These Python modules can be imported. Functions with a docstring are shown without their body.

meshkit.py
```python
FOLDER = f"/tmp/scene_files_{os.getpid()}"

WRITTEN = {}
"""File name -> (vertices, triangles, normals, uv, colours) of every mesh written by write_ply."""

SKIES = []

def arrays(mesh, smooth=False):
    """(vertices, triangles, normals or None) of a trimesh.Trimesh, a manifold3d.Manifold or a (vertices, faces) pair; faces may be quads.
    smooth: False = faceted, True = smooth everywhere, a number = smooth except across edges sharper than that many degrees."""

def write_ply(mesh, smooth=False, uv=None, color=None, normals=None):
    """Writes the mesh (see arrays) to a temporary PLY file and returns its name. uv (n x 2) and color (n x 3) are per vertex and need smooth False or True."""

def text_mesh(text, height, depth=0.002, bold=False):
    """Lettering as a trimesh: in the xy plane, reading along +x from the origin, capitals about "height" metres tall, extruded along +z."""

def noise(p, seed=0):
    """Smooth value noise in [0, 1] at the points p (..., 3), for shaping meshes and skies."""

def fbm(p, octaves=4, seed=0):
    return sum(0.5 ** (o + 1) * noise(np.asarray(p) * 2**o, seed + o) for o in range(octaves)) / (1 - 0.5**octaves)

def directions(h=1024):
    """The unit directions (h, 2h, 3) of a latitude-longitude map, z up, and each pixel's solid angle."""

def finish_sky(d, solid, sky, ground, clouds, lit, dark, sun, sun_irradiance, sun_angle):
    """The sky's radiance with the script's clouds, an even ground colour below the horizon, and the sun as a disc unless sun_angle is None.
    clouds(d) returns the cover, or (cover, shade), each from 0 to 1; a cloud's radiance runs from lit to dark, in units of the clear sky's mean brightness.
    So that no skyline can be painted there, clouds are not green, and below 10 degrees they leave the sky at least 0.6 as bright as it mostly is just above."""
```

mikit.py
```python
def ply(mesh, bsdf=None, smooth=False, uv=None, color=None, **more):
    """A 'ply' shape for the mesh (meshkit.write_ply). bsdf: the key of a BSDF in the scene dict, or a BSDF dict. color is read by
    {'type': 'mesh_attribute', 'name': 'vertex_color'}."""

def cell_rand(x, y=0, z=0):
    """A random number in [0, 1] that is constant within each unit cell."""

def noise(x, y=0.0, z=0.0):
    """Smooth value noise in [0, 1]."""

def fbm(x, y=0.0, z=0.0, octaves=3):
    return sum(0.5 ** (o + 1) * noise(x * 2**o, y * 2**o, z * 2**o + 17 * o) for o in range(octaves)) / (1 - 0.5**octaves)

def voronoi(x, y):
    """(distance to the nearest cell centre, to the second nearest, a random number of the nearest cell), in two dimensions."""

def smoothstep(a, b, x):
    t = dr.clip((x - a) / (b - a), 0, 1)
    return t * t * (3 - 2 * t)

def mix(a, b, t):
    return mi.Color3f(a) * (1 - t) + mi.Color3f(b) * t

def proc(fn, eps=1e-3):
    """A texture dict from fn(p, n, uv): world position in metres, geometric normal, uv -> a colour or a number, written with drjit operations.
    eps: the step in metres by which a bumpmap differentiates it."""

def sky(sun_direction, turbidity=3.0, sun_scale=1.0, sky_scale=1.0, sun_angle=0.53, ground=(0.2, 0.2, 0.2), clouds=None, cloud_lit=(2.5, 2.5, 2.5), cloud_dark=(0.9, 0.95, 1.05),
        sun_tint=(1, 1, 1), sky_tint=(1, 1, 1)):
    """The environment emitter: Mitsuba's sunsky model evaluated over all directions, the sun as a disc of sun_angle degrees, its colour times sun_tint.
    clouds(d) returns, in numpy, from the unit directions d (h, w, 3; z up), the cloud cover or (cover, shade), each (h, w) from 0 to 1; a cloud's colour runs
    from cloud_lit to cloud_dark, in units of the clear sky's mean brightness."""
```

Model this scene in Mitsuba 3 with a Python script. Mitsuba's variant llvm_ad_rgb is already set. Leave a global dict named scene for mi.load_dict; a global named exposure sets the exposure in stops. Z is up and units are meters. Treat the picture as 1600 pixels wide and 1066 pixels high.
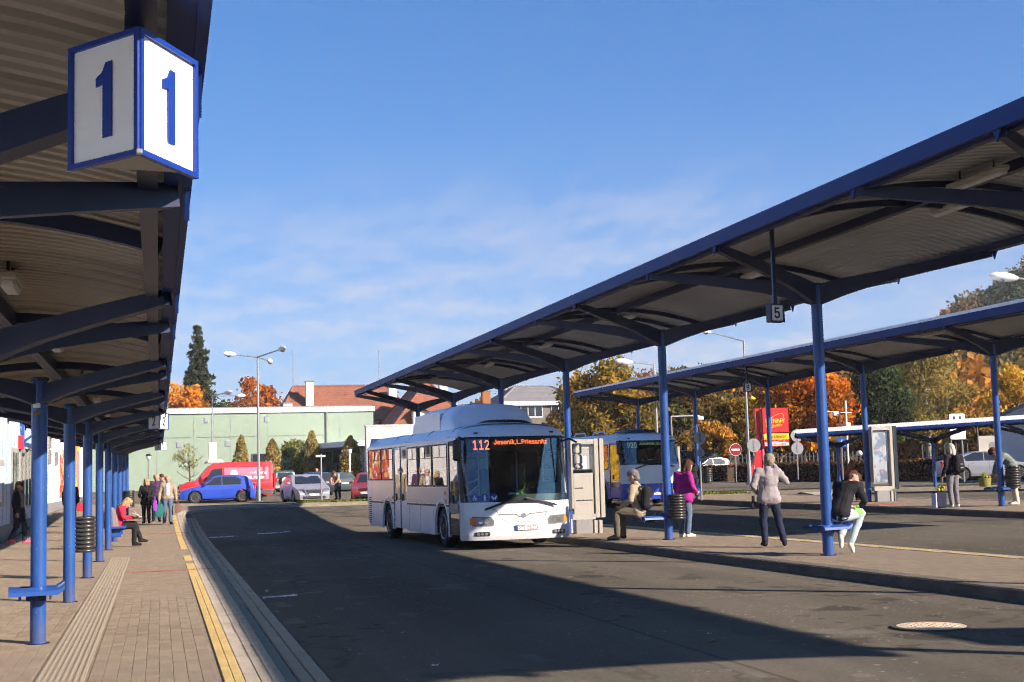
import math, numpy as np, trimesh, mitsuba as mi, drjit as dr, manifold3d as m3, mikit, meshkit
from shapely.geometry import Polygon, box as sbox, Point, LineString
from shapely import affinity, union_all
T = mi.ScalarTransform4f
scene, labels = {}, {}

# ---------------------------------------------------------------- camera, sky, exposure
exposure = 2.0
FW, UP = np.array([0.25102, 0.96322, 0.09591]), np.array([0.00156, -0.09949, 0.99504])
EYE = np.array([0, 0, 1.62])
scene['camera'] = {'type': 'perspective', 'fov': 41.17, 'fov_axis': 'x', 'near_clip': 0.05, 'far_clip': 4000.0,
                   'to_world': T().look_at(origin=EYE.tolist(), target=(EYE + FW).tolist(), up=UP.tolist())}
SUN_EL = math.radians(25.3)
SUN = (0.67 * math.cos(SUN_EL), -0.742 * math.cos(SUN_EL), math.sin(SUN_EL))


def clouds(d):
    z = np.maximum(d[..., 2], 0.03)
    el = np.degrees(np.arcsin(np.clip(d[..., 2], 0, 1)))
    q = np.stack([d[..., 0] / z, d[..., 1] / z, z * 0], -1)
    w = meshkit.fbm(q * 0.16 + 2.0, 3, 5)
    f = .6 * meshkit.fbm(q * np.array([2.6, 1.6, 1]) + w[..., None] * 2.5, 5, 11) + .4 * meshkit.fbm(q * np.array([11., 4.5, 1]) + w[..., None] * 5, 4, 23)
    top = 10.5 + 2.4 * (w - .5) + 1.2 * np.tanh(d[..., 0] * 2)
    band = 1 / (1 + np.exp((el - top) / 0.9)) * (1 - 0.55 * np.exp(-el / 2.5))
    veil = np.clip((w - 0.22) * 2.0, 0.25, 1)
    c = band * veil * (0.28 + 0.9 * np.clip((f - 0.43) * 4.6, 0, 1)) * 0.72
    haze = np.exp(-el / 4.5) * 0.55
    return np.clip(c + haze, 0, 0.85), np.clip(0.05 + .6 * haze, 0, 1)


scene['sky'] = mikit.sky(SUN, turbidity=2.6, clouds=clouds, sky_scale=0.67, sun_scale=1.9, cloud_lit=(2.7, 2.65, 2.85), cloud_dark=(2.3, 2.4, 2.75), ground=(0.12, 0.11, 0.10), sky_tint=(0.60, 1.28, 2.15), sun_tint=(1.0, 1.10, 1.5))

# ---------------------------------------------------------------- materials
noise, fbm, mix, smoothstep, vor, cell = mikit.noise, mikit.fbm, mikit.mix, mikit.smoothstep, mikit.voronoi, mikit.cell_rand


def mat(name, color, rough=0.6, metallic=0.0, spec=0.5, bump=None, scale=0.004, **kw):
    b = {'type': 'principled', 'base_color': {'type': 'rgb', 'value': list(color)} if not isinstance(color, dict) else color,
         'roughness': rough, 'metallic': metallic, 'specular': spec, **kw}
    if bump is not None:
        b = {'type': 'bumpmap', 'arbitrary': mikit.proc(bump, eps=scale), 'scale': 1.0, 'bsdf': b}
    scene[name] = {'type': 'twosided', 'bsdf': b}


def C3(a, b, t):
    return mix(a, b, t)


def odd(i): return i - 2 * dr.floor(i * .5)


def f_asphalt(p, n, uv):
    g = noise(p.x * 90, p.y * 90) * .5 + noise(p.x * 34, p.y * 34) * .5
    big = fbm(p.x * .22, p.y * .16, octaves=4)
    streak = fbm(p.x * 1.9, p.y * .10, octaves=3)
    c = mix((.056, .050, .038), (.110, .097, .075), dr.clip(g * .7 + (big - .5) * 1.1 + (streak - .5) * .6 + .1, 0, 1))
    track = dr.maximum(1 - smoothstep(.15, .5, dr.abs(p.x - 5.9 + .25 * noise(p.y * .1))), 1 - smoothstep(.15, .5, dr.abs(p.x - 7.9 + .25 * noise(p.y * .1 + 5))))
    c = mix(c, (.050, .045, .037), track * .35 * streak * 1.6)
    spot = smoothstep(.66, .74, fbm(p.x * 1.1 + 7, p.y * .8, octaves=3)) * (1 - smoothstep(.4, 1.6, dr.abs(p.x - 6.9)))
    c = mix(c, (.022, .020, .018), spot * .6)
    drip = smoothstep(.80, .86, noise(p.x * 5, p.y * 5)) * smoothstep(.45, .6, noise(p.x * .6, p.y * .4 + 9))
    c = mix(c, (.028, .026, .023), drip * .55)
    pale = smoothstep(.83, .9, noise(p.x * 3.1 + 2, p.y * 2.3)) * smoothstep(.5, .7, noise(p.x * .5 + 3, p.y * .5))
    c = mix(c, (.17, .155, .13), pale * .3)
    crack = 1 - smoothstep(.0, .012, dr.abs(fbm(p.x * .30 + 11, p.y * .30, octaves=5) - .52))
    c = mix(c, (.022, .020, .018), crack * .35 * smoothstep(.42, .52, noise(p.x * .2, p.y * .2)))
    fleck = smoothstep(.86, .93, noise(p.x * 23 + 5, p.y * 23)) * smoothstep(.55, .7, noise(p.x * 2.1, p.y * 2.1 + 3))
    c = mix(c, (.26, .24, .20), fleck * .55)
    seam = dr.maximum(1 - smoothstep(.012, .03, dr.abs(p.x - 4.65 + .03 * noise(p.y * .8))), (1 - smoothstep(.012, .03, dr.abs(p.y - 15.6 + .04 * noise(p.x * .8)))) * smoothstep(4.6, 4.7, p.x))
    return mix(c, (.026, .024, .022), seam * .5)


def f_paver(p, n, uv):
    i, j = dr.floor(p.x / .115), dr.floor(p.y / .2 + .5 * odd(dr.floor(p.x / .115)))
    r = cell(i, j, 3)
    fx, fy = dr.abs(p.x / .115 - i - .5), dr.abs(p.y / .2 + -.5 * 0 + .5 * odd(i) - j - .5)
    joint = dr.maximum(smoothstep(.44, .49, fx), smoothstep(.46, .495, fy))
    dirt = fbm(p.x * .7, p.y * .7, octaves=4)
    c = mix((.126, .100, .071), (.184, .153, .114), r * .55 + dirt * .55)
    c = mix(c, (.14, .10, .08), joint * .5)
    return mix(c, (.13, .105, .09), smoothstep(.58, .72, dirt) * .45)


def f_paver_piece(p, n, uv):
    i, j = dr.floor(p.x / .115), dr.floor(p.y / .2 + .5 * odd(dr.floor(p.x / .115)))
    g = noise(p.x * 240, p.y * 240, p.z * 240)
    dirt = fbm(p.x * .7, p.y * .7, octaves=4)
    c = mix((.126, .100, .072), (.198, .164, .121), cell(i, j, 3) * .5 + dirt * .5 + (g - .5) * .35)
    return mix(c, (.13, .105, .09), smoothstep(.58, .72, dirt) * .45)


def f_concrete(p, n, uv):
    g = fbm(p.x * 5, p.y * 5, p.z * 5, octaves=4)
    h = noise(p.x * 120, p.y * 120, p.z * 120)
    return mix((.20, .175, .135), (.33, .295, .235), g * .8 + (h - .5) * .35)


def f_blue(p, n, uv):
    a = fbm(p.x * 3, p.y * 3, p.z * 2.2, octaves=4)
    c = mix((.014, .058, .215), (.024, .086, .30), a)
    chip = smoothstep(.925, .95, noise(p.x * 47, p.y * 55, p.z * 34)) * smoothstep(.52, .66, noise(p.x * 3, p.y * 3, p.z * 3 + 4))
    low = 1 - smoothstep(.05, .35, p.z - .1 + .15 * noise(p.x * 30, p.y * 30, p.z * 8))
    c = mix(c, (.50, .50, .52), chip * .8)
    return mix(c, (.10, .085, .09), low * .38)


def f_sheet(p, n, uv):
    a = fbm(p.x * 1.2, p.y * .6, octaves=4)
    b = fbm(p.x * .5 + 3, p.y * 5, octaves=3)
    c = mix((.33, .29, .225), (.46, .41, .33), a)
    return mix(c, (.20, .17, .125), smoothstep(.50, .72, b) * .55)


def f_ribwall(p, n, uv):
    t = p.x * 4.0
    f = dr.abs(t - dr.floor(t) - .5)
    return mix((.240, .318, .236), (.268, .350, .262), smoothstep(.2, .3, f) * .12 + fbm(p.x * .35, p.z * .5, octaves=3) * .5)


def f_rooftile(p, n, uv):
    r = cell(dr.floor(p.x * 3), dr.floor(p.z * 4.2), 1)
    row = p.z * 4.2 - dr.floor(p.z * 4.2)
    a = fbm(p.x * .6, p.z * .8, octaves=3)
    c = mix((.20, .072, .043), (.30, .118, .068), r * .45 + a * .55)
    return mix(c, (.13, .045, .03), (1 - smoothstep(.05, .22, row)) * .7)


def f_bark(p, n, uv):
    return mix((.05, .038, .03), (.14, .11, .085), fbm(p.x * 6, p.y * 6, p.z * 1.5, octaves=3))


def f_soil(p, n, uv):
    a = fbm(p.x * .5, p.y * .5, octaves=5)
    return mix((.045, .06, .02), (.12, .105, .05), a)


def f_white_panel(p, n, uv):
    a = fbm(p.x * .5, p.y * .5, p.z * .9, octaves=4)
    return mix((.53, .52, .49), (.65, .64, .61), a)


def f_bluewall(p, n, uv):
    a = fbm(p.x * .4, p.y * .6, p.z * .8, octaves=3)
    return mix((.33, .45, .60), (.41, .52, .66), a)


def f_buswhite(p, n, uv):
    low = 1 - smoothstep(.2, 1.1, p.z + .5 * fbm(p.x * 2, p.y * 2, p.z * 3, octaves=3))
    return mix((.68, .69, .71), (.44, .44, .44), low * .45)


PR = mikit.proc
mat('asphalt', PR(f_asphalt), 1.0, spec=.08)
mat('paver', PR(f_paver), .95, spec=.12)
mat('paver_piece', PR(f_paver_piece), .95, spec=.12)
mat('concrete', PR(f_concrete), .95, spec=.12)
mat('blue', PR(f_blue), .34, spec=.5)
mat('blue_plain', (.022, .075, .28), .26)
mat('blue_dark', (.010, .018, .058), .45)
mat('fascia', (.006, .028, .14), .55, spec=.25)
mat('sheet', PR(f_sheet), .55, spec=.35)
mat('white_roof', (.86, .86, .86), .5)
mat('yellow_paint', PR(lambda p, n, uv: mix((.30, .21, .07), (.39, .285, .115), fbm(p.x * 6, p.y * 6, octaves=3))), .8)
mat('red_paver', PR(lambda p, n, uv: mix((.17, .075, .052), (.24, .11, .08), noise(p.x * 9, p.y * 9))), .85)
mat('white_line', PR(lambda p, n, uv: mix((.15, .145, .14), (.55, .54, .52), smoothstep(.38, .55, fbm(p.x * 5, p.y * 5, octaves=4)))), .8)
mat('sign_white', PR(lambda p, n, uv: mix((.74, .72, .69), (.84, .83, .81), fbm(p.x * 2, p.y * 2, p.z * 3, octaves=3))), .45)
mat('sign_blue', (.007, .035, .24), .4)
mat('ink_dark', (.012, .018, .04), .5)
mat('white', (.70, .70, .70), .4)
mat('grey_plastic', (.07, .07, .072), .45)
mat('bin_steel', (.075, .07, .066), .32, metallic=.55)
mat('galvanised', (.30, .31, .32), .45, metallic=.5)
mat('lamp_white', (.62, .61, .58), .4)
mat('lamp_cover', (.52, .48, .38), .35)
mat('tub_olive', (.20, .19, .04), .6)
mat('black', (.012, .012, .013), .4)
mat('rubber', (.022, .021, .020), .8)
mat('rim_steel', (.38, .38, .39), .35, metallic=.7)
mat('kerb_grey', PR(lambda p, n, uv: mix((.055, .048, .04), (.12, .105, .085), fbm(p.x * 4, p.y * 4, p.z * 6, octaves=4))), .9)
mat('cabinet_beige', (.29, .275, .24), .5)
mat('poster_print', PR(lambda p, n, uv: mix(mix((.30, .34, .38), (.10, .14, .22), smoothstep(.45, .6, fbm(p.x * 5, p.y * 5, p.z * 4, octaves=3))), (.40, .22, .16), smoothstep(.62, .7, fbm(p.x * 4 + 9, p.y * 4, p.z * 3, octaves=3)) * .7)), .5)
mat('cabinet_grey', (.18, .175, .17), .6)
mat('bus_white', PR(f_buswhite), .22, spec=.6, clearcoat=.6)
mat('bus_roof', (.66, .70, .78), .3, spec=.5)
mat('bus_silver', (.50, .50, .53), .22, metallic=.55)
mat('dark_trim', (.022, .023, .026), .45)
mat('dark_glass', (.012, .016, .018), .04, spec=.9)
mat('interior_dark', (.035, .04, .05), .7)
mat('seat_blue', (.05, .08, .17), .8)
mat('chrome', (.75, .76, .78), .15, metallic=.9)
mat('amber', (.70, .20, .03), .25)
mat('tail_red', (.45, .02, .02), .25)
mat('plate_white', (.78, .78, .76), .5)
mat('rust', PR(lambda p, n, uv: mix((.52, .40, .26), (.74, .60, .42), fbm(p.x * 14, p.y * 14, octaves=4))), .55, metallic=.35)
mat('gap_dark', (.055, .045, .04), .9)
mat('green_wall', PR(f_ribwall), .7)
mat('roof_tile', PR(f_rooftile), .8)
mat('plaster_white', PR(f_white_panel), .85)
mat('plaster_cream', (.74, .66, .50), .85)
mat('blue_wall', PR(f_bluewall), .5)
mat('grey_wood', PR(lambda p, n, uv: mix((.13, .11, .095), (.20, .175, .15), noise(p.x * 2, p.y * 2, p.z * 9))), .85)
mat('slate', PR(lambda p, n, uv: mix((.14, .135, .135), (.22, .215, .21), fbm(p.x * 1, p.y * 1, p.z * 4, octaves=3))), .8)
mat('bark', PR(f_bark), .95)
mat('bark_pale', (.24, .22, .19), .9)
mat('tactile', (.185, .155, .115), .9)
mat('poster_red', PR(lambda p, n, uv: mix(mix((.36, .035, .03), (.55, .50, .42), smoothstep(.58, .66, fbm(p.y * 3.1, p.z * 4.2, octaves=3))), (.55, .33, .04), smoothstep(.60, .68, fbm(p.y * 2.3 + 8, p.z * 3.0, octaves=3)) * .8)), .5)
mat('sheet_grey', PR(lambda p, n, uv: mix((.36, .37, .375), (.50, .51, .515), fbm(p.x * 1.2, p.y * .6, octaves=4))), .5, spec=.4)
mat('hair_ash', (.22, .18, .125), .85)
mat('soil', PR(f_soil), .95)
mat('window_dark', (.02, .026, .034), .06, spec=.8)
mat('vred', (.62, .022, .028), .25, clearcoat=.6)
mat('vpink', (.72, .16, .24), .4)
mat('vblue', (.018, .06, .42), .22, clearcoat=.7)
mat('vsilver', (.36, .37, .40), .3, metallic=.4, clearcoat=.6)
mat('vgreygreen', (.07, .10, .095), .3, metallic=.1, clearcoat=.5)
mat('vdark', (.03, .035, .045), .25, clearcoat=.6)
mat('vmaroon', (.22, .025, .03), .25, clearcoat=.6)
mat('penny_red', (.68, .018, .022), .45)
mat('penny_yellow', (.85, .50, .02), .45)
for nm_, c_ in dict(skin=(.44, .25, .165), hair_blond=(.34, .25, .13), hair_ginger=(.30, .13, .05), hair_brown=(.07, .035, .02), hair_grey=(.15, .14, .125), hair_white=(.45, .41, .34), cloth_black=(.014, .014, .018),
                    cloth_red=(.62, .025, .06), cloth_tan=(.31, .25, .175), cloth_shirt=(.55, .55, .66), cloth_jeans=(.09, .13, .20), cloth_navy=(.016, .022, .045), cloth_purple=(.06, .03, .075),
                    cloth_magenta=(.32, .02, .20), cloth_mauve=(.28, .25, .255), cloth_olive=(.105, .09, .065), cloth_paleblue=(.36, .44, .48), cloth_greygreen=(.16, .19, .165), cloth_beige=(.66, .55, .42), cloth_orange=(.42, .06, .02),
                    shoe_pink=(.72, .12, .20), shoe_pale=(.66, .62, .50), shoe_black=(.015, .014, .014), cloth_grey=(.17, .165, .18), bag_teal=(.02, .14, .13), bag_violet=(.25, .05, .45), bag_brown=(.20, .10, .08),
                    flower_yellow=(.48, .36, .03), flower_green=(.10, .22, .03), paper=(.75, .74, .70), lime=(.25, .70, .12), hedge=(.05, .035, .02), grass=(.13, .19, .035), toy_red=(.6, .03, .05)).items():
    mat(nm_, c_, .85 if nm_ != 'skin' else .55, spec=.25)
scene['glass'] = {'type': 'thindielectric', 'int_ior': 1.52}
scene['glass_tint'] = {'type': 'thindielectric', 'int_ior': 1.75, 'specular_transmittance': {'type': 'rgb', 'value': [.50, .60, .58]}}
scene['glass_dark'] = {'type': 'thindielectric', 'int_ior': 1.75, 'specular_transmittance': {'type': 'rgb', 'value': [.16, .18, .18]}}
scene['headlamp_glass'] = {'type': 'twosided', 'bsdf': {'type': 'principled', 'base_color': {'type': 'rgb', 'value': [.26, .27, .29]}, 'roughness': .15, 'metallic': .6}}
scene['leaf'] = {'type': 'principledthin', 'base_color': {'type': 'mesh_attribute', 'name': 'vertex_color'}, 'roughness': .6, 'diff_trans': .7, 'spec_trans': 0.0}

# ---------------------------------------------------------------- mesh helpers
rng = np.random.default_rng(7)
_S = np.array([[x, y, z] for x in (-1, 1) for y in (-1, 1) for z in (-1, 1)], float)
_CV = np.concatenate([_S * [1, 1, 0] + _S * [0, 0, 1], _S, _S])
_CK = np.concatenate([np.tile([[1, 1, 0]], (8, 1)), np.tile([[1, 0, 1]], (8, 1)), np.tile([[0, 1, 1]], (8, 1))]).astype(float)
_CF = np.array(trimesh.convex.convex_hull(np.concatenate([_S, _S, _S]) - .2 * _CK * np.concatenate([_S, _S, _S]), repair=True).faces)
_CVV = np.array(trimesh.convex.convex_hull(np.concatenate([_S, _S, _S]) - .2 * _CK * np.concatenate([_S, _S, _S]), repair=True).vertices)
BOXF = np.array([[0, 1, 3], [0, 3, 2], [4, 6, 7], [4, 7, 5], [0, 4, 5], [0, 5, 1], [2, 3, 7], [2, 7, 6], [0, 2, 6], [0, 6, 4], [1, 5, 7], [1, 7, 3]])


def box(c, s, bevel=0.0):
    """a box of full size s about c, with chamfered edges"""
    h = np.array(s, float) / 2
    if bevel <= 0:
        return (_S * h + c, BOXF)
    cut = np.abs(_CVV) < .9
    v = np.sign(_CVV) * (h - bevel * cut)
    return (v + c, _CF)


def join(*ms):
    vs, fs, o = [], [], 0
    for m in ms:
        v, f = arr(m)
        vs.append(v); fs.append(f + o); o += len(v)
    return (np.vstack(vs), np.vstack(fs))


def arr(m):
    if hasattr(m, 'to_mesh'):
        q = m.to_mesh(); return np.array(q.vert_properties[:, :3], float), np.array(q.tri_verts, int)
    if isinstance(m, tuple):
        v, f = np.asarray(m[0], float), np.asarray(m[1], int)
        if f.shape[1] == 4:
            f = np.vstack([f[:, [0, 1, 2]], f[:, [0, 2, 3]]])
        return v, f
    return np.array(m.vertices), np.array(m.faces)


def move(m, t=(0, 0, 0), rz=0.0, s=1.0, rx=0.0, ry=0.0):
    v, f = arr(m)
    v = v * s
    if rx:
        c, q = math.cos(rx), math.sin(rx); v = v @ np.array([[1, 0, 0], [0, c, q], [0, -q, c]])
    if ry:
        c, q = math.cos(ry), math.sin(ry); v = v @ np.array([[c, 0, -q], [0, 1, 0], [q, 0, c]])
    if rz:
        c, q = math.cos(rz), math.sin(rz); v = v @ np.array([[c, q, 0], [-q, c, 0], [0, 0, 1]])
    return (v + np.array(t, float), f)


def frame(d):
    d = np.array(d, float); d /= np.linalg.norm(d)
    a = np.cross(d, [0, 0, 1.0]) if abs(d[2]) < .95 else np.cross(d, [0, 1.0, 0])
    a /= np.linalg.norm(a)
    return d, a, np.cross(a, d)


def loft(rings, closed=True, caps=True):
    """a skin over rings (k, n, 3)"""
    R = np.asarray(rings, float); k, n, _ = R.shape
    v = R.reshape(-1, 3); f = []
    m = n if closed else n - 1
    for i in range(k - 1):
        a = i * n + np.arange(m); b = i * n + (np.arange(m) + 1) % n
        f += [np.stack([a, b, b + n], 1), np.stack([a, b + n, a + n], 1)]
    f = np.vstack(f)
    if caps and closed:
        c0, c1 = R[0].mean(0), R[-1].mean(0); v = np.vstack([v, c0, c1]); N = k * n
        i = np.arange(n)
        f = np.vstack([f, np.stack([(i + 1) % n, i, i * 0 + N], 1), np.stack([(k - 1) * n + i, (k - 1) * n + (i + 1) % n, i * 0 + N + 1], 1)])
    return (v, f)


def tube(path, r, n=12):
    P = np.asarray(path, float); r = np.broadcast_to(np.asarray(r, float), (len(P),))
    a = np.arange(n) * 2 * np.pi / n; rings = []
    up = None
    for i in range(len(P)):
        d = P[min(i + 1, len(P) - 1)] - P[max(i - 1, 0)]
        d, s, u = frame(d)
        if up is not None and np.dot(s, up) < 0: s, u = -s, -u
        up = s
        rings.append(P[i] + r[i] * (np.cos(a)[:, None] * s + np.sin(a)[:, None] * u))
    return loft(rings)


def cyl(p0, p1, r, n=16, r1=None):
    return tube([p0, p1], [r, r if r1 is None else r1], n)


def beam(path, w, h):
    """a bar of rectangular section w (across) by h (upright), each a number or one per point"""
    P = np.asarray(path, float); w = np.broadcast_to(np.asarray(w, float), (len(P),)); h = np.broadcast_to(np.asarray(h, float), (len(P),)); rings = []
    for i in range(len(P)):
        d, s, u = frame(P[min(i + 1, len(P) - 1)] - P[max(i - 1, 0)])
        rings.append([P[i] + a * s * w[i] / 2 + b * u * h[i] / 2 for a, b in ((-1, -1), (1, -1), (1, 1), (-1, 1))])
    return loft(rings)


def ext(poly, d):
    """the 2-D polygon (shapely or points) extruded to z from 0 to d"""
    if not hasattr(poly, 'geom_type'): poly = Polygon(poly)
    return join(*[trimesh.creation.extrude_polygon(g, d, engine='earcut') for g in getattr(poly, 'geoms', [poly]) if g.area > 1e-9])


def onto(m, o, ax, ay):
    """a mesh drawn in xy (z = its height) laid on the plane through o with axes ax, ay"""
    ax, ay = np.array(ax, float), np.array(ay, float); ax /= np.linalg.norm(ax); ay /= np.linalg.norm(ay)
    v, f = arr(m)
    return (v @ np.stack([ax, ay, np.cross(ax, ay)]) + np.array(o, float), f)


def text(s, h, depth=.004, bold=False, center=True, sx=1.0):
    v, f = arr(meshkit.text_mesh(s, h, depth, bold))
    v = v.copy(); v[:, 0] *= sx
    if center: v[:, 0] -= (v[:, 0].min() + v[:, 0].max()) / 2; v[:, 1] -= (v[:, 1].min() + v[:, 1].max()) / 2
    return (v, f)


def numbered(k):
    if k not in scene and k not in USED:
        USED.add(k); return k
    i = COUNT.get(k, 0) + 1
    while f'{k}_{i:03d}' in scene or f'{k}_{i:03d}' in USED: i += 1
    COUNT[k] = i; USED.add(f'{k}_{i:03d}')
    return f'{k}_{i:03d}'


USED, COUNT = set(), {}


def thing(name, label, cat, group=None, kind=None):
    k = numbered(name)
    labels[k] = {'label': label, 'category': cat}
    if group: labels[k]['group'] = group
    if kind: labels[k]['kind'] = kind
    return k


def part(parent, name, mesh, bsdf, smooth=False, label=None, kind=None, tw=None, uv=None, color=None, **kw):
    k = numbered(f'{parent}__{name}')
    scene[k] = mikit.ply(mesh, bsdf, smooth=smooth, uv=uv, color=color, **kw)
    if tw is not None: scene[k]['to_world'] = tw
    if label: labels.setdefault(k, {})['label'] = label
    if kind: labels.setdefault(k, {})['kind'] = kind
    return k


def clone(parent, name, ply, tw, bsdf=None):
    k = numbered(f'{parent}__{name}')
    scene[k] = {**ply, 'to_world': tw}
    if bsdf: scene[k]['bsdf'] = {'type': 'ref', 'id': bsdf}
    return k


def single(name, mesh, bsdf, label, cat, group=None, kind=None, smooth=False, color=None):
    k = thing(name, label, cat, group, kind)
    scene[k] = mikit.ply(mesh, bsdf, smooth=smooth, color=color)
    return k


def struct(name, mesh, bsdf, label=None, smooth=False):
    scene[name] = mikit.ply(mesh, bsdf, smooth=smooth); USED.add(name)
    labels[name] = {'kind': 'structure', 'label': label or name.replace('_', ' ')}
    return name


def sstep(a, b, x):
    t = np.clip((np.asarray(x, float) - a) / (b - a), 0, 1); return t * t * (3 - 2 * t)


def lerp(a, b, t): return a + (b - a) * t

# ---------------------------------------------------------------- ground
def z_far(x, y): return .38 + .008 * np.maximum(0, np.hypot(x, y) - 68)


def z_road(x, y):
    x, y = np.asarray(x, float), np.asarray(y, float)
    near = np.interp(x, [1, 4.5], [-.10, .0])
    r2 = .15 - .0056 * y
    a = np.where(x < 4.5, near, np.where(x < 9, lerp(.0, r2, np.clip((x - 4.5) / 4.5, 0, 1)), np.where(x < 12.2, r2, lerp(r2, .27, np.clip((x - 12.2) / 7.3, 0, 1)))))
    return lerp(a, z_far(x, y), sstep(40, 68, y))


def z_left(x, y): return lerp(0.0, .50, sstep(40, 68, y)) + 0 * np.asarray(x)
def z_isl2(x, y): return lerp(.28 - .0056 * np.asarray(y), .50, sstep(40, 68, y)) + 0 * np.asarray(x)
def z_isl3(x, y): return .40 + .0022 * (np.asarray(y) - 30) + 0 * np.asarray(x)


gx = np.concatenate([[-900, -400, -150, -60, -20], np.arange(-8, 46, 1.0), [50, 60, 75, 95, 120, 160, 220, 320, 500, 900]])
gy = np.concatenate([[-900, -300, -80, -30, -12], np.arange(-6, 90, 2.0), [95, 105, 120, 140, 170, 220, 320, 500, 900]])
X, Y = np.meshgrid(gx, gy)
i = np.arange(len(gx) - 1)[None] + (np.arange(len(gy) - 1) * len(gx))[:, None]; i = i.ravel()
q = np.stack([i, i + 1, i + 1 + len(gx), i + len(gx)], 1)
Zr = z_road(X, Y); Zr = np.where(np.hypot(X, Y) > 200, .38 + .008 * 132, Zr)
struct('road', (np.stack([X.ravel(), Y.ravel(), Zr.ravel()], 1), q), 'asphalt', 'dark grey asphalt road and bus bays', smooth=True)


def slab(poly, zf, step=2.0, drop=.5):
    """a raised platform: its top follows zf, its skirt goes down into the ground"""
    b = poly.bounds; ms = []
    t = poly.segmentize(step)
    vs, fs = trimesh.creation.triangulate_polygon(t, engine='earcut')
    # cut into strips so that the top can follow a curved height
    ms = []
    y0 = b[1]
    while y0 < b[3]:
        s = poly.intersection(sbox(b[0] - 1, y0, b[2] + 1, min(y0 + step, b[3])))
        for g in getattr(s, 'geoms', [s]):
            if g.geom_type == 'Polygon' and g.area > 1e-6:
                v2, f2 = trimesh.creation.triangulate_polygon(g, engine='earcut')
                ms.append((np.column_stack([v2, zf(v2[:, 0], v2[:, 1])]), f2))
        y0 += step
    rg = np.array(t.exterior.coords)[:-1]
    if Polygon(rg).exterior.is_ccw is False: rg = rg[::-1]
    z = zf(rg[:, 0], rg[:, 1])
    ms.append(loft([np.column_stack([rg, z - drop]), np.column_stack([rg, z])], caps=False))
    return join(*ms)


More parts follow.
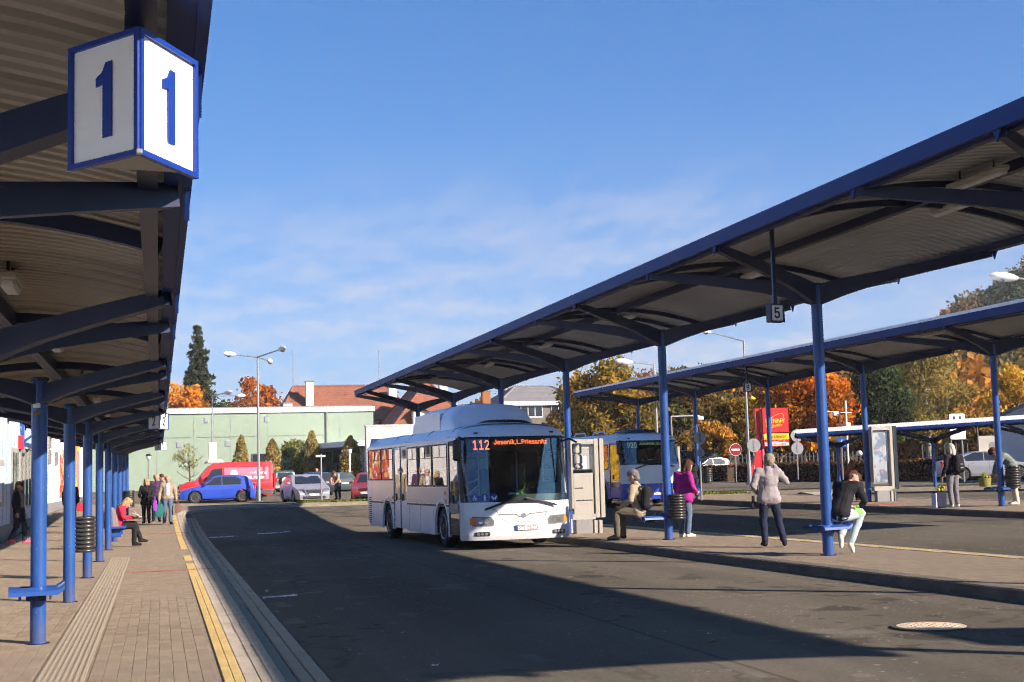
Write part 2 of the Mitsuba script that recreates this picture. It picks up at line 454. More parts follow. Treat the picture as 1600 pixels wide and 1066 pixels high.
def kerb(parent, pts, zf, inner, w=.16, step=1.0, proud=.006, bsdf='concrete', height=.13, grooves=False):
    """kerb stones along the line pts, each a stone with its own joint; inner = +1: the platform lies on the left of the line"""
    L = LineString(pts); n = max(1, int(round(L.length / step)))
    for k in range(n):
        a, b = L.interpolate(L.length * k / n), L.interpolate(L.length * (k + 1) / n)
        p, q = np.array(a.coords[0]), np.array(b.coords[0]); d = q - p; ln = np.linalg.norm(d); d /= ln
        nrm = np.array([-d[1], d[0]]) * inner
        p, q = p + d * .006, q - d * .006
        zp, zq = float(zf(*p)), float(zf(*q)); dz = rng.normal(0, .0015)
        ring = []
        for e, z in ((p, zp), (q, zq)):
            o = e - nrm * .004
            i_ = e + nrm * w; c = e + nrm * .02
            zt = z + proud + dz
            gr = [(*(e + nrm * (w * g)), zt + h) for g in (.70, .40) for g, h in ((g + .04, 0), (g + .025, -.007), (g - .025, -.007), (g - .04, 0))] if grooves else []
            ring.append([(*o, z - height - .1), (*i_, z - height - .1), (*i_, zt)] + gr + [(*c, zt), (*o, z - .018)])
        part(parent, 'kerb_stone', loft(ring if inner > 0 else ring), bsdf)


arc = lambda cx, cy, r, a0, a1, n=9: [(cx + r * math.cos(math.radians(a)), cy + r * math.sin(math.radians(a))) for a in np.linspace(a0, a1, n)]
# left platform: straight edge, then round the end of the bus bay
edge_line = [(1.0, -8), (1.0, 56)] + arc(5.6, 57.5, 4.6, 180, 90) + [(9.5, 62.4)] + arc(9.5, 63.4, 1.0, -90, 90, 5) + [(5.2, 65.5), (3.0, 66.5)]
left_poly = Polygon([(-4.3, -8)] + edge_line + [(1.6, 71), (-4.3, 78)])
LP = struct('left_platform', slab(left_poly, lambda x, y: z_left(x, y) - .004 - .0 * x), 'paver', 'pale brown paved bus platform on the left')
kerb(LP, [(1.0, 10.0), (1.0, 56)] + arc(5.6, 57.5, 4.6, 180, 90)[1:] + [(9.5, 62.4)], z_left, 1, w=.30, proud=.004, grooves=True)
# the pavers one can tell apart: near the camera
pv = box((0, 0, -.028), (.1125, .197, .06), .0025)
PV = mikit.ply(pv, 'paver_piece'); cnt = 0; rest = []
for j in range(0, 120):
    for i in list(range(-5, 4)) + list(range(-21, -9)):
        x = (i + .5) * .115 + .004; y = (j + .5 - .5 * (i % 2)) * .2 + 10.4
        inside = (-.575 < x < .50) or (-2.6 < x < -1.03)
        if not inside or y > 24: continue
        z = .002 + rng.normal(0, .0012)
        if -.575 < x < .5 and y < 17.0 and cnt < 290:
            cnt += 1; clone(LP, 'paver', PV, T().translate([x, y, z]))
        elif y < 20: rest.append(move(pv, (x, y, z), rz=rng.normal(0, .006)))
part(LP, 'paver_field', join(*rest), 'paver_piece', kind='stuff')
# tactile strip of ribbed tiles (gap at the red row), yellow line of pavers
tile = join(box((0, 0, -.02), (.40, .392, .05), .003), *[box((-.175 + k * .05, 0, .0075), (.026, .386, .013), .005) for k in range(8)])
TL = mikit.ply(tile, 'tactile')
for j in range(54): clone(LP, 'tactile_tile', TL, T().translate([-.80, 9.7 + j * .4, .004]))
yt = mikit.ply(box((0, 0, -.02), (.077, .194, .05), .004), 'yellow_paint'); rest = []
for j in range(130):
    for i in (0, 1):
        y = 9.9 + j * .2 + .1 * i
        if y < 24: clone(LP, 'yellow_paver', yt, T().translate([.549 + .081 * i, y, .006]))
yl = [box((.59, y, float(z_left(0, y)) - .02), (.158, .97, .052), .003) for y in np.arange(24.4, 56, 1.0) if not (27.6 < y < 28.6 or 31 < y < 34)]
part(LP, 'yellow_line', join(*yl), 'yellow_paint')
part(LP, 'red_paver_row', join(*[box((x, 26.0 + .1 * (k % 2) * 0, -.018), (.096, .30, .05), .004) for k, x in enumerate(np.arange(-.5, .98, .1))]), 'red_paver')
part(LP, 'red_paver_row', join(*[box((x, 44.0, float(z_left(0, 44)) - .018), (.096, .4, .05), .004) for x in np.arange(-.5, .98, .1)]), 'red_paver')
# grooved edge stones between the yellow line and the kerb stone
for j in range(20):
    y = 10.4 + j * 1.0
    part(LP, 'edge_stone', box((.690, y, -.02), (.036, .985, .054), .007), 'concrete')
# gutter of setts at the foot of the kerb
gs = [np.array([[1.0, y, 0], [1.42, y, 0]]) for y in np.arange(8, 57, 2.0)]
gv = np.concatenate(gs); gv[:, 2] = z_road(gv[:, 0], gv[:, 1]) + .004
k_ = np.arange(len(gs) - 1) * 2
GP = struct('gutter', (gv, np.stack([k_, k_ + 1, k_ + 3, k_ + 2], 1)), 'gap_dark', 'gutter of grey setts along the left kerb')
st = mikit.ply(box((0, 0, 0), (.122, .10, .06), .012), 'concrete'); rest = []; cnt = 0
for j in range(420):
    y = 10.8 + j * .108
    for i in range(3):
        x = 1.075 + i * .132; z = float(z_road(x, y)) - .014 + rng.normal(0, .002)
        if y > 55: continue
        if y < 19 and cnt < 280: cnt += 1; clone(GP, 'sett', st, T().translate([x, y + .05 * (i % 2), z]))
        else: rest.append(box((x, y + .05 * (i % 2), z), (.122, .10, .06)))
part(GP, 'sett_field', join(*rest), 'concrete', kind='stuff')

# island 2 (bays 5 and 6), island 3, island 4
def island(name, x0, x1, y0, y1, zf, label, r=1.5):
    p = Polygon([(x0, y0), (x1, y0)] + arc(x1 - r, y1 - r, r, 0, 90) + arc(x0 + r, y1 - r, r, 90, 180))
    return struct(name, slab(p, lambda x, y: zf(x, y) - .003), 'paver', label), p


I2, p2 = island('middle_platform', 9.03, 12.3, -8, 58.5, z_isl2, 'pale brown paved bus island in the middle')
kerb(I2, [(9.03, 9.5), (9.03, 57)], z_isl2, -1, w=.28, step=1.0, height=.15, bsdf='kerb_grey')
I3, p3 = island('right_platform', 19.3, 24.2, 8, 66, z_isl3, 'paved bus island on the right')
kerb(I3, [(19.3, 20), (19.3, 64)], z_isl3, -1, w=.22, step=1.0, height=.15, bsdf='kerb_grey')
part(I2, 'yellow_line', join(*[box((12.13, y, float(z_isl2(0, y)) - .02), (.16, .98, .052), .004) for y in np.arange(13, 50, 1.0)]), 'yellow_paint')
part(I2, 'kerb_stone', beam([(12.3, y, float(z_isl2(0, y)) - .07) for y in np.arange(8, 58, 2.0)], .16, .15), 'concrete')
part(I3, 'red_paver_row', join(*[box((19.9 + .2 * k, 36.0, float(z_isl3(0, 36)) - .015), (.19, 1.6, .05), .003) for k in range(5)]), 'red_paver')
part(I3, 'kerb_stone', beam([(24.2, y, float(z_isl3(0, y)) - .07) for y in np.arange(10, 64, 2.0)], .16, .16), 'concrete')
A4, TH4 = np.array([36.06, 49.61]), math.radians(65.2)      # far platform: its near right corner and its turn
L4 = lambda x, y: (A4[0] + x * math.cos(TH4) - y * math.sin(TH4), A4[1] + x * math.sin(TH4) + y * math.cos(TH4))
I4 = struct('far_platform', slab(Polygon([L4(*q) for q in ((-.9, -9), (4.3, -9), (4.3, 12.6), (-.9, 12.6))]), lambda x, y: .52 + 0 * np.asarray(x)), 'paver', 'far paved island under the low roof')
part(I4, 'kerb_stone', beam([(*L4(-.9, y), .465) for y in np.linspace(-9, 12.6, 12)], .16, .15), 'concrete')

# manhole, patches and litter on the road
mh = thing('manhole_cover', 'rusty round cast iron manhole cover in the asphalt near the right kerb', 'manhole cover')
zc = float(z_road(7.12, 11.78))
part(mh, 'frame', move(ext(Point(0, 0).buffer(.37).difference(Point(0, 0).buffer(.325)), .016), (7.12, 11.78, zc - .004)), 'gap_dark')
part(mh, 'lid', join(move(ext(Point(0, 0).buffer(.322), .016), (7.12, 11.78, zc - .002)), *[box((7.12 + a * .075, 11.78 + b * .075, zc + .0145), (.05, .05, .006), .002) for a in range(-3, 4) for b in range(-3, 4) if a * a + b * b < 11]), 'rust')
for (x0, y0, x1, y1, w) in [(1.45, 20.2, 1.95, 20.25, .12), (1.45, 42, 2.3, 41.8, .35), (2.9, 42.4, 3.9, 42.6, .3)]:
    zz = float(z_road((x0 + x1) / 2, y0)) + .005
    part('road', 'bay_line', (np.array([[x0, y0 - w, float(z_road(x0, y0)) + .005], [x1, y1 - w, float(z_road(x1, y1)) + .005], [x1, y1 + w, float(z_road(x1, y1)) + .005], [x0, y0 + w, float(z_road(x0, y0)) + .005]]), np.array([[0, 1, 2, 3]])), 'white_line', label='worn white bay marking')


def leaf_litter(x, y, s, rz, name, bsdf, label, cat):
    v = np.array([[-1, 0, .1], [-.3, .5, .35], [.6, .35, .1], [1, -.1, .4], [.3, -.5, .15], [-.5, -.4, .3], [0, 0, .05]]) * s
    f = np.array([[6, 0, 5], [6, 5, 4], [6, 4, 3], [6, 3, 2], [6, 2, 1], [6, 1, 0]])
    single(name, move((v, f), (x, y, float(z_road(x, y)) + .006), rz=rz), bsdf, label, cat)


leaf_litter(2.35, 12.0, .045, .4, 'paper_scrap', 'paper', 'crumpled white paper scrap on the shaded asphalt nearest the camera', 'litter')
leaf_litter(1.58, 21.2, .06, 1.4, 'paper_scrap', 'paper', 'folded white paper scrap beside the left gutter setts', 'litter')
leaf_litter(4.95, 11.95, .06, .9, 'fallen_leaf', 'hair_ginger', 'curled brown dry leaf at the tip of the shadow on the asphalt', 'leaf')
leaf_litter(5.15, 12.5, .03, .2, 'paper_scrap', 'paper', 'tiny white paper scrap behind the curled brown leaf', 'litter')


# ---------------------------------------------------------------- platform canopies
def canopy(name, label, cx, xl, xr, y0, y1, cols, zb, zcol, zedge, rise, r=.086, fascia='fascia', ff=.2, detail=True, roof='sheet', lip=0.0, ribs=True, arm_dy=1.65, pitch=.2):
    """zb(y): platform height; zcol, zedge: heights of the column top and of the roof edges above zb at the first column (zedge may be a function of y)"""
    t = thing(name, label, 'platform canopy')
    ze = zedge
    hw, mid = (xr - xl) / 2, (xl + xr) / 2
    arch = lambda x, y: ze(y) + .10 + rise * (1 - ((x - mid) / hw) ** 2)
    for yc in cols:
        b, zt = float(zb(yc)), zcol(yc)
        part(t, 'column', join(tube([(cx, yc, b - .05), (cx, yc, zt)], r, 24)), 'blue', smooth=40)
        part(t, 'column_cap', join(cyl((cx, yc, zt - .0), (cx, yc, zt + .035), r * 1.18, 20), cyl((cx, yc, b), (cx, yc, b + .012), r * 1.5, 20)), 'blue_dark', smooth=40)
        for sx in (-1, 1):
            xe = xl + .06 if sx < 0 else xr - .06
            for sy in (-1, 1):
                ye = yc + sy * (arm_dy if not callable(arm_dy) else arm_dy(yc))
                if not (y0 - .1 < ye < y1 + .1): continue
                k = np.linspace(0, 1, 7)
                pth = np.stack([cx + (xe - cx) * k, yc + (ye - yc) * k, zt - .16 + (ze(ye) - .02 - zt + .16) * (k ** .8)], 1)
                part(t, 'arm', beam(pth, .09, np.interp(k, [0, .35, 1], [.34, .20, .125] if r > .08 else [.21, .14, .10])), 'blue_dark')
                if detail:
                    tri = ext([(-.13, .10), (.13, .10), (.02, -.14)], .02)
                    part(t, 'bracket', onto(tri, (xe + sx * .05, ye, ze(ye) + .02), (0, 1, 0), (0, 0, 1)), 'fascia')
    for x, sx in ((xl, -1), (xr, 1)):
        part(t, 'fascia_board', join(beam([(x, y, ze(y) + .10) for y in np.linspace(y0, y1, 12)], .035, ff), beam([(x - sx * .05, y, ze(y) + .03) for y in np.linspace(y0, y1, 12)], .09, .03)), fascia)
        if lip: part(t, 'roof_lip', beam([(x - sx * .02, y, ze(y) + .10 + ff / 2 + lip / 2 + .003) for y in np.linspace(y0, y1, 12)], .08, lip), 'white_roof')
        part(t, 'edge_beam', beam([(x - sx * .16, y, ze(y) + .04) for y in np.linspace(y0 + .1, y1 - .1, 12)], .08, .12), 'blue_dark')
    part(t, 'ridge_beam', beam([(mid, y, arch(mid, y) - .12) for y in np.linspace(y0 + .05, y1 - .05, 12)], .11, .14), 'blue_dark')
    if ribs:
        xs = np.linspace(xl + .1, xr - .1, 15)
        gaps = sorted(list(cols))
        mids = [(a + b) / 2 for a, b in zip(gaps[:-1], gaps[1:])]
        step = gaps[1] - gaps[0]
        for m_ in mids:
            for o in (-.19 * step + .65, .19 * step - .65) if step > 6 else (0,):
                o = .65 * np.sign(o) if step > 6 else 0
                y = m_ + o
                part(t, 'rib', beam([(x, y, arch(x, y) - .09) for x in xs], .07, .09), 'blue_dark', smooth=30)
    # corrugated sheets, one per bay
    cuts = [y0] + [c for c in np.linspace(y0, y1, max(2, int(round((y1 - y0) / 4)) + 1))[1:]]
    prof = np.array([[0, 0], [.42, 0], [.5, 1], [.92, 1]])
    xs = np.linspace(xl + .015, xr - .015, 13)
    for a, b in zip(cuts[:-1], cuts[1:]):
        n = int(round((b - a) / pitch)); yy = np.concatenate([a + (b - a) * (np.arange(n)[:, None] + prof[:, 0]).ravel() / n, [b]])
        hh = np.concatenate([np.tile(prof[:, 1], n), [0]]) * (.034 if roof == 'sheet' else .05)
        rings = [np.stack([xs, np.full(13, y), arch(xs, y) + h], 1) for y, h in zip(yy, hh)]
        m = loft(rings, closed=False, caps=False)
        top = [np.stack([xs, np.full(13, y), arch(xs, y) + .05], 1) for y in np.linspace(a, b, 5)]
        part(t, 'roof_sheet', m, roof)
        part(t, 'roof_top', loft(top, closed=False, caps=False), 'white_roof', smooth=True)
    return t, arch


zl3 = lambda y: float(2.84 + z_left(0, y))
lcols = [5.0, 10.0] + [14.97 + 5.0 * k for k in range(9)]
CL, archL = canopy('left_bus_canopy', 'low blue framed canopy with arched metal roof over the left platform', -1.2, -2.62, .118, 1.5, 57.0, lcols, lambda y: z_left(0, y), lambda y: 2.70 + float(z_left(0, y)), zl3, .22, r=.079, arm_dy=.85, pitch=.15)
zm = lambda y: 4.86 + .0035 * (y - 12)
CM, archM = canopy('middle_bus_canopy', 'tall blue canopy with arched corrugated roof crossing the picture above the middle island', 10.38, 8.0, 12.76, 2.7, 57.2, [5.9 + 7.1 * k for k in range(8)], lambda y: z_isl2(0, y), lambda y: 4.52, zm, .42, r=.088, roof='sheet_grey', arm_dy=1.45)
zr = lambda y: 4.98 + .003 * (y - 30)
CR, archR = canopy('right_bus_canopy', 'tall blue canopy with pale roof top over the right island', 21.4, 19.05, 23.75, 20.0, 61.6, [24.7 + 6.95 * k for k in range(6)], lambda y: z_isl3(0, y), lambda y: 4.66 + .006 * (y - 31), zr, .40, r=.086, roof='sheet_grey', arm_dy=1.45, lip=.075)
zf4 = lambda y: 3.16 - .034 * y
C4, arch4 = canopy('far_low_canopy', 'low flat white edged canopy on thin blue posts at the far right', 1.7, 0.0, 3.4, -6.0, 10.4, [-4.0, .35, 4.55, 8.6], lambda y: .52, lambda y: 2.72 - .02 * y, zf4, .10, r=.075, ff=.11, lip=.17, detail=False, ribs=False, arm_dy=1.5)
for k in list(scene):
    if k.startswith(C4 + '__'): scene[k]['to_world'] = T().translate([A4[0], A4[1], 0]).rotate([0, 0, 1], math.degrees(TH4))


def roof_lamp(x, y, z, grp, label, ln=1.25):
    t = thing('ceiling_lamp', label, 'ceiling lamp', grp)
    part(t, 'housing', box((x, y, z), (.14, ln, .06), .015), 'lamp_cover')
    part(t, 'diffuser', box((x, y, z - .05), (.11, ln - .06, .06), .02), 'lamp_white')
    for s in (-1, 1): part(t, 'hanger', cyl((x, y + s * ln * .3, z), (x, y + s * ln * .3, z + .16), .012, 8), 'dark_trim')


ORD = ['nearest', 'second', 'third', 'fourth', 'fifth', 'sixth', 'seventh', 'eighth', 'ninth']
for k, y in enumerate([10.0, 14.5, 19.2, 24, 29, 34, 39, 44]): roof_lamp(-1.0, y, archL(-1.0, y) - .10, 'lamps under the left canopy', f'{ORD[k]} fluorescent lamp from the camera under the left canopy', .5)
for k, y in enumerate([9.8, 15.2, 16.9, 24.0, 31.2, 38.3, 45.4]): roof_lamp(11.0 if y != 15.2 else 10.2, y, archM(11.0, y) - .12, 'lamps under the middle canopy', f'{ORD[k]} fluorescent lamp from the camera under the middle canopy')
for k, y in enumerate([28.2, 35.2, 42.1]): roof_lamp(21.9, y, archR(21.9, y) - .12, 'lamps under the right canopy', f'{ORD[k]} fluorescent lamp from the camera under the right canopy')
st_ = thing('sticker', 'small torn pale sticker high on the nearest left post', 'sticker')
for a_, z_, h_, m_ in ((-1.9, 2.44, .05, 'paper'), (-1.9, 2.36, .03, 'hair_ginger')):
    aa = np.linspace(a_ - .5, a_ + .5, 6); part(st_, 'paper_piece', loft([np.stack([-1.2 + .0805 * np.cos(aa), 14.97 + .0805 * np.sin(aa), np.full(6, z)], 1) for z in (z_ - h_ / 2, z_ + h_ / 2)], closed=False, caps=False), m_)


# ---------------------------------------------------------------- bay number signs
def glyph(ch, h):
    """bold condensed figures, drawn as outlines"""
    w = .52 * h
    if ch == '1':
        return Polygon([(.18 * h, 0), (.36 * h, 0), (.36 * h, h), (.24 * h, h), (.17 * h, .88 * h), (.04 * h, .82 * h), (.04 * h, .70 * h), (.18 * h, .72 * h)])
    return None


def prism_sign(ch, F, L, R, z0, z1, k):
    label = {'1': 'large white prism sign with blue frame and figure 1 at the left canopy edge', '2': 'white prism sign with figure 2 hanging at the left canopy edge', '3': 'small far prism sign with figure 3 beyond the figure 2 sign'}[ch]
    t = thing('bay_sign', label, 'sign')
    F, L, R = (np.array(p, float) for p in (F, L, R))
    F, L, R = F[:2], L[:2], R[:2]
    tri = Polygon([L, F, R])
    body = move(ext(tri.buffer(-.012, join_style=2), z1 - z0 - .02), (0, 0, z0 + .012))
    part(t, 'box', body, 'cabinet_beige')
    for a, b, lab in ((L, F, 'left'), (F, R, 'right')):
        d = b - a; ln = np.linalg.norm(d); d /= ln; n = np.array([d[1], -d[0]])
        o = np.array([*a, z0]) + np.array([*n, 0]) * -.010; ax = (d[0], d[1], 0); ay = (0, 0, 1)
        H = z1 - z0; fw = .026 * H / .6
        part(t, 'panel', onto(ext(sbox(fw * .5, fw * .5, ln - fw * .5, H - fw * .5), .006), o, ax, ay), 'sign_white')
        fr = sbox(0, 0, ln, H).difference(sbox(fw, fw, ln - fw, H - fw))
        part(t, 'frame', onto(ext(fr, .016), o, ax, ay), 'sign_blue')
        g = glyph(ch, H * .60)
        if g is not None: gm = ext(affinity.translate(g, ln * .5 - .20 * H * .6, H * .20), .004)
        else: gm = move(text(ch, H * .52, .004, True, sx=.8), (ln * .5, H * .5, 0))
        part(t, 'figure', onto(gm, o + np.array([*n, 0]) * .0075, ax, ay), 'sign_blue' if ch == '1' else 'ink_dark')
    part(t, 'corner_clip', box((*F, z0 + .006), (.016, .016, .014), .003), 'galvanised')
    part(t, 'bracket', beam([(*((L + R) / 2), z1 - .05), (*((L + R) / 2), z1 + .10)], .05, .05), 'blue_dark')


s_ = .52
zc_ = lambda z: 1.62 + s_ * (z - 1.62)
prism_sign('1', (-.045, 3.42), (-.222, 3.635), (.100, 3.69), 2.425, 2.748, 1)
prism_sign('2', (.03 * s_, 46.5 * s_), (-.34 * s_, 47.0 * s_), (.32 * s_, 47.2 * s_), zc_(3.35), zc_(3.90), 2)
prism_sign('3', (.14 * s_, 89 * s_), (-.23 * s_, 89.5 * s_), (.50 * s_, 89.6 * s_), zc_(3.6), zc_(4.13), 3)


def hang_sign(ch, c, sz, ztop, label, yaw=.0):
    t = thing('bay_sign', label, 'sign')
    W, H = sz
    ax = (math.cos(yaw), math.sin(yaw), 0)
    nrm = np.array([math.sin(yaw), -math.cos(yaw), 0])
    c = np.array(c, float)
    def pl(poly, d, off): return onto(ext(poly, d), c + nrm * off, ax, (0, 0, 1))
    part(t, 'panel', pl(sbox(-W / 2, -H / 2, W / 2, H / 2), .10, -.05), 'sign_white')
    part(t, 'frame', pl(sbox(-W / 2 - .012, -H / 2 - .012, W / 2 + .012, H / 2 + .012).difference(sbox(-W / 2 + .01, -H / 2 + .01, W / 2 - .01, H / 2 - .01)), .13, -.065), 'ink_dark')
    part(t, 'figure', onto(text(ch, H * .62, .004, True, sx=.85), c + nrm * .052, ax, (0, 0, 1)), 'ink_dark')
    part(t, 'hanger', join(beam([c + [0, 0, H / 2], c + [0, 0, ztop - c[2]]], .05, .05)), 'blue_dark')
    part(t, 'clip', join(*[box(c + [a * W * .25, 0, H / 2 + .025], (.03, .03, .04), .004) for a in (-1, 1)]), 'galvanised')


hang_sign('5', (8.54, 17.8, 3.785), (.205, .24), 5.05, 'small white sign with figure 5 hanging under the middle canopy', .1)
hang_sign('9', (18.36 + 1.1, 41.7 + 1.3, 4.30), (.25, .27), 5.05, 'small pale sign with figure 9 hanging under the right canopy', .1)


# a cross canopy right of the camera: the corner of its shadow falls on the asphalt
t = thing('walkway_canopy', 'flat walkway canopy right of the camera whose shadow corner lies near the manhole', 'canopy')
dq = np.array([.889, -.458]); cq = np.array([14.05, 3.75])
part(t, 'roof', move(ext(Polygon([cq, cq + dq * 7, cq + dq * 7 + [0, -1.3], cq + [0, -1.3]]), .16), (0, 0, 5.0)), 'cabinet_grey')
for q in (1.2, 5.8): part(t, 'column', cyl((*(cq + dq * q + [0, -.75]), 0), (*(cq + dq * q + [0, -.75]), 5.0), .09, 16), 'blue', smooth=40)


# ---------------------------------------------------------------- platform furniture
def litter_bin(x, y, z0, z1, label, r=.17):
    t = thing('litter_bin', label, 'litter bin', None)
    n = 9
    part(t, 'liner', tube([(x, y, z0 + .01), (x, y, z1 - .01)], r * .88, 20), 'black', smooth=40)
    for k in range(n):
        z = z0 + (z1 - z0) * (k + .5) / n; h = (z1 - z0) / n
        a = np.linspace(0, 2 * np.pi, 29)[:-1]
        rings = [np.stack([x + rr * np.cos(a), y + rr * np.sin(a), 0 * a + z + dz], 1) for rr, dz in ((r * .90, -h * .40), (r * .99, -h * .30), (r * 1.03, 0), (r * .99, h * .30), (r * .90, h * .40))]
        part(t, 'ring', loft(rings, caps=False), 'bin_steel', smooth=True)
    part(t, 'bracket', box((x - r * .2, y - .0, (z0 + z1) / 2), (r * 1.0, .05, (z1 - z0) * .8), .006), 'dark_trim')


litter_bin(-1.22, 24.62, .45, 1.07, 'dark ringed steel litter bin on the third post of the left canopy')
litter_bin(10.50, 26.98, .55, 1.08, 'dark ringed litter bin on the post beside the man with the black backpack', .18)
litter_bin(21.62, 31.42, .85, 1.45, 'dark ringed litter bin at the far right post beside the stooping man', .19)
litter_bin(21.75, 52.3, .95, 1.6, 'far dark ringed litter bin on the right canopy post beyond the magenta coat', .2)
litter_bin(-1.0, 49.9, .75, 1.35, 'distant ringed litter bin on a left canopy post behind the seated woman', .18)


def round_seat(x, y, zs, label, a0=0.0, col='blue_plain'):
    """two bent sheet metal plates, before and behind the post, on a bracket"""
    t = thing('post_seat', label, 'bench')
    for sgn in (-1, 1):
        rows = [[(-.27, u, h), (-.22, u, h - .03 * 0), (.20, u, h), (.27, u, h + .05)] for u, h in ((.10, .0), (.12, .012), (.26, .0), (.30, -.02), (.305, -.05))]
        rows = [[(a, sgn * b, c) for a, b, c in r_] for r_ in rows]
        up = loft(rows, closed=False, caps=False); lo = move(up, (0, 0, -.012))
        part(t, 'seat', move(join(up, lo), (x, y, zs), rz=a0), col, smooth=30)
        for xx in (-.16, .14):
            rib = ext([(.06, 0), (.27, 0), (.25, -.03), (.06, -.11)], .014)
            part(t, 'support', move(onto(rib, (xx, 0, -.014), (0, sgn, 0), (0, 0, 1)), (x, y, zs), rz=a0), col)
    part(t, 'clamp', move(tube([(0, 0, -.13), (0, 0, -.01)], .10, 16), (x, y, zs)), 'blue_dark')


for k, (yy, lab) in enumerate([(14.97, 'blue sheet metal seat round the nearest post of the left canopy'), (11.5, 'blue seat end cut by the left edge of the picture')]):
    round_seat(-1.22 if k == 0 else -1.95, yy, .57 if k == 0 else .52, lab, a0=.1)
round_seat(10.40, 20.13, .64, 'blue seat round the near post of the middle canopy under the man in black', a0=.15)
round_seat(10.0, 27.3, .62, 'blue seat beside the second post of the middle canopy under the elderly man', a0=.15)
t = thing('bench', 'blue bench between posts under the woman in the red jacket', 'bench')
part(t, 'seat', box((-1.0, 36.2, .52), (.42, 2.2, .05), .015), 'blue_plain')
part(t, 'rail', box((-1.18, 36.2, .46), (.06, 2.4, .08), .01), 'blue_plain')
for yy in (35.3, 37.2): part(t, 'support', box((-1.05, yy, .40), (.3, .05, .22), .01), 'blue_plain')


# timetable cabinets
def cabinet(x, y, zb, h, w, label, yaw=0.0, dark=False):
    t = thing('timetable_cabinet', label, 'display case')
    def P(m): return move(m, (x, y, zb), rz=yaw)
    part(t, 'foot', P(box((0, 0, .17), (w * .72, .16, .36), .01)), 'cabinet_grey')
    part(t, 'case', P(join(box((-w / 2 + .02, 0, h / 2 + .3), (.05, .16, h - .6), .006), box((0, 0, h - .06), (w, .16, .12), .006), box((0, 0, .40), (w, .16, .14), .006))), 'cabinet_beige')
    part(t, 'back_panel', P(box((0, .05, h / 2 + .2), (w - .08, .02, h - .7))), 'cabinet_beige' if not dark else 'cabinet_grey')
    part(t, 'glazing', P(box((0, -.074, h / 2 + .2), (w - .08, .006, h - .7)) if dark else box((0, -.074, h * .78), (w - .08, .006, h * .28))), 'glass')
    for k, (px, pz, pw, ph) in enumerate([(-.1, h * .74, .34, .42), (.16, h * .72, .2, .5), (-.05, h * .42, .5, .5)]):
        if dark and k == 0: part(t, 'poster', P(box((0, .035, h / 2 + .2), (w - .14, .005, h - .8))), 'poster_print')
        elif k < 2 and not dark: part(t, 'notice', P(box((px * w, .035, pz), (pw * w, .005, ph * .9))), ('paper', 'cloth_shirt')[k])
    for k, ox in enumerate((.0, .135)):
        part(t, 'post', P(box((w / 2 + .055 + ox, -.02 * k, h / 2 + .19), (.115, .17, h - .36), .008)), 'cabinet_beige')
        part(t, 'post_foot', P(box((w / 2 + .0 + ox * .9, -.02 * k, .1), (.09, .14, .42), .006)), 'cabinet_beige')
    if not dark:
        part(t, 'lower_panel', P(box((0, -.07, h * .43), (w - .10, .012, h * .50), .003)), 'cabinet_beige')
        for zz, xx in ((h * .48, -.2), (h * .35, .2), (h * .35, -.15)): part(t, 'slot', P(box((xx * w, -.078, zz), (.22 * w / .6, .006, .03))), 'dark_trim')


cabinet(9.98, 31.9, float(z_isl2(0, 32)), 2.28, .62, 'tall beige timetable cabinet behind the front corner of the white bus', yaw=.12)
cabinet(21.70, 38.3, .42, 2.32, .66, 'glazed timetable cabinet with posters beside the right canopy post', yaw=.12, dark=True)
cabinet(20.4, 53.3, .45, 2.05, .62, 'distant pale timetable cabinet behind the woman in magenta', yaw=.12)
t = thing('advert_panel', 'small blue and white advertising board on the ground behind the bus corner', 'board')
part(t, 'board', move(box((0, 0, .28), (.12, .03, .52), .01), (9.47, 31.4, float(z_isl2(0, 31.4))), rz=.3), 'sign_blue')
part(t, 'edge', move(box((.07, 0, .20), (.03, .032, .34), .008), (9.47, 31.4, float(z_isl2(0, 31.4))), rz=.3), 'white')

# ---------------------------------------------------------------- vehicles
def place(x, y, z, a): return T().translate([x, y, z]).rotate([0, 0, 1], math.degrees(a))


def wheel(t, c, r, w, tw, rim='rim_steel', side=-1, hub='dark_trim'):
    """tyre with rounded shoulders, rim and hub; axis along x, outer face towards side"""
    a = np.linspace(0, 2 * np.pi, 33)[:-1]
    def ring(rr, x): return np.stack([c[0] + side * x + 0 * a, c[1] + rr * np.cos(a), c[2] + rr * np.sin(a)], 1)
    part(t, 'wheel', loft([ring(r * .62, w / 2), ring(r * .80, w / 2 + .01), ring(r * .95, w / 2 - .01), ring(r, w / 2 - .05), ring(r, -w / 2 + .05), ring(r * .9, -w / 2), ring(r * .5, -w / 2)]), 'rubber', smooth=50, tw=tw)
    k = [q for q in scene if q.startswith(t + '__wheel') and q.count('__') == 1][-1]
    part(k, 'rim', loft([ring(r * .64, w / 2 - .01), ring(r * .60, w / 2 + .012), ring(r * .54, w / 2 - .005), ring(r * .28, w / 2 - .05), ring(r * .18, w / 2 - .01)]), rim, smooth=40, tw=tw)
    n = 8
    part(k, 'hub', join(*[cyl((c[0] + side * (w / 2 - .045), c[1] + r * .42 * math.cos(q), c[2] + r * .42 * math.sin(q)), (c[0] + side * (w / 2 - .02), c[1] + r * .42 * math.cos(q), c[2] + r * .42 * math.sin(q)), r * .07, 8) for q in np.arange(n) * 2 * np.pi / n], cyl((c[0], c[1], c[2]), (c[0] + side * (w / 2 + .008), c[1], c[2]), r * .13, 12)), hub, tw=tw)


def fit(m, w):
    v, f = arr(m); v = v.copy(); v[:, 0] *= w / np.ptp(v[:, 0]); return (v, f)


def rrect(x0, y0, x1, y1, r=.05): return sbox(x0 + r, y0 + r, x1 - r, y1 - r).buffer(r, quad_segs=4)


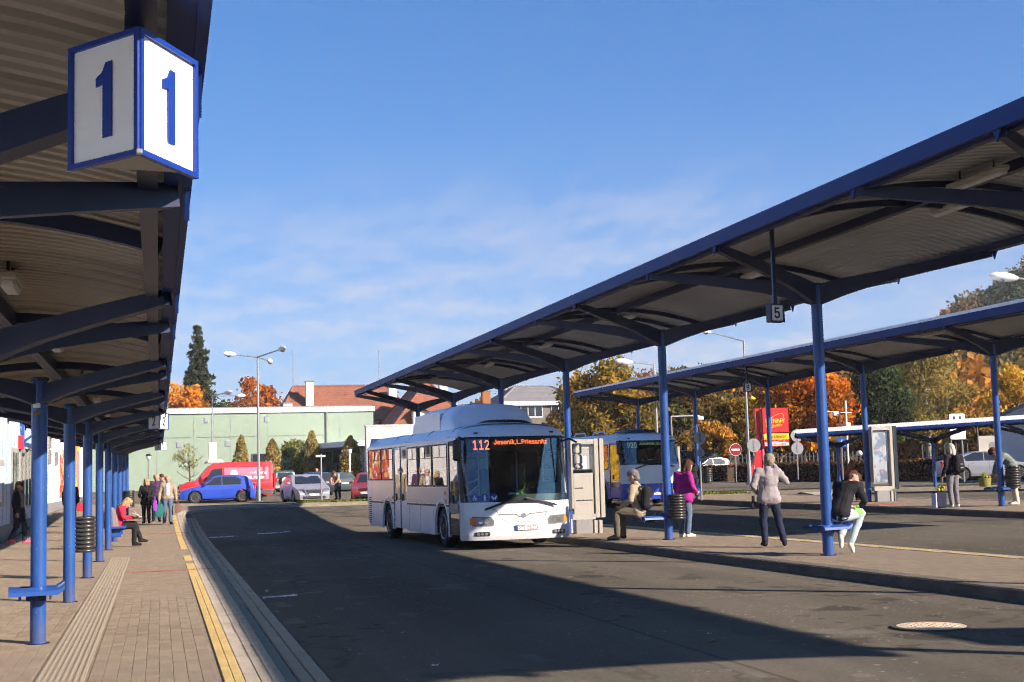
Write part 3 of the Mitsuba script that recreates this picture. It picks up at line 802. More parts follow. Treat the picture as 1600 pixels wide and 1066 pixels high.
def bus(X, Y, Z, yaw, label, colors, line, dest, plate, led, pod, L=9.9, second=False):
    t = thing('bus', label, 'bus', None)
    tw = place(X, Y, Z, yaw)
    W, H0, H1, HT = 1.225, .24, 2.40, 2.70
    D = .42
    ZB = 1.00 if not second else 1.50          # lower edge of the windscreen
    P_ = lambda n, m, b, **k: part(t, n, m, b, tw=tw, **k)
    up_m, low_m = colors
    # front surface in plan: a flat bow with round corners
    an = np.linspace(-1, 1, 33)
    sx = np.sign(an) * np.abs(np.sin(an * np.pi / 2)) ** .62 * W
    def plan(x): return D * (1 - (1 - np.minimum(np.abs(x) / W, 1) ** 3.4) ** (1 / 2.2))
    lean = lambda z: np.interp(z, [.2, .32, .75, ZB, H1, HT], [.05, .0, .0, .03, .30, .52])
    def fs(x, z, off=0.0): return np.stack([x * (1 + 0 * z), plan(x) + lean(z) - off + 0 * x, z + 0 * x], -1)
    def patch(x0, x1, zs, off=0.0, n=25, depth=.012):
        aa = np.linspace(math.asin(np.clip((abs(x0) / W), 0, 1) ** (1 / .62)) * np.sign(x0), math.asin(np.clip(abs(x1) / W, 0, 1) ** (1 / .62)) * np.sign(x1), n)
        xx = np.sign(aa) * np.abs(np.sin(aa)) ** .62 * W
        r1 = [fs(xx, np.full(n, z), off) for z in zs]
        return loft(r1, closed=False, caps=False)
    # body shell: side panels with openings cut out
    fy = D + .03
    fr_y = .95 if not second else 1.1
    wheels = [1.95, 7.35] if not second else [2.1, 7.4]
    def side(sgn):
        prof = Polygon([(fy, H0), (L - .35, H0 + .04), (L - .08, .55), (L, 1.2), (L - .03, H1), (fy + .26, H1), (fy + .02, ZB)])
        for w in wheels: prof = prof.difference(Point(w, .42).buffer(.58).union(sbox(w - .58, 0, w + .58, .42)))
        if sgn < 0:
            wins = [(1.42, 2.72), (2.76, 4.05), (4.09, 5.15)]; rear = [(6.72, 8.1), (8.14, 9.72)]; doors = [(.50, 1.32), (5.22, 6.62)]
        else:
            wins = [(.9, 2.0), (2.04, 3.3), (3.34, 4.6), (4.64, 5.9)]; rear = [(5.94, 7.2), (7.24, 8.5), (8.54, 9.7)]; doors = []
        holes = [rrect(a, 1.34, b, 2.30, .04) for a, b in wins] + [rrect(a, 1.50, b, 2.34, .04) for a, b in rear]
        shell = prof
        for a, b in doors: shell = shell.difference(sbox(a, H0 - .1, b, 2.34))
        for h in holes: shell = shell.difference(h.buffer(-.03))
        def on(poly, d, off): return onto(ext(poly, d), (sgn * (W + off), 0, 0), (0, 1, 0), (0, 0, 1)) if sgn > 0 else move(onto(ext(poly, d), (0, 0, 0), (0, 1, 0), (0, 0, 1)), (-(W + off) - 0, 0, 0))
        o = -.04 if sgn > 0 else .0
        zsplit = .88 if second else 1.0
        lowp = shell.intersection(sbox(-1, 0, 20, zsplit)); upp = shell.intersection(sbox(-1, zsplit, 20, 3))
        P_('side_panel', on(lowp, .04, -.04 if sgn > 0 else .0), low_m)
        P_('side_panel', on(upp, .04, -.04 if sgn > 0 else .0), up_m)
        for h in holes:
            P_('window', on(h.buffer(-.002), .006, .004 if sgn > 0 else .0), 'glass_dark')
            k = [q for q in scene if q.startswith(t + '__window')][-1]
            fr = h.difference(h.buffer(-.035))
            part(k, 'frame', on(fr, .012, .0 if sgn > 0 else .012), 'dark_trim', tw=tw)
            x0, y0, x1, y1 = h.bounds
            part(k, 'top_vent', on(sbox(x0 + .04, y1 - .31, x1 - .04, y1 - .295).union(sbox((x0 + x1) / 2 - .01, y1 - .3, (x0 + x1) / 2 + .01, y1 - .03)), .010, .0 if sgn > 0 else .010), 'dark_trim', tw=tw)
        if not second and sgn < 0:
            P_('skirt_rail', on(sbox(1.35, .90, 5.2, .94).union(sbox(6.65, .90, L - .25, .94)), .014, .014), 'dark_trim')
            for yy in (1.4, 2.65, 3.9, 5.0): P_('panel_seam', on(sbox(yy, H0 + .04, yy + .012, .89), .003, .003), 'dark_trim')
            P_('silver_panel', on(sbox(1.36, .96, 5.18, 1.32), .006, .006), 'bus_silver')
            P_('silver_panel', on(sbox(6.68, .96, 9.4, 1.46), .006, .006), 'bus_silver')
            for (yy, zz) in ((1.62, 1.20), (1.58, 1.02), (6.76, 1.06)): P_('marker_lamp', on(Point(yy, zz).buffer(.045), .02, .02), 'amber')
            for k in range(13): P_('vent_slat', on(sbox(9.35, .36 + k * .055, 9.66, .385 + k * .055), .012, .012), 'dark_trim')
        if second and sgn < 0:
            P_('skirt_rail', on(sbox(1.3, .86, L - .3, .885), .01, .01), 'dark_trim')
        for w in wheels:
            rim = Point(w, .42).buffer(.66).difference(Point(w, .42).buffer(.585)).intersection(sbox(0, H0 + .02, 20, 3))
            P_('arch_trim', on(rim, .02, .02 if sgn < 0 else -.0), up_m if not second else low_m)
        for a, b in doors:
            mid = (a + b) / 2
            leaves = [(a + .01, mid - .006), (mid + .006, b - .01)] if b - a > 1.2 else [(a + .01, b - .01)]
            for x0, x1 in leaves:
                dl = rrect(x0, H0 + .06, x1, 2.33, .03); pane = rrect(x0 + .055, (1.0 if b - a > 1.2 else .66), x1 - .055, 2.26, .04); low = rrect(x0 + .055, .36, x1 - .055, .60 if b - a < 1.2 else .92, .03)
                if b - a > 1.2 or second: P_('door', on(dl.difference(pane), .03, -.01), up_m if not second else low_m)
                else: P_('door', on(dl.difference(pane), .03, -.01), 'dark_trim')
                k = [q for q in scene if q.startswith(t + '__door')][-1]
                part(k, 'pane', on(pane, .006, -.012), 'glass_dark', tw=tw)
                part(k, 'handle', on(sbox((x0 + x1) / 2 + .1, .98, (x0 + x1) / 2 + .16, 1.16), .02, .012), 'black', tw=tw)
                part(k, 'seal', on(sbox(x1 - .012, H0 + .06, x1 + .008, 2.33), .012, .006), 'black', tw=tw)
                if b - a < 1.2 and not second:
                    part(k, 'lower_pane', on(rrect(x0 + .06, .78, x1 - .04, .98, .02), .012, .010), 'cabinet_beige', tw=tw)
    side(-1); side(1)
    # roof: flat crown with sloping shoulders
    cs = lambda dz=0: np.array([(-W, H1), (-W + .02, H1 + .06), (-W + .17, H1 + .20), (-W + .34, HT - .05), (-.5, HT - .005), (0, HT + .01), (.5, HT - .005), (W - .34, HT - .05), (W - .17, H1 + .20), (W - .02, H1 + .06), (W, H1)])
    rings = []
    for y, s in ((fy + .27, 1.0), (3.0, 1.0), (5.9, 1.0), (6.5, .995), (L - .4, .985), (L - .05, .93)):
        c = cs(); c = np.column_stack([c[:, 0] * (1 if y < L - .2 else .98), np.full(len(c), y), H1 + (c[:, 1] - H1) * (1.0 if y < L - .2 else .6)]); rings.append(c)
    P_('roof', loft(rings, closed=False, caps=False), 'bus_roof', smooth=35)
    if not second:
        for s in (-1, 1): P_('shoulder_seam', join(*[beam([(s * (W + .001), y, H1 + .02), (s * (W - .17), y, H1 + .212), (s * (W - .34), y, HT - .045)], .012, .012) for y in (1.3, 3.4, 5.2, 6.7)]), 'dark_trim')
    # front dome between windscreen and roof
    zs = [H1, H1 + .10, H1 + .18, H1 + .245, H1 + .285]
    n = 33; dm = []
    for k, z in enumerate(zs):
        q = k / 4; xx = sx * (1 - .14 * q ** 2); yy = plan(sx) * (1 - .2 * q) + lean(H1) + [.0, .03, .12, .30, .62][k]
        if k == 0: yy = yy - .03
        dm.append(np.stack([xx, yy, np.full(n, z) - .10 * q * (np.abs(sx) / W) ** 4], 1))
    P_('front_dome', loft(dm, closed=False, caps=False), 'bus_roof', smooth=True)
    P_('dome_lamp', join(*[box((s * .86, .37, H1 + .085), (.10, .05, .03), .01) for s in (-1, 1)]), 'dark_trim')
    # rear
    rr = [np.stack([sx * .985, L - plan(sx) * .5 + .0 * sx + q, np.full(33, z)], 1) for z, q in ((H0 + .05, -.3), (.6, -.03), (1.2, 0), (H1, -.05), (HT - .05, -.3))]
    P_('rear_panel', loft(rr, closed=False, caps=False), up_m, smooth=True)
    # front
    zl = [.20, .26, .36, .55, .75, .9, ZB]
    if second:
        P_('front_panel', patch(-W, W, [.80, 1.0, 1.3, ZB]), up_m, smooth=True); P_('bumper', patch(-W, W, [.22, .28, .4, .6, .80], off=.012), low_m, smooth=True)
    else:
        P_('front_panel', patch(-W, W, [.44, .5, .6, .75, .9, ZB]), up_m, smooth=True); P_('bumper', patch(-W, W, [.20, .25, .32, .40, .445], off=.012), up_m, smooth=True)
    P_('underfloor', box((0, L / 2, .34), (2 * W - .12, L - .9, .10)), 'black')
    P_('floor', box((0, L / 2, .62), (2 * W - .1, L - 1.2, .08)), 'interior_dark')
    zw = np.linspace(ZB, H1, 9)
    P_('windscreen', patch(-W * .995, W * .995, zw, off=-.004), 'glass_tint', smooth=True)
    P_('windscreen_header', patch(-W * .99, W * .99, [2.07, 2.2, H1], off=-.03), 'dark_trim', smooth=True)
    P_('windscreen_border', patch(-W * .99, W * .99, [ZB, ZB + .07, ZB + .15], off=-.012), 'black', smooth=True)
    P_('windscreen_border', patch(-W * .99, W * .99, [H1 - .05, H1 + .01], off=.002), 'black', smooth=True)
    for s in (-1, 1):
        P_('corner_pillar', patch(s * W * .9995, s * W * .955, zw, off=.004, n=7), 'black', smooth=True)
    # destination display
    def onfront(m, x, z, off):
        """a flat piece drawn in xy laid on the front, upright, facing forwards"""
        v, f = arr(m); v = v.copy()
        px, pz = v[:, 0] + x, v[:, 1] * 1.0 + z
        return (np.stack([px, plan(px) + lean(pz) - off - v[:, 2], pz], 1), f)
    def sub(m, step=.06):
        q = trimesh.Trimesh(*arr(m), process=False); v, f = trimesh.remesh.subdivide_to_size(q.vertices, q.faces, step); return (v, f)
    em = {'emitter': {'type': 'area', 'radiance': {'type': 'rgb', 'value': led}}}
    P_('destination_display', onfront(sub(ext(sbox(-.8, -.17, .8, .16), .004)), 0, 2.235, -.026), 'black')
    k = [q for q in scene if q.startswith(t + '__destination')][-1]
    part(k, 'lettering', onfront(text(line, .20, .003, False, sx=.72), -.76, 2.225, -.020), 'amber', tw=tw, **em)
    part(k, 'lettering', onfront(fit(text(dest, .10, .003, False), 1.22), .13, 2.27, -.020), 'amber', tw=tw, **em)
    if not second:
        # pictograms in the lower corner
        for q, x in enumerate((-.98, -.78, -.58)):
            P_('pictogram', onfront(sub(ext(Point(0, 0).buffer(.085), .004)), x, ZB + .10, .006), 'sign_blue')
            k = [w for w in scene if w.startswith(t + '__pictogram')][-1]
            fig = [union_all([Point(-.01, .045).buffer(.014), LineString([(-.01, .03), (-.005, -.01), (.03, -.01), (.04, -.045)]).buffer(.008), Point(-.008, -.025).buffer(.034).difference(Point(-.008, -.025).buffer(.022))]),
                   union_all([Point(0, .045).buffer(.015), LineString([(0, .03), (0, -.01), (-.022, -.055)]).buffer(.009), LineString([(0, -.01), (.022, -.055)]).buffer(.009), LineString([(-.025, .0), (0, .025), (.025, .0)]).buffer(.007)]),
                   union_all([LineString([(-.05, .02), (-.03, -.015), (.03, -.015), (.05, .02)]).buffer(.012), Point(-.02, -.04).buffer(.013), Point(.025, -.04).buffer(.013)])][q]
            part(k, 'symbol', onfront(ext(fig, .004), x, ZB + .10, .011), 'white', tw=tw)
        # swage line and emblem
        P_('swage', onfront(sub(ext(LineString([(-.52, .02), (-.16, .02), (-.09, -.03), (.09, -.03), (.16, .02), (.55, .05), (.52, -.03)]).buffer(.012), .004)), .03, .715, .004), 'cabinet_grey')
        P_('swage', onfront(sub(ext(LineString([(-.85, .26), (-.62, .22), (-.50, .02), (-.38, -.05), (.42, -.05), (.60, .02)]).buffer(.005), .003)), .06, .62, .003), 'cabinet_grey')
        P_('emblem', onfront(join(ext(Point(0, 0).buffer(.052).difference(Point(0, 0).buffer(.036)), .008), text('S', .05, .008, True)), .05, .705, .006), 'chrome')
        P_('operator_lettering', onfront(join(move(text('arriva', .085, .003), (.06, 0, 0)), move(ext(LineString([(-.04, -.03), (0, .05), (.04, -.03), (-.03, 0)]).buffer(.008), .003), (-.22, .01, 0))), .03, .865, .004), 'bus_silver')
        P_('operator_lettering', onfront(text('arriva.cz', .03, .003), .09, .80, .004), 'bus_silver')
    # plate, lamps
    P_('number_plate', onfront(ext(rrect(-.26, -.058, .26, .058, .01), .012), .10, .44 if not second else .42, .018), 'dark_trim')
    k = [q for q in scene if q.startswith(t + '__number')][-1]
    part(k, 'plate', onfront(ext(rrect(-.245, -.046, .245, .046, .008), .004), .10, .44 if not second else .42, .031), 'plate_white', tw=tw)
    part(k, 'band', onfront(ext(sbox(-.245, -.046, -.195, .046), .004), .10, .44 if not second else .42, .0335), 'sign_blue', tw=tw)
    part(k, 'lettering', onfront(fit(text(plate, .078, .003, True), .41), .125, .44 if not second else .42, .0355), 'ink_dark', tw=tw)
    for s in (-1, 1):
        hl = ext(Polygon([(-.20, -.075), (.20, -.085), (.22, .0), (.16, .07), (-.20, .085)]), .006)
        v, f = arr(sub(hl, .05)); v = v * [-s, 1, 1]
        zz = .60 if not second else .56
        P_('headlight', onfront((v, f if s < 0 else f[:, ::-1]), s * .84, zz, .006), 'headlamp_glass')
        k = [q for q in scene if q.startswith(t + '__headlight')][-1]
        part(k, 'reflector', onfront(join(*[ext(Point(-s * (-.05 + .12 * j), .0).buffer(.048), .012) for j in (0, 1)]), s * .84, zz, .010), 'chrome', tw=tw)
        part(k, 'bezel', onfront(sub(ext(Polygon([(-s * -.21, -.085), (-s * .21, -.095), (-s * .23, .0), (-s * .17, .08), (-s * -.21, .095)]).buffer(.01).difference(Polygon([(-s * -.20, -.075), (-s * .20, -.085), (-s * .22, .0), (-s * .16, .07), (-s * -.20, .085)])), .008)), s * .84, zz, .006), 'cabinet_grey', tw=tw)
        part(k, 'indicator', onfront(sub(ext(sbox(-.05, -.07, .05, .075), .012)), s * 1.045, zz, .008), 'amber', tw=tw)
        P_('fog_lamp', onfront(sub(ext(rrect(-.16, -.045, .16, .045, .03), .006)), s * .86, .335, .016), 'dark_trim')
        k = [q for q in scene if q.startswith(t + '__fog')][-1]
        part(k, 'lens', onfront(join(*[ext(Point(-.08 + .08 * j, 0).buffer(.032), .01) for j in range(3)]), s * .86, .335, .020), 'chrome', tw=tw)
        # wiper
        pv_ = np.array([s * .12, 0, ZB - .02]); tip = np.array([s * .78, 0, ZB - .10 + (0.03 if s > 0 else -.03)])
        w0 = fs(np.array([pv_[0]]), np.array([pv_[2] + .10]), .05)[0]; w1 = fs(np.array([tip[0]]), np.array([tip[2]]), .06)[0]
        P_('wiper', join(tube([w0, (w0 + w1) / 2 - [0, .02, 0], w1], [.014, .012, .010], 8), beam([w0 + [0, -.02, -.02], w1 + [s * .03, -.01, -.03]], .02, .03)), 'black')
        # mirror
        if s > 0:
            b0 = np.array([s * (W - .06), .52, 2.28]); c = np.array([s * (W + .20), .30, 2.02])
            P_('mirror_arm', tube([b0, b0 + [s * .14, -.10, .05], c + [0, 0, .22]], .022, 8), 'black')
            P_('mirror', join(*[move(box((0, 0, 0), (.20, .14, h), .035), (c[0] + j * .012, c[1], zz), rz=.15) for j, (zz, h) in enumerate(((2.10, .24), (1.86, .22), (1.70, .10)))]), 'cabinet_beige' if not second else 'black')
            k = [q for q in scene if q.startswith(t + '__mirror')][-1]
            part(k, 'glass', box((c[0], c[1] + .075, 1.95), (.16, .006, .5)), 'chrome', tw=tw)
        else:
            b0 = np.array([s * (W - .08), .50, 2.36]); c = np.array([s * (W + .10), .28, 2.12])
            P_('mirror_arm', tube([b0, b0 + [s * .08, -.12, .04], c + [0, 0, .20]], .026, 8), 'black')
            P_('mirror', box(c, (.16, .14, .46), .04), 'black')
    P_('wiper_pivot', box((0, float(lean(ZB)) - .03, ZB + .0), (.9, .06, .05), .02), 'black')
    # roof pod, hatches
    if pod:
        y0, y1 = 1.6, 5.5
        c = lambda s: np.array([(-1.10, HT - .10), (-1.08, HT + .16), (-.98, HT + .38), (-.74, HT + .50), (-.3, HT + .545), (.3, HT + .545), (.74, HT + .50), (.98, HT + .38), (1.08, HT + .16), (1.10, HT - .10)])
        rings = []
        for y, q in ((y0, .02), (y0 + .12, .30), (y0 + .28, .66), (y0 + .50, .92), (y0 + .75, 1), (y0 + 1.2, 1.0), (y1 - .5, 1.0), (y1, .93)):
            k = c(0); rings.append(np.column_stack([k[:, 0] * .89 * (.90 + .10 * min(q * 1.3, 1)), np.full(10, y), HT - .10 + (k[:, 1] - HT + .10) * q * .96]))
        P_('roof_pod', loft(rings, closed=False, caps=False), 'bus_roof', smooth=40)
        k = [q for q in scene if q.startswith(t + '__roof_pod')][-1]
        part(k, 'end_panel', ext(Polygon([(p[0], p[2]) for p in rings[-1]]), .01) and move(onto(ext(Polygon([(p[0], p[2]) for p in rings[-1]]), .01), (0, 0, 0), (1, 0, 0), (0, 0, 1)), (0, y1 + .005, 0)), 'bus_roof', tw=tw)
        for s in (-1, 1):
            part(k, 'access_panel', onto(ext(sbox(y0 + 1.3, HT - .05, y1 - .25, HT + .36), .012), (s * .965 - (.0 if s > 0 else .012), 0, 0), (0, 1, 0), (0, 0, 1)), 'bus_white', tw=tw)
            part(k, 'seam', join(beam([(s * .975, y0 + 1.28, HT - .05), (s * .94, y0 + 1.28, HT + .30), (s * .68, y0 + 1.28, HT + .51), (0, y0 + 1.28, HT + .552)], .012, .012)), 'dark_trim', tw=tw)
        P_('air_scoop', join(loft([np.column_stack([np.linspace(-.55, .65, 13), np.full(13, y), HT + .015 + zz * (1 - (np.linspace(-1, 1, 13)) ** 4)]) for y, zz in ((1.02, .02), (1.08, .075), (1.30, .09), (1.42, .03))], closed=False, caps=False)), 'black', smooth=True)
    if second:
        for y in (2.2, 4.0, 5.8): P_('roof_rail', tube([(-.95, y, HT - .02), (-.95, y + .08, HT + .10), (-.95, y + 1.0, HT + .10), (-.95, y + 1.1, HT - .02)], .03, 8), 'bus_roof')
        P_('air_scoop', loft([np.column_stack([np.linspace(-.75, .75, 13), np.full(13, y), HT + .0 + zz * (1 - (np.linspace(-1, 1, 13)) ** 4)]) for y, zz in ((1.0, .02), (1.15, .13), (2.0, .15), (2.2, .03))], closed=False, caps=False), 'dark_trim', smooth=True)
    # inside: dashboard, wheel, seats, bulkhead
    P_('dashboard', join(box((.45, .80, .99), (1.4, .5, .18), .06), box((-.6, .72, .88), (.9, .4, .10), .04)), 'cabinet_grey')
    P_('steering_wheel', move(loft([np.stack([(.20 + .018 * math.cos(q)) * np.cos(np.linspace(0, 2 * np.pi, 25)[:-1]), (.20 + .018 * math.cos(q)) * np.sin(np.linspace(0, 2 * np.pi, 25)[:-1]), np.full(24, .018 * math.sin(q))], 1) for q in np.linspace(0, 2 * np.pi, 9)], caps=False), (.62, 1.05, 1.20), rx=.5), 'black', smooth=True)
    seats = [(-.98 + .45 * i, y) for y in np.arange(2.6, L - .8, .85) for i in (0, 1, 3.35, 4.35) if not (4.8 < y < 6.7 and i < 2)]
    for (x, y) in seats:
        P_('seat', join(box((x, y, 1.02), (.40, .40, .12), .04), box((x, y + .2, 1.38), (.40, .10, .70), .05)), 'seat_blue')
    P_('driver_seat', join(box((.62, 1.65, 1.08), (.46, .45, .14), .05), box((.62, 1.88, 1.45), (.46, .12, .75), .06)), 'seat_blue')
    P_('bulkhead', box((.62, 2.2, 1.35), (1.1, .04, 1.5)), 'interior_dark')
    P_('handrail', join(*[cyl((s * .45, y, .66), (s * .45, y, 2.5), .018, 8) for s in (-1, 1) for y in (1.6, 3.9, 6.5)], cyl((-.45, 1.6, 1.5), (-1.1, 1.6, 1.25), .018, 8), cyl((-.6, 1.15, 1.35), (-1.05, 1.15, 1.0), .018, 8)), 'lamp_white' if not second else 'cabinet_grey')
    P_('dash_card', move(box((0, 0, 0), (.24, .01, .10)), (-.10, float(lean(1.2)) + .12, ZB + .14), rx=-.4), 'paper')
    P_('inner_ceiling', box((0, L / 2 + .3, H1 + .12), (2 * W - .3, L - 1.2, .02)), 'interior_dark')
    for w in wheels:
        for s in (-1, 1): wheel(t, (s * (W - .17), w, .45), .45, .27, tw, side=s)
        P_('axle', cyl((-W + .2, w, .45), (W - .2, w, .45), .09, 8), 'black')
        P_('wheel_housing', box((0, w, .62), (2 * W - .7, 1.2, .5)), 'black')
    return t


BYAW = .062
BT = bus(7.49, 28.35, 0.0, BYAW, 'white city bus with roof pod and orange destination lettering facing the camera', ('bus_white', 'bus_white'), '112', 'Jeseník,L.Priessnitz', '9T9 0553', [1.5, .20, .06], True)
B2 = bus(17.8, 47.8, .28, .12, 'white and blue coach behind the middle platform, its front partly hidden by a post', ('bus_white', 'vblue'), '920', 'Jeseník,aut.st.', '3M6 2180', [.05, .11, .07], False, second=True)
# things on the dashboards
t = thing('toy', 'small red and blue plush figure behind the windscreen of the coach', 'toy')
bx = np.array([17.8, 47.8, .28]); cy_, sy_ = math.cos(.12), math.sin(.12)
loc = lambda x, y, z: (bx[0] + x * cy_ - y * sy_, bx[1] + x * sy_ + y * cy_, bx[2] + z)
part(t, 'body', tube([loc(.42, .62, 1.48), loc(.42, .62, 1.56), loc(.42, .62, 1.66)], [.12, .14, .10], 12), 'sign_blue', smooth=True)
part(t, 'head', tube([loc(.42, .62, 1.66), loc(.42, .62, 1.74), loc(.42, .62, 1.86), loc(.42, .62, 1.90)], [.09, .11, .10, .03], 12), 'toy_red', smooth=True)
part(t, 'cap', tube([loc(.42, .62, 1.88), loc(.42, .61, 1.93)], [.13, .09], 12), 'flower_green')
t = thing('pendant', 'yellow green toy pendant and plants behind the windscreen of the white bus', 'ornament')
cy_, sy_ = math.cos(BYAW), math.sin(BYAW)
lb = lambda x, y, z: (7.49 + x * cy_ - y * sy_, 28.35 + x * sy_ + y * cy_, z)
part(t, 'chain', join(*[tube([lb(.25, .5, 1.75 - .07 * k), lb(.25 + .02 * (k % 2), .5, 1.69 - .07 * k)], .014 + .006 * (k % 3), 6) for k in range(7)]), 'flower_yellow')
lm = []
for k in range(26):
    a, r_ = rng.uniform(0, 6.28), rng.uniform(.02, .13); p = np.array(lb(.18 + r_ * math.cos(a), .45 + .3 * r_ * math.sin(a), 1.14 + rng.uniform(0, .10)))
    lm.append((np.array([p, p + rng.normal(0, .035, 3), p + rng.normal(0, .035, 3) + [0, 0, .03]]), np.array([[0, 1, 2]])))
part(t, 'leaves', join(*lm), 'lime')


# ---------------------------------------------------------------- cars and vans
def car(X, Y, Z, yaw, label, paint, prof, W, wheels, r, windows, side_win, extra=None, tumble=.16, name='parked_car', cat='car', waist=.85, group=None, rim='rim_steel'):
    """prof: outline (y, z) of the body from the front (y = 0) over the roof to the rear; above waist the sides lean in"""
    t = thing(name, label, cat, group)
    tw = place(X, Y, Z, yaw); P_ = lambda n, m, b, **k: part(t, n, m, b, tw=tw, **k)
    pr = Polygon(prof)
    zmax = pr.bounds[3]
    def half(y, z, inset=0.0):
        """half width of the body at height z"""
        L = pr.bounds[2]
        b = np.interp(z, [.15, .35, waist - .15, waist, zmax], [W / 2 - .06, W / 2 - .01, W / 2, W / 2 - .02, W / 2 - tumble])
        e = np.interp(y, [0, .25, .7, L - .6, L - .15, L], [.80, .93, 1, 1, .95, .88])
        return b * e
    cut = pr
    for w in wheels: cut = cut.difference(Point(w, r).buffer(r * 1.18))
    for s in (-1, 1):
        v, f = trimesh.creation.triangulate_polygon(cut.buffer(-.03).segmentize(.15), engine='earcut')
        q = trimesh.remesh.subdivide_to_size(np.column_stack([v, v[:, 0] * 0]), f, .3)
        v, f = q[0], q[1]
        P_('body_side', (np.column_stack([s * half(v[:, 0], v[:, 1]), v[:, 0], v[:, 1]]), f), paint, smooth=25)
    rg = np.array(cut.segmentize(.12).exterior.coords)[:-1]; ri = []
    inn = cut.buffer(-.03)
    # top skin, rounded at both edges
    from shapely.ops import nearest_points
    pin = np.array([nearest_points(inn.exterior, Point(p))[0].coords[0] for p in rg])
    h = half(pin[:, 0], pin[:, 1])
    mid = (rg + pin) / 2 + (rg - pin) * .22
    rings = [np.column_stack([-h, pin]), np.column_stack([-h + .012, mid]), np.column_stack([-h + .04, rg]), np.column_stack([0 * h, rg + np.column_stack([0 * h, .015 * (rg[:, 1] > waist)])]), np.column_stack([h - .04, rg]), np.column_stack([h - .012, mid]), np.column_stack([h, pin])]
    P_('body', loft(rings, closed=True, caps=False), paint, smooth=40)
    for wn in side_win:
        pg = Polygon(wn)
        for s in (-1, 1):
            v, f = trimesh.creation.triangulate_polygon(pg.segmentize(.2), engine='earcut')
            P_('side_window', (np.column_stack([s * (half(v[:, 0], v[:, 1]) + .006), v[:, 0], v[:, 1]]), f), 'window_dark', smooth=True)
            k = [q for q in scene if q.startswith(t + '__side_window')][-1]
            fr = pg.buffer(.025).difference(pg)
            v, f = trimesh.creation.triangulate_polygon(fr.segmentize(.2), engine='earcut')
            part(k, 'seal', (np.column_stack([s * (half(v[:, 0], v[:, 1]) + .004), v[:, 0], v[:, 1]]), f), 'dark_trim', tw=tw)
    for (nm, y0, z0, y1, z1, c0, c1) in windows:        # screens: from (y0, z0) to (y1, z1), widths c0, c1
        d = np.array([z1 - z0, -(y1 - y0)]); d = d / np.linalg.norm(d) * .012
        if nm == 'windscreen': d = -d
        rows = []
        for q in np.linspace(0, 1, 5):
            yy, zz, cc = y0 + (y1 - y0) * q, z0 + (z1 - z0) * q, c0 + (c1 - c0) * q
            xx = np.linspace(-cc, cc, 9); rows.append(np.column_stack([xx, yy + d[0] + .0 * xx, zz + d[1] - 0 * xx]))
        P_(nm, loft(rows, closed=False, caps=False), 'window_dark')
    for w in wheels:
        for s in (-1, 1): wheel(t, (s * (W / 2 - .13), w, r), r, .19, tw, side=s, rim=rim)
        P_('wheel_housing', box((0, w, r + .05), (W - .5, r * 2.3, r * 1.6)), 'black')
    L = pr.bounds[2]
    P_('underbody', box((0, L / 2, .24), (W - .35, L - .9, .14)), 'black')
    if extra: extra(t, P_, half, tw)
    return t


def std_extra(L, hl, tl, plate=('', .45, .6), mir=(1.3, .98), handles=(2.0, 3.0), paint='dark_trim', bump='dark_trim', W=1.7, trimz=None):
    def go(t, P_, half, tw):
        for s in (-1, 1):
            P_('headlight', move(box((0, 0, 0), (.34, .16, .15), .04), (s * (W / 2 - .30), hl[0], hl[1]), rz=s * .25), 'headlamp_glass')
            P_('tail_light', move(box((0, 0, 0), (.18, .14, tl[2]), .03), (s * (W / 2 - .17), tl[0], tl[1]), rz=-s * .2), 'tail_red')
            P_('door_mirror', box((s * (W / 2 + .08), mir[0], mir[1]), (.17, .10, .13), .035), paint)
            for h_ in handles: P_('door_handle', box((s * (float(half(h_, .86)) + .008), h_, .86), (.02, .16, .03), .006), paint)
            for d in (mir[0] - .05, (handles[0] + .2), (handles[1] + .2)):
                P_('door_seam', beam([(s * (float(half(d, z)) + .001), d, z) for z in (.30, .5, .7, .85)], .006, .008) if 0 else (lambda zz: loft([[(s * (float(half(d, z)) + .003), d - .006, z), (s * (float(half(d, z)) + .003), d + .006, z)] for z in zz], closed=False, caps=False))((.30, .5, .7, .86)), 'dark_trim')
            if trimz: P_('rub_strip', loft([[(s * (float(half(y, trimz)) + .012), y, trimz - .03), (s * (float(half(y, trimz)) + .012), y, trimz + .03)] for y in np.linspace(1.0, L - 1.0, 8)], closed=False, caps=False), bump)
        P_('grille', box((0, .02, hl[1] - .02), (.62, .05, .11), .015), 'dark_trim')
        P_('lower_grille', box((0, -.005, .30), (W * .62, .05, .13), .02), 'dark_trim')
        P_('number_plate', box((0, -.02, .44), (.50, .03, .11), .008), 'plate_white')
        k = [q for q in scene if q.startswith(t + '__number')][-1]
        part(k, 'lettering', onto(text(plate[0], .07, .003), (0, -.036, .44), (1, 0, 0), (0, 0, 1)), 'ink_dark', tw=tw)
        P_('number_plate', box((0, L + .005, plate[2]), (.50, .03, .11), .008), 'plate_white')
        k = [q for q in scene if q.startswith(t + '__number')][-1]
        part(k, 'lettering', onto(text(plate[0], .07, .003), (0, L + .021, plate[2]), (-1, 0, 0), (0, 0, 1)), 'ink_dark', tw=tw)
    return go


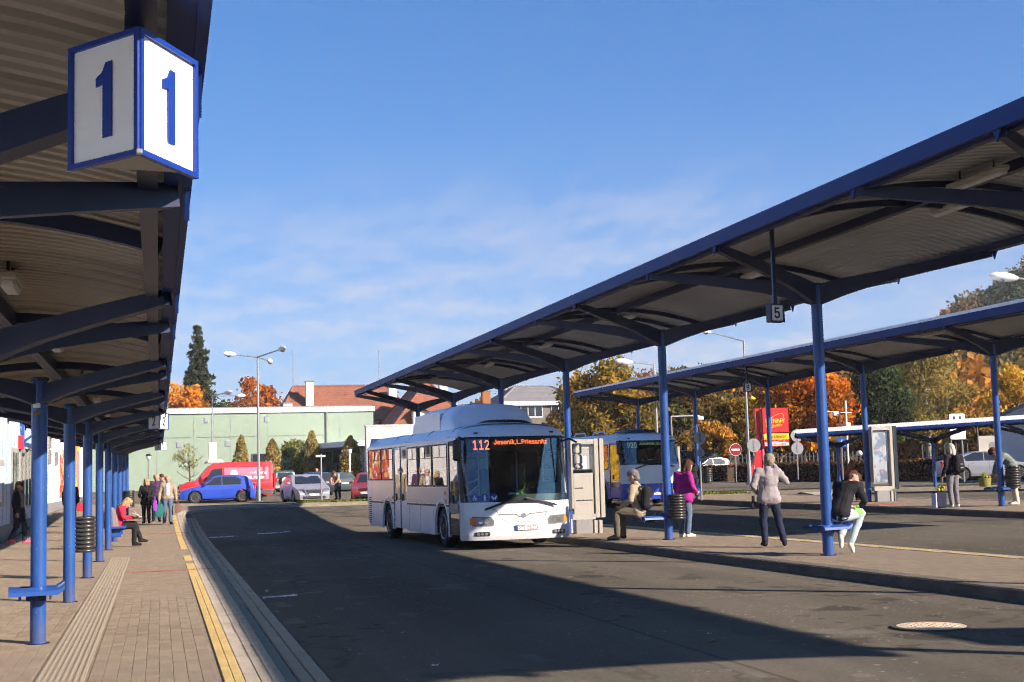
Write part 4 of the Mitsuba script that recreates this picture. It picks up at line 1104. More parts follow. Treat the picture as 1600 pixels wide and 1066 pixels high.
HATCH = [(.02, .22), (0, .5), (.12, .68), (.55, .80), (1.05, .90), (1.75, 1.36), (2.1, 1.44), (2.9, 1.45), (3.45, 1.38), (3.86, .98), (3.97, .80), (3.97, .5), (3.9, .22)]
car(2.82 - 1.80, 74.3 + .15, .43, -1.53, 'blue hatchback parked side on in front of the red van', 'vblue', HATCH, 1.66, [.78, 3.24], .31,
    [('windscreen', 1.12, .95, 1.70, 1.34, .62, .52), ('rear_window', 3.52, 1.33, 3.84, 1.02, .50, .58)],
    [[(1.32, .95), (1.82, 1.32), (2.12, 1.36), (2.14, .95)], [(2.22, .95), (2.20, 1.36), (2.85, 1.35), (3.18, 1.20), (3.14, .97)]], std_extra(3.97, (.16, .64), (3.86, .84, .34), ('4M2 1187', .45, .62), (1.30, .98), (1.98, 2.92), 'vblue', 'vblue'))
VAN = [(.02, .30), (0, .62), (.10, .92), (.50, 1.10), (1.0, 1.20), (1.62, 1.92), (1.95, 2.08), (2.6, 2.14), (5.0, 2.12), (5.12, 1.95), (5.18, .9), (5.15, .34), (5.0, .30)]
def van_extra(t, P_, half, tw):
    for s in (-1, 1):
        x = lambda y, z: s * (float(half(y, z)) + .008)
        def pnl(y0, y1, z0, z1, n, b, o=0.0, parent=None, lab=None):
            m = loft([[(x(y, z) + s * o, y, z) for z in np.linspace(z0, z1, 4)] for y in np.linspace(y0, y1, 6)], closed=False, caps=False)
            return part(parent or t, n, m, b, tw=tw, label=lab)
        g = pnl(2.45, 4.85, 1.16, 1.84, 'graphic_panel', 'vpink', lab='pink picture panel with white script and sweets')
        pnl(2.45, 3.70, 1.17, 1.40, 'picture', 'paper', .004, g); pnl(3.30, 4.6, 1.20, 1.34, 'picture', 'plaster_cream', .005, g)
        cy0 = 2.98
        disc = Point(0, 0).buffer(.20)
        part(g, 'picture', onto(ext(disc, .004), (x(cy0, 1.46) + s * .006, cy0, 1.50), (0, s, 0), (0, 0, 1)), 'paper', tw=tw)
        for k in range(9):
            yy, zz, rr = rng.uniform(2.55, 4.2), rng.uniform(1.22, 1.45), rng.uniform(.04, .10)
            part(g, 'picture', onto(ext(Point(0, 0).buffer(rr), .003), (x(yy, zz) + s * (.008 + .001 * k), yy, zz), (0, s, 0), (0, 0, 1)), ('cloth_magenta', 'paper', 'hair_ginger', 'vpink')[k % 4], tw=tw)
        part(g, 'lettering', onto(text('cukrárna', .16, .004, True), (x(4.30, 1.6) + s * .008, 4.30, 1.55), (0, s, 0), (0, 0, 1)), 'paper', tw=tw)
        pnl(.9, 5.0, .98, 1.01, 'rub_strip', 'vpink', .01)
        P_('door_mirror', box((s * (W_ / 2 + .12), 1.50, 1.20), (.20, .14, .36), .05), 'black')
        P_('headlight', move(box((0, 0, 0), (.36, .2, .26), .06), (s * .66, .20, .86), rz=s * .35), 'headlamp_glass')
        P_('tail_light', box((s * (W_ / 2 - .10), 5.15, 1.1), (.16, .10, .8), .03), 'tail_red')
        pnl(4.4, 5.14, .36, .58, 'bumper_corner', 'grey_plastic', .02)
    P_('rear_bumper', box((0, 5.18, .46), (1.9, .14, .22), .04), 'grey_plastic')
    P_('roof_vent', join(box((0, 2.0, 2.20), (.6, .9, .20), .06), box((0, 1.5, 2.15), (.3, .12, .14), .04)), 'lamp_white')
    P_('grille', box((0, .03, .80), (.8, .06, .18), .02), 'dark_trim')
W_ = 1.95
car(1.0, 77.35, .45, -1.54, 'red delivery van with pink pastry shop picture panel behind the blue hatchback', 'vred', VAN, 1.95, [.95, 4.12], .36,
    [('windscreen', 1.08, 1.24, 1.60, 1.84, .80, .70), ('rear_window', 5.165, 1.85, 5.20, 1.2, .6, .7)], [[(1.42, 1.16), (1.80, 1.74), (2.32, 1.80), (2.34, 1.16)]], van_extra, tumble=.14, name='delivery_van', cat='van', waist=1.15)
SEDAN = [(.02, .20), (0, .5), (.14, .70), (.6, .82), (1.15, .92), (1.95, 1.36), (2.3, 1.43), (2.9, 1.42), (3.6, 1.22), (4.1, 1.04), (4.5, .98), (4.6, .8), (4.58, .4), (4.5, .22)]
def silver_extra(t, P_, half, tw):
    std_extra(4.6, (.15, .66), (4.5, .82, .22), ('2M8 4410', .45, .6), (1.5, 1.0), (2.1, 3.1), 'vsilver', W=1.8)(t, P_, half, tw)
    P_('grille_surround', onto(ext(Polygon([(-.42, -.14), (.42, -.14), (.52, .14), (-.52, .14)]).difference(Polygon([(-.36, -.10), (.36, -.10), (.45, .10), (-.45, .10)])), .03), (0, -.005, .58), (1, 0, 0), (0, 0, 1)), 'chrome')
    P_('grille_mesh', onto(ext(Polygon([(-.36, -.10), (.36, -.10), (.45, .10), (-.45, .10)]), .02), (0, -.008, .58), (1, 0, 0), (0, 0, 1)), 'dark_trim')
car(7.35, 67.2, .36, .10, 'silver saloon car facing the camera by the grass strip', 'vsilver', SEDAN, 1.8, [.9, 3.6], .32,
    [('windscreen', 1.20, .97, 1.92, 1.34, .70, .58), ('rear_window', 3.05, 1.40, 4.0, 1.08, .55, .62)],
    [[(1.55, .98), (2.05, 1.30), (2.5, 1.36), (2.5, .98)], [(2.58, .98), (2.58, 1.36), (3.0, 1.35), (3.5, 1.14), (3.4, .99)]], silver_extra)
SUV = [(.02, .32), (0, .62), (.1, .85), (.6, .96), (1.1, 1.02), (1.6, 1.55), (1.9, 1.66), (3.7, 1.68), (3.98, 1.55), (4.08, 1.0), (4.1, .5), (4.0, .32)]
def suv_extra(t, P_, half, tw):
    std_extra(4.1, (.14, .78), (4.03, 1.02, .34), ('1M9 7723', .45, .62), (1.4, 1.1), (2.0, 3.0), 'dark_trim', W=1.75)(t, P_, half, tw)
    c = (.12, 4.16, .98)
    P_('spare_wheel', move(tube([(0, 0, -.1), (0, 0, .08), (0, 0, .13)], [.33, .34, .28], 24), c, rx=-math.pi / 2), 'rubber', smooth=40)
    P_('spare_cover', move(tube([(0, 0, 0), (0, 0, .03)], [.23, .21], 24), (c[0], c[1] + .12, c[2]), rx=-math.pi / 2), 'white', smooth=30)
    P_('rear_bumper', box((0, 4.12, .52), (1.7, .16, .26), .05), 'vsilver')
    P_('roof_rail', join(*[beam([(s * .62, y, 1.72) for y in (1.9, 3.7)], .04, .04) for s in (-1, 1)]), 'dark_trim')
    P_('rear_glass_lamp', box((0, 4.0, 1.60), (.3, .05, .04), .01), 'tail_red')
car(8.35 - .2, 104.9, .50, math.pi + .20, 'dark green off-road car with spare wheel on its rear door', 'vgreygreen', SUV, 1.76, [.85, 3.3], .35,
    [('windscreen', 1.16, 1.08, 1.60, 1.52, .68, .6), ('rear_window', 4.00, 1.54, 4.09, 1.12, .56, .62)],
    [[(1.5, 1.06), (1.75, 1.52), (2.3, 1.58), (2.3, 1.06)], [(2.38, 1.06), (2.38, 1.58), (3.0, 1.58), (3.0, 1.06)], [(3.08, 1.06), (3.08, 1.56), (3.7, 1.54), (3.8, 1.10)]], suv_extra, waist=1.02)
car(12.25, 99.2, .52, math.pi + .05, 'grey green saloon seen from behind near the shop corner', 'vgreygreen', SEDAN, 1.76, [.9, 3.6], .32,
    [('windscreen', 1.20, .97, 1.92, 1.34, .70, .58), ('rear_window', 3.05, 1.40, 4.0, 1.08, .55, .62)],
    [[(1.55, .98), (2.05, 1.30), (2.5, 1.36), (2.5, .98)], [(2.58, .98), (2.58, 1.36), (3.0, 1.35), (3.5, 1.14), (3.4, .99)]], std_extra(4.6, (.15, .66), (4.52, .84, .26), ('5M1 0932', .45, .66), (1.5, 1.0), (2.1, 3.1), 'vgreygreen', W=1.76))
car(9.3, 88.5, .50, math.pi + .1, 'dark blue car half hidden behind the silver saloon', 'vdark', HATCH, 1.7, [.78, 3.24], .31,
    [('windscreen', 1.12, .95, 1.70, 1.34, .62, .52), ('rear_window', 3.52, 1.33, 3.84, 1.02, .50, .58)],
    [[(1.32, .95), (1.82, 1.32), (2.12, 1.36), (2.14, .95)], [(2.22, .95), (2.20, 1.36), (2.85, 1.35), (3.18, 1.20), (3.14, .97)]], std_extra(3.97, (.16, .64), (3.86, .84, .34), ('7M3 5560', .45, .62), (1.30, .98), (1.98, 2.92), 'vdark'))
car(9.95, 67.8, .36, -.30, 'dark red hatchback half hidden by the rear of the white bus', 'vmaroon', HATCH, 1.7, [.78, 3.24], .31,
    [('windscreen', 1.12, .95, 1.70, 1.34, .62, .52), ('rear_window', 3.52, 1.33, 3.84, 1.02, .50, .58)],
    [[(1.32, .95), (1.82, 1.32), (2.12, 1.36), (2.14, .95)], [(2.22, .95), (2.20, 1.36), (2.85, 1.35), (3.18, 1.20), (3.14, .97)]], std_extra(3.97, (.16, .64), (3.86, .84, .34), ('3M4 8805', .45, .62), (1.30, .98), (1.98, 2.92), 'vmaroon'))
car(1.6, 84.5, .50, -1.3, 'white van mostly hidden behind the red van', 'white', VAN, 1.9, [.95, 4.12], .36,
    [('windscreen', 1.08, 1.24, 1.60, 1.84, .80, .70)], [[(1.42, 1.16), (1.80, 1.74), (2.32, 1.80), (2.34, 1.16)]], None, tumble=.14, name='delivery_van', cat='van', waist=1.15)
car(41.6, 58.8, .62, 1.25, 'silver blue car at the right edge behind the stooping man', 'vsilver', SEDAN, 1.76, [.9, 3.6], .32,
    [('windscreen', 1.20, .97, 1.92, 1.34, .70, .58), ('rear_window', 3.05, 1.40, 4.0, 1.08, .55, .62)],
    [[(1.55, .98), (2.05, 1.30), (2.5, 1.36), (2.5, .98)], [(2.58, .98), (2.58, 1.36), (3.0, 1.35), (3.5, 1.14), (3.4, .99)]], std_extra(4.6, (.15, .66), (4.52, .84, .26), ('6M7 3314', .45, .66), (1.5, 1.0), (2.1, 3.1), 'vsilver', W=1.76))
car(36.5, 92.5, .86, -1.4, 'dark car parked behind the hedge near the no entry sign', 'vdark', HATCH, 1.7, [.78, 3.24], .31,
    [('windscreen', 1.12, .95, 1.70, 1.34, .62, .52)], [[(1.32, .95), (1.82, 1.32), (2.12, 1.36), (2.14, .95)], [(2.22, .95), (2.20, 1.36), (2.85, 1.35), (3.18, 1.20), (3.14, .97)]], std_extra(3.97, (.16, .64), (3.86, .84, .34), ('8M2 6671', .45, .62), (1.30, .98), (1.98, 2.92), 'vdark'))

# ---------------------------------------------------------------- people
_sph = np.array(trimesh.creation.icosphere(subdivisions=1).vertices)


def bones(J, chain, fine=.035, smooth_n=6):
    """one skin over the chains of joints, each (point, radius)"""
    ms = []
    for ch in chain:
        for (p, r), (q, s) in zip(ch[:-1], ch[1:]):
            ms.append(m3.Manifold.hull_points(np.vstack([_sph * r + p, _sph * s + q])))
    m = m3.Manifold.batch_boolean(ms, m3.OpType.Add).refine_to_length(fine)
    v, f = arr(m)
    t = trimesh.Trimesh(v, f, process=False)
    trimesh.smoothing.filter_taubin(t, iterations=smooth_n)
    return (np.array(t.vertices), np.array(t.faces))


STAND = dict(pelvis=(0, 0, .95), belly=(0, .01, 1.08), chest=(0, .0, 1.28), neck=(0, -.01, 1.46), head=(0, .02, 1.60),
             ls=(-.18, -.01, 1.41), le=(-.24, -.03, 1.13), lh=(-.25, .05, .88), rs=(.18, -.01, 1.41), re=(.24, -.03, 1.13), rh=(.25, .05, .88),
             lk=(-.10, .02, .51), la=(-.10, -.03, .09), rk=(.10, .02, .51), ra=(.10, -.03, .09))


def person(x, y, z, yaw, H, label, top, legs, shoe, hair, pose=None, hairlong=.0, face=False, coat=0.0, fat=1.0, baldish=False, group=None, collar=None, look=0.0, shirt=None, toes=None):
    """local axes: +y ahead, +x to the person's right, z up; yaw turns +y towards the world"""
    t = thing('person', label, 'person', group)
    J = {k: np.array(v, float) for k, v in {**STAND, **(pose or {})}.items()}
    tw = T().translate([x, y, z]).rotate([0, 0, 1], math.degrees(yaw)).scale(H / 1.72)
    Pt = lambda n, m, b, **k: part(t, n, m, b, smooth=True, tw=tw, **k)
    up = J['head'] - J['neck']; up = up / np.linalg.norm(up)
    fw = np.array([math.sin(look), math.cos(look), 0.0]); fw -= up * np.dot(fw, up); fw /= np.linalg.norm(fw); sd = np.cross(fw, up)
    hd = J['head']
    hp = lambda a, b, c: hd + sd * a + fw * b + up * c
    ch = [[(J['pelvis'], .11), (J['belly'], .105), (J['chest'], .115), (J['neck'], .058), (hp(0, -.005, -.08), .052)],
          [(hp(0, -.015, .035), .098), (hp(0, .025, -.03), .080), (hp(0, .055, -.085), .040)],
          [(hp(0, .085, .0), .020), (hp(0, .112, -.030), .015)], [(hp(-.088, -.005, .01), .020), (hp(-.092, -.01, -.03), .014)], [(hp(.088, -.005, .01), .020), (hp(.092, -.01, -.03), .014)]]
    for s in 'lr':
        ch.append([(J[s + 's'], .055), (J[s + 'e'], .044), (J[s + 'h'], .030)])
        d = J[s + 'h'] - J[s + 'e']; d = d / np.linalg.norm(d); sg = -1 if s == 'l' else 1
        w = np.array([0, 1.0, 0]) - d * d[1]; w /= np.linalg.norm(w); nn = np.cross(d, w) * sg
        palm = J[s + 'h'] + d * .055
        ch.append([(J[s + 'h'], .028), (palm + w * .022, .020), (palm - w * .025, .019)])
        for k, (o, ln) in enumerate(((.034, .060), (.012, .072), (-.010, .068), (-.030, .052))):
            a = palm + d * .030 + w * o
            ch.append([(a, .0105), (a + d * ln * .5 - nn * .010, .0095), (a + d * ln * .85 - nn * .034, .008)])
        ch.append([(J[s + 'h'] + d * .02 + w * .022, .013), (J[s + 'h'] + d * .055 + w * .052 - nn * .012, .011), (J[s + 'h'] + d * .085 + w * .058 - nn * .028, .009)])
        hip = J['pelvis'] + np.array([.085 * sg, 0, -.02])
        ch.append([(hip, .085), (J[s + 'k'], .052), (J[s + 'a'], .038)])
    Pt('body', bones(J, ch, .026, 4), 'skin')
    # jacket: torso and sleeves
    cb = [[(J['pelvis'] + [0, 0, .02 - coat], .135 * fat + coat * .12), (J['belly'], .132 * fat), (J['chest'], .138 * fat), (J['neck'] - up * .03, .085)]]
    for s in 'lr':
        sg = -1 if s == 'l' else 1
        cb.append([(J['chest'] + [0, 0, .06], .10), (J[s + 's'], .080), (J[s + 'e'], .062), (J[s + 'h'] + (J[s + 'e'] - J[s + 'h']) * .10, .046)])
        cb.append([(J['pelvis'] + [.085 * sg, 0, .0 - coat], .125 * fat + coat * .15), (J['belly'] + np.array([.05 * sg, 0, 0]), .11 * fat), (J['chest'] + np.array([.075 * sg, 0, .02]), .11 * fat), (J[s + 's'] * .9 + J['chest'] * .1, .085)])
    jk = bones(J, cb, .032, 5)
    v, f = jk
    fold = meshkit.fbm(v * np.array([7., 7., 19.]) + x, 3, 3)[:, None] - .5
    v = v + fold * .055 * (v - v.mean(0)) / np.linalg.norm(v - v.mean(0), axis=1, keepdims=True)
    Pt('jacket', (v, f), top)
    if shirt: Pt('shirt', bones(J, [[(J['belly'] + [0, .055, 0], .10), (J['chest'] + [0, .065, .06], .095), (J['neck'] + [0, .03, -.02], .06)]], .05), shirt)
    if collar: Pt('collar', bones(J, [[(J['neck'] + [-.05, -.01, .0], .05), (J['neck'] + [.05, -.01, .0], .05)]], .04), collar)
    tb = [[(J['pelvis'] + [-.05, 0, 0], .122 * fat), (J['pelvis'] + [.05, 0, 0], .122 * fat)]]
    for s in 'lr':
        sg = -1 if s == 'l' else 1
        hip = J['pelvis'] + np.array([.085 * sg, 0, -.02])
        tb.append([(hip, .112), (J[s + 'k'], .076), (J[s + 'a'] + (J[s + 'k'] - J[s + 'a']) * .04, .062)])
    v, f = bones(J, tb, .035, 5)
    v = v + (meshkit.fbm(v * np.array([9., 9., 22.]) + y, 2, 5)[:, None] - .5) * .028
    Pt('trousers', (v, f), legs)
    for s in 'lr':
        sg = -1 if s == 'l' else 1
        a = J[s + 'a']; d = np.array((toes or {}).get(s, (.04 * sg, .17, -.045)), float)
        sh = bones(J, [[(a + [0, -.02, -.035], .048), (a + d * .55 + [0, 0, -.01], .042), (a + d, .034)], [(a + [0, -.01, .0], .046), (a + d * .5, .04)]], .03, 3)
        v, f = sh
        Pt('shoe', sh, shoe)
    if not baldish:
        hr = [[(hp(0, -.030, .050), .104), (hp(0, -.045, -.02), .088)], [(hp(0, .02, .075), .085), (hp(0, -.03, .06), .098)]]
        if hairlong > 0:
            hr.append([(hp(-.045, -.04, .0), .068), (hp(-.06, -.035, -.08 - hairlong * .4), .058), (hp(-.06, -.03, -.10 - hairlong), .040)])
            hr.append([(hp(.045, -.04, .0), .068), (hp(.06, -.035, -.08 - hairlong * .4), .058), (hp(.06, -.03, -.10 - hairlong), .040)])
            hr.append([(hp(0, -.06, .0), .072), (hp(0, -.075, -.10 - hairlong), .05)])
    else: hr = [[(hp(-.03, -.050, .02), .078), (hp(.03, -.050, .02), .078)], [(hp(0, -.055, -.02), .078), (hp(0, -.05, -.05), .066)]]
    v, f = bones(J, hr, .026, 2)
    v = v + (meshkit.fbm(v * 38.0, 2, 9)[:, None] - .5) * .034
    Pt('hair', (v, f), hair)
    if face:
        for s in (-1, 1):
            Pt('eye', move(trimesh.creation.icosphere(subdivisions=1, radius=.011), hp(.034 * s, .088, .012)), 'ink_dark')
            Pt('eyebrow', tube([hp(.018 * s, .094, .034), hp(.052 * s, .084, .034)], .006, 6), hair)
        Pt('mouth', tube([hp(-.024, .088, -.066), hp(0, .095, -.066), hp(.024, .088, -.066)], .007, 6), 'shoe_pink')
    return t, J, tw


def backpack(x, y, z, yaw, s, label, main, trim, lean=0.0):
    t = thing('backpack', label, 'backpack')
    tw = T().translate([x, y, z]).rotate([0, 0, 1], math.degrees(yaw)).rotate([1, 0, 0], math.degrees(lean)).scale(s)
    part(t, 'sack', bones(None, [[(np.array([a, 0, .0]), .11), (np.array([a * .8, 0, .30]), .095)] for a in (-.07, .07)] + [[(np.array([-.06, 0, .0]), .11), (np.array([.06, 0, .30]), .09)]], .04), main, smooth=True, tw=tw)
    part(t, 'pocket', bones(None, [[(np.array([-.05, -.09, .02]), .055), (np.array([.05, -.09, .02]), .055)], [(np.array([-.04, -.085, .12]), .045), (np.array([.04, -.085, .12]), .045)]], .04), trim, smooth=True, tw=tw)
    for q in (-1, 1): part(t, 'strap', tube([(.09 * q, .06, .34), (.10 * q, .13, .38), (.10 * q, .18, .22), (.10 * q, .12, .0)], .02, 6), trim, smooth=True, tw=tw)
    part(t, 'grab_loop', tube([(-.03, .05, .36), (0, .03, .42), (.03, .05, .36)], .010, 6), trim, tw=tw)
    part(t, 'zip', tube([(-.12, -.06, .05), (-.10, -.06, .30), (0, -.07, .38), (.10, -.06, .30), (.12, -.06, .05)], .006, 6), 'dark_trim', tw=tw)
    return t


def bag(x, y, z, w, h, label, col, yaw=0.0, d=.16, cat='bag', name='shopping_bag', handle=.14):
    t = thing(name, label, cat)
    tw = T().translate([x, y, z]).rotate([0, 0, 1], math.degrees(yaw))
    def r(zz, k): return [(-w / 2 * k, -d / 2 * k, zz), (0, -d * .62 * k, zz), (w / 2 * k, -d / 2 * k, zz), (w / 2 * k * 1.05, 0, zz), (w / 2 * k, d / 2 * k, zz), (0, d * .6 * k, zz), (-w / 2 * k, d / 2 * k, zz), (-w / 2 * k * 1.05, 0, zz)]
    part(t, 'body', loft([r(0, .86), r(.03, .98), r(h * .45, 1.06), r(h * .8, .98), r(h, .86)]), col, smooth=50, tw=tw)
    for s in (-1, 1): part(t, 'handle', tube([(-w * .2, s * d * .3, h - .02), (-w * .08, s * .03, h + handle), (w * .08, s * .03, h + handle), (w * .2, s * d * .3, h - .02)], .009, 6), col, tw=tw)
    return t


SIT = dict(pelvis=(0, 0, .56), belly=(0, .02, .70), chest=(0, .05, .90), neck=(0, .09, 1.08), head=(0, .15, 1.21), ls=(-.18, .07, 1.03), rs=(.18, .07, 1.03),
           le=(-.23, .14, .78), re=(.23, .14, .78), lh=(-.10, .38, .74), rh=(.10, .38, .74), lk=(-.11, .44, .56), rk=(.11, .44, .56), la=(-.11, .46, .10), ra=(.11, .42, .10))
mg = lambda base, **k: {**base, **k}

person(-1.02, 36.35, float(z_left(0, 36)), -1.45, 1.64, 'seated woman in a red jacket and black trousers reading a paper on the left platform', 'cloth_red', 'cloth_black', 'shoe_black', 'hair_blond',
       mg(SIT, neck=(0, .16, 1.06), head=(0, .25, 1.15), chest=(0, .09, .88), lk=(-.05, .46, .60), la=(.02, .60, .18), rh=(.06, .42, .76), lh=(-.06, .42, .76)), hairlong=.03, look=.15, collar='cloth_red')
t = thing('newspaper', 'folded white paper held by the seated woman in the red jacket', 'newspaper')
part(t, 'sheet', move(box((0, 0, 0), (.26, .34, .012), .004), (-.55, 36.30, .80 + float(z_left(0, 36))), ry=.5, rz=.1), 'paper')
part(t, 'sheet', move(box((0, 0, 0), (.24, .30, .008), .003), (-.57, 36.27, .83 + float(z_left(0, 36))), ry=.75, rz=.2), 'paper')
backpack(-1.16, 35.55, .58, 2.6, 1.15, 'red and grey backpack lying on the blue bench behind the seated woman', 'cloth_grey', 'cloth_red', lean=-.2)
person(.30, 49.2, float(z_left(0, 49)), math.pi + .05, 1.70, 'walking man in an open tan jacket, pale shirt and grey trousers carrying bags', 'cloth_tan', 'cloth_jeans', 'shoe_black', 'hair_grey',
       dict(lk=(-.10, .12, .52), la=(-.10, .06, .10), rk=(.10, .03, .50), ra=(.10, -.18, .13), lh=(-.30, .08, .86), rh=(.30, .08, .86), le=(-.27, -.02, 1.12), re=(.27, -.02, 1.12)), face=True, baldish=True, shirt='cloth_shirt', fat=1.05)
bag(.02, 49.0, float(z_left(0, 49)) + .30, .26, .42, 'teal shopping bag hanging from the hand of the man in the tan jacket', 'bag_teal')
bag(-.12, 48.8, float(z_left(0, 49)) + .52, .12, .34, 'small violet bag beside the teal shopping bag', 'bag_violet', d=.1)
bag(.64, 49.0, float(z_left(0, 49)) + .42, .18, .30, 'brown net bag in the other hand of the man in the tan jacket', 'bag_brown', handle=.16)
person(-.42, 50.2, float(z_left(0, 50)), math.pi - .1, 1.58, 'walking woman with fair hair dressed all in black beside the man with bags', 'cloth_black', 'cloth_black', 'shoe_black', 'hair_blond', dict(lk=(-.09, .08, .52), la=(-.10, .02, .10), ra=(.1, -.10, .11), rh=(.20, .18, 1.0), re=(.27, -.02, 1.12), lh=(-.16, .2, .98)), face=True, hairlong=.02, coat=.12, fat=1.12)
person(-.08, 51.4, float(z_left(0, 51)), math.pi + .0, 1.72, 'pink faced man in a dark purple jacket behind the woman in black', 'cloth_purple', 'cloth_navy', 'shoe_black', 'hair_white', dict(lk=(-.1, .07, .51), ra=(.1, -.12, .11)), face=True, baldish=True, fat=1.05)
person(.10, 53.3, float(z_left(0, 53)), math.pi + .2, 1.66, 'person in a pale jacket mostly hidden behind the walking couple', 'cloth_tan', 'cloth_grey', 'shoe_pale', 'hair_brown')
person(-3.72, 39.8, .02, -1.9, 1.68, 'young woman with long dark hair, black jacket and pink shoes beside the blue wall', 'cloth_black', 'cloth_navy', 'shoe_pink', 'hair_brown', dict(lk=(-.10, .14, .51), la=(-.09, .14, .10), ra=(.11, -.2, .13), rk=(.1, .0, .5)), face=True, hairlong=.22, shirt='cloth_grey')
person(-2.72, 46.0, float(z_left(0, 46)), -2.6, 1.72, 'person in a black coat half hidden behind the second blue post', 'cloth_black', 'cloth_black', 'shoe_black', 'hair_brown', face=True, coat=.1)
bag(-2.42, 45.8, .75, .2, .26, 'red handbag held by the person behind the second blue post', 'toy_red', cat='handbag', name='handbag', handle=.2)
zi = float(z_isl2(0, 27))
person(9.80, 27.35, zi, .95, 1.84, 'elderly man in a tan jacket seated with his back turned, black backpack on', 'cloth_tan', 'cloth_olive', 'shoe_black', 'hair_grey',
       mg(SIT, lk=(-.20, .42, .58), la=(-.22, .40, .10), rk=(.18, .42, .58), ra=(.2, .40, .10), lh=(-.26, .30, .66), le=(-.36, .06, .80), head=(0, .10, 1.24), neck=(0, .05, 1.09), chest=(0, .02, .90)), fat=1.02)
backpack(9.90, 27.19, .74 + zi, .95, 1.0, 'black backpack on the back of the seated elderly man', 'cloth_black', 'dark_trim', lean=.1)
person(10.92, 27.6, zi, -1.15, 1.66, 'woman in a bright magenta jacket and blue jeans standing behind the second post', 'cloth_magenta', 'cloth_jeans', 'shoe_pale', 'hair_brown', dict(belly=(0, .02, 1.06), chest=(0, .05, 1.27), neck=(0, .10, 1.45), head=(0, .16, 1.57), rh=(.2, .2, 1.0), re=(.30, -.03, 1.12)), hairlong=.03, coat=.06, fat=1.22)
person(16.4 + 2.6, 47.0, .43, .3, 1.5, 'distant person with dark hair and dark clothes beyond the magenta jacket', 'cloth_black', 'cloth_black', 'shoe_black', 'hair_brown')
zi = float(z_isl2(0, 21.6))
person(10.72, 22.95, zi, -.30, 1.66, 'woman in a pale mauve jacket holding a phone to her ear, back turned', 'cloth_mauve', 'cloth_navy', 'shoe_black', 'hair_ash',
       dict(rs=(.18, 0, 1.41), re=(.34, .02, 1.20), rh=(.125, .06, 1.53), le=(-.30, -.08, 1.14), lh=(-.20, .14, 1.0), lk=(-.12, .02, .51), la=(-.11, -.05, .09), rk=(.16, .02, .51), ra=(.24, -.06, .09), head=(.02, .03, 1.59)), coat=.06, fat=1.12, look=-.5, hairlong=.0)
single('mobile_phone', move(box((0, 0, 0), (.03, .07, .14), .008), (10.875, 22.98, zi + 1.52), rz=.3), 'ink_dark', 'dark phone held to the ear of the woman in the mauve jacket', 'phone')
bag(10.44, 23.02, zi + .70, .08, .10, 'black loop strap hanging from the left hand of the woman on the phone', 'cloth_black', cat='strap', name='hand_strap', d=.04, handle=.12)
zi = float(z_isl2(0, 20))
person(10.56, 20.06, zi + .08, -1.05, 1.74, 'man in a black jumper and pale jeans hunched on the nearest right post seat', 'cloth_black', 'cloth_paleblue', 'shoe_pale', 'hair_brown',
       mg(SIT, belly=(0, .10, .72), chest=(0, .22, .90), neck=(0, .38, 1.03), head=(0, .50, 1.10), ls=(-.18, .30, 1.01), rs=(.18, .30, 1.01), le=(-.26, .42, .76), re=(.24, .42, .76), lh=(-.10, .55, .66), rh=(.08, .56, .66),
          lk=(-.10, .46, .58), rk=(.12, .48, .56), la=(-.06, .16, .22), ra=(.02, .30, .10)), fat=1.05, look=.6, toes=dict(l=(.0, -.02, -.18), r=(.02, .02, -.14)))
bag(10.92, 20.09, zi + .62, .14, .10, 'lime green and white bag on the lap of the hunched man', 'lime', cat='bag', d=.1, handle=.05)
person(21.15, 39.3, .42, -1.2, 1.62, 'ginger haired person in orange red clothes seated beyond the hunched man', 'cloth_orange', 'cloth_black', 'shoe_black', 'hair_ginger', SIT, hairlong=.10)
person(20.15, 31.9, .40, .15, 1.64, 'woman with white hair, dark jacket and grey trousers carrying a black backpack', 'cloth_black', 'cloth_grey', 'shoe_pale', 'hair_white', dict(lh=(-.30, .06, .84)), hairlong=.05, fat=1.0)
backpack(20.24, 31.72, .40 + 1.0, .15, .95, 'black backpack worn by the white haired woman at the right', 'cloth_black', 'dark_trim')
t = thing('flower_bag', 'white and dark shopping bag with yellow flowers on the paving by the white haired woman', 'bag')
part(t, 'bag', box((19.72, 31.9, .40 + .21), (.34, .2, .40), .03), 'cloth_navy'); part(t, 'side', box((19.56, 31.88, .40 + .20), (.04, .21, .38), .01), 'cloth_shirt')
def flowers(t, c, n, s):
    for k in range(n): part(t, 'flower', move(trimesh.creation.icosphere(subdivisions=1, radius=s), np.array(c) + rng.normal(0, s * 1.1, 3) * [1.2, 1, .8]), 'flower_yellow', smooth=True)
    lm = []
    for k in range(18):
        p = np.array(c) + rng.normal(0, s * 1.3, 3) * [1, 1, .6] + [0, 0, s * .6]; lm.append((np.array([p, p + rng.normal(0, .05, 3), p + [0, 0, .07]]), np.array([[0, 1, 2]])))
    part(t, 'leaves', join(*lm), 'flower_green')
flowers(t, (19.74, 31.85, .88), 6, .042)
person(21.95, 31.85, .40, 1.15, 1.72, 'stooping man in a grey green jacket and beige trousers beside the far right bin', 'cloth_greygreen', 'cloth_beige', 'shoe_pale', 'hair_brown',
       dict(belly=(0, .05, 1.08), chest=(0, .20, 1.24), neck=(0, .36, 1.34), head=(0, .47, 1.40), ls=(-.18, .28, 1.33), rs=(.18, .28, 1.33), le=(-.22, .40, 1.08), re=(.22, .40, 1.08), lh=(-.16, .50, .84), rh=(.16, .50, .84)), fat=1.12)
t = thing('flower_tub', 'yellow tub of flowers on the blue seat beside the far right post', 'flowers')
part(t, 'tub', tube([(21.0, 31.75, .92), (21.0, 31.75, 1.14)], [.14, .17], 16), 'tub_olive', smooth=40); flowers(t, (21.0, 31.72, 1.18), 4, .032)
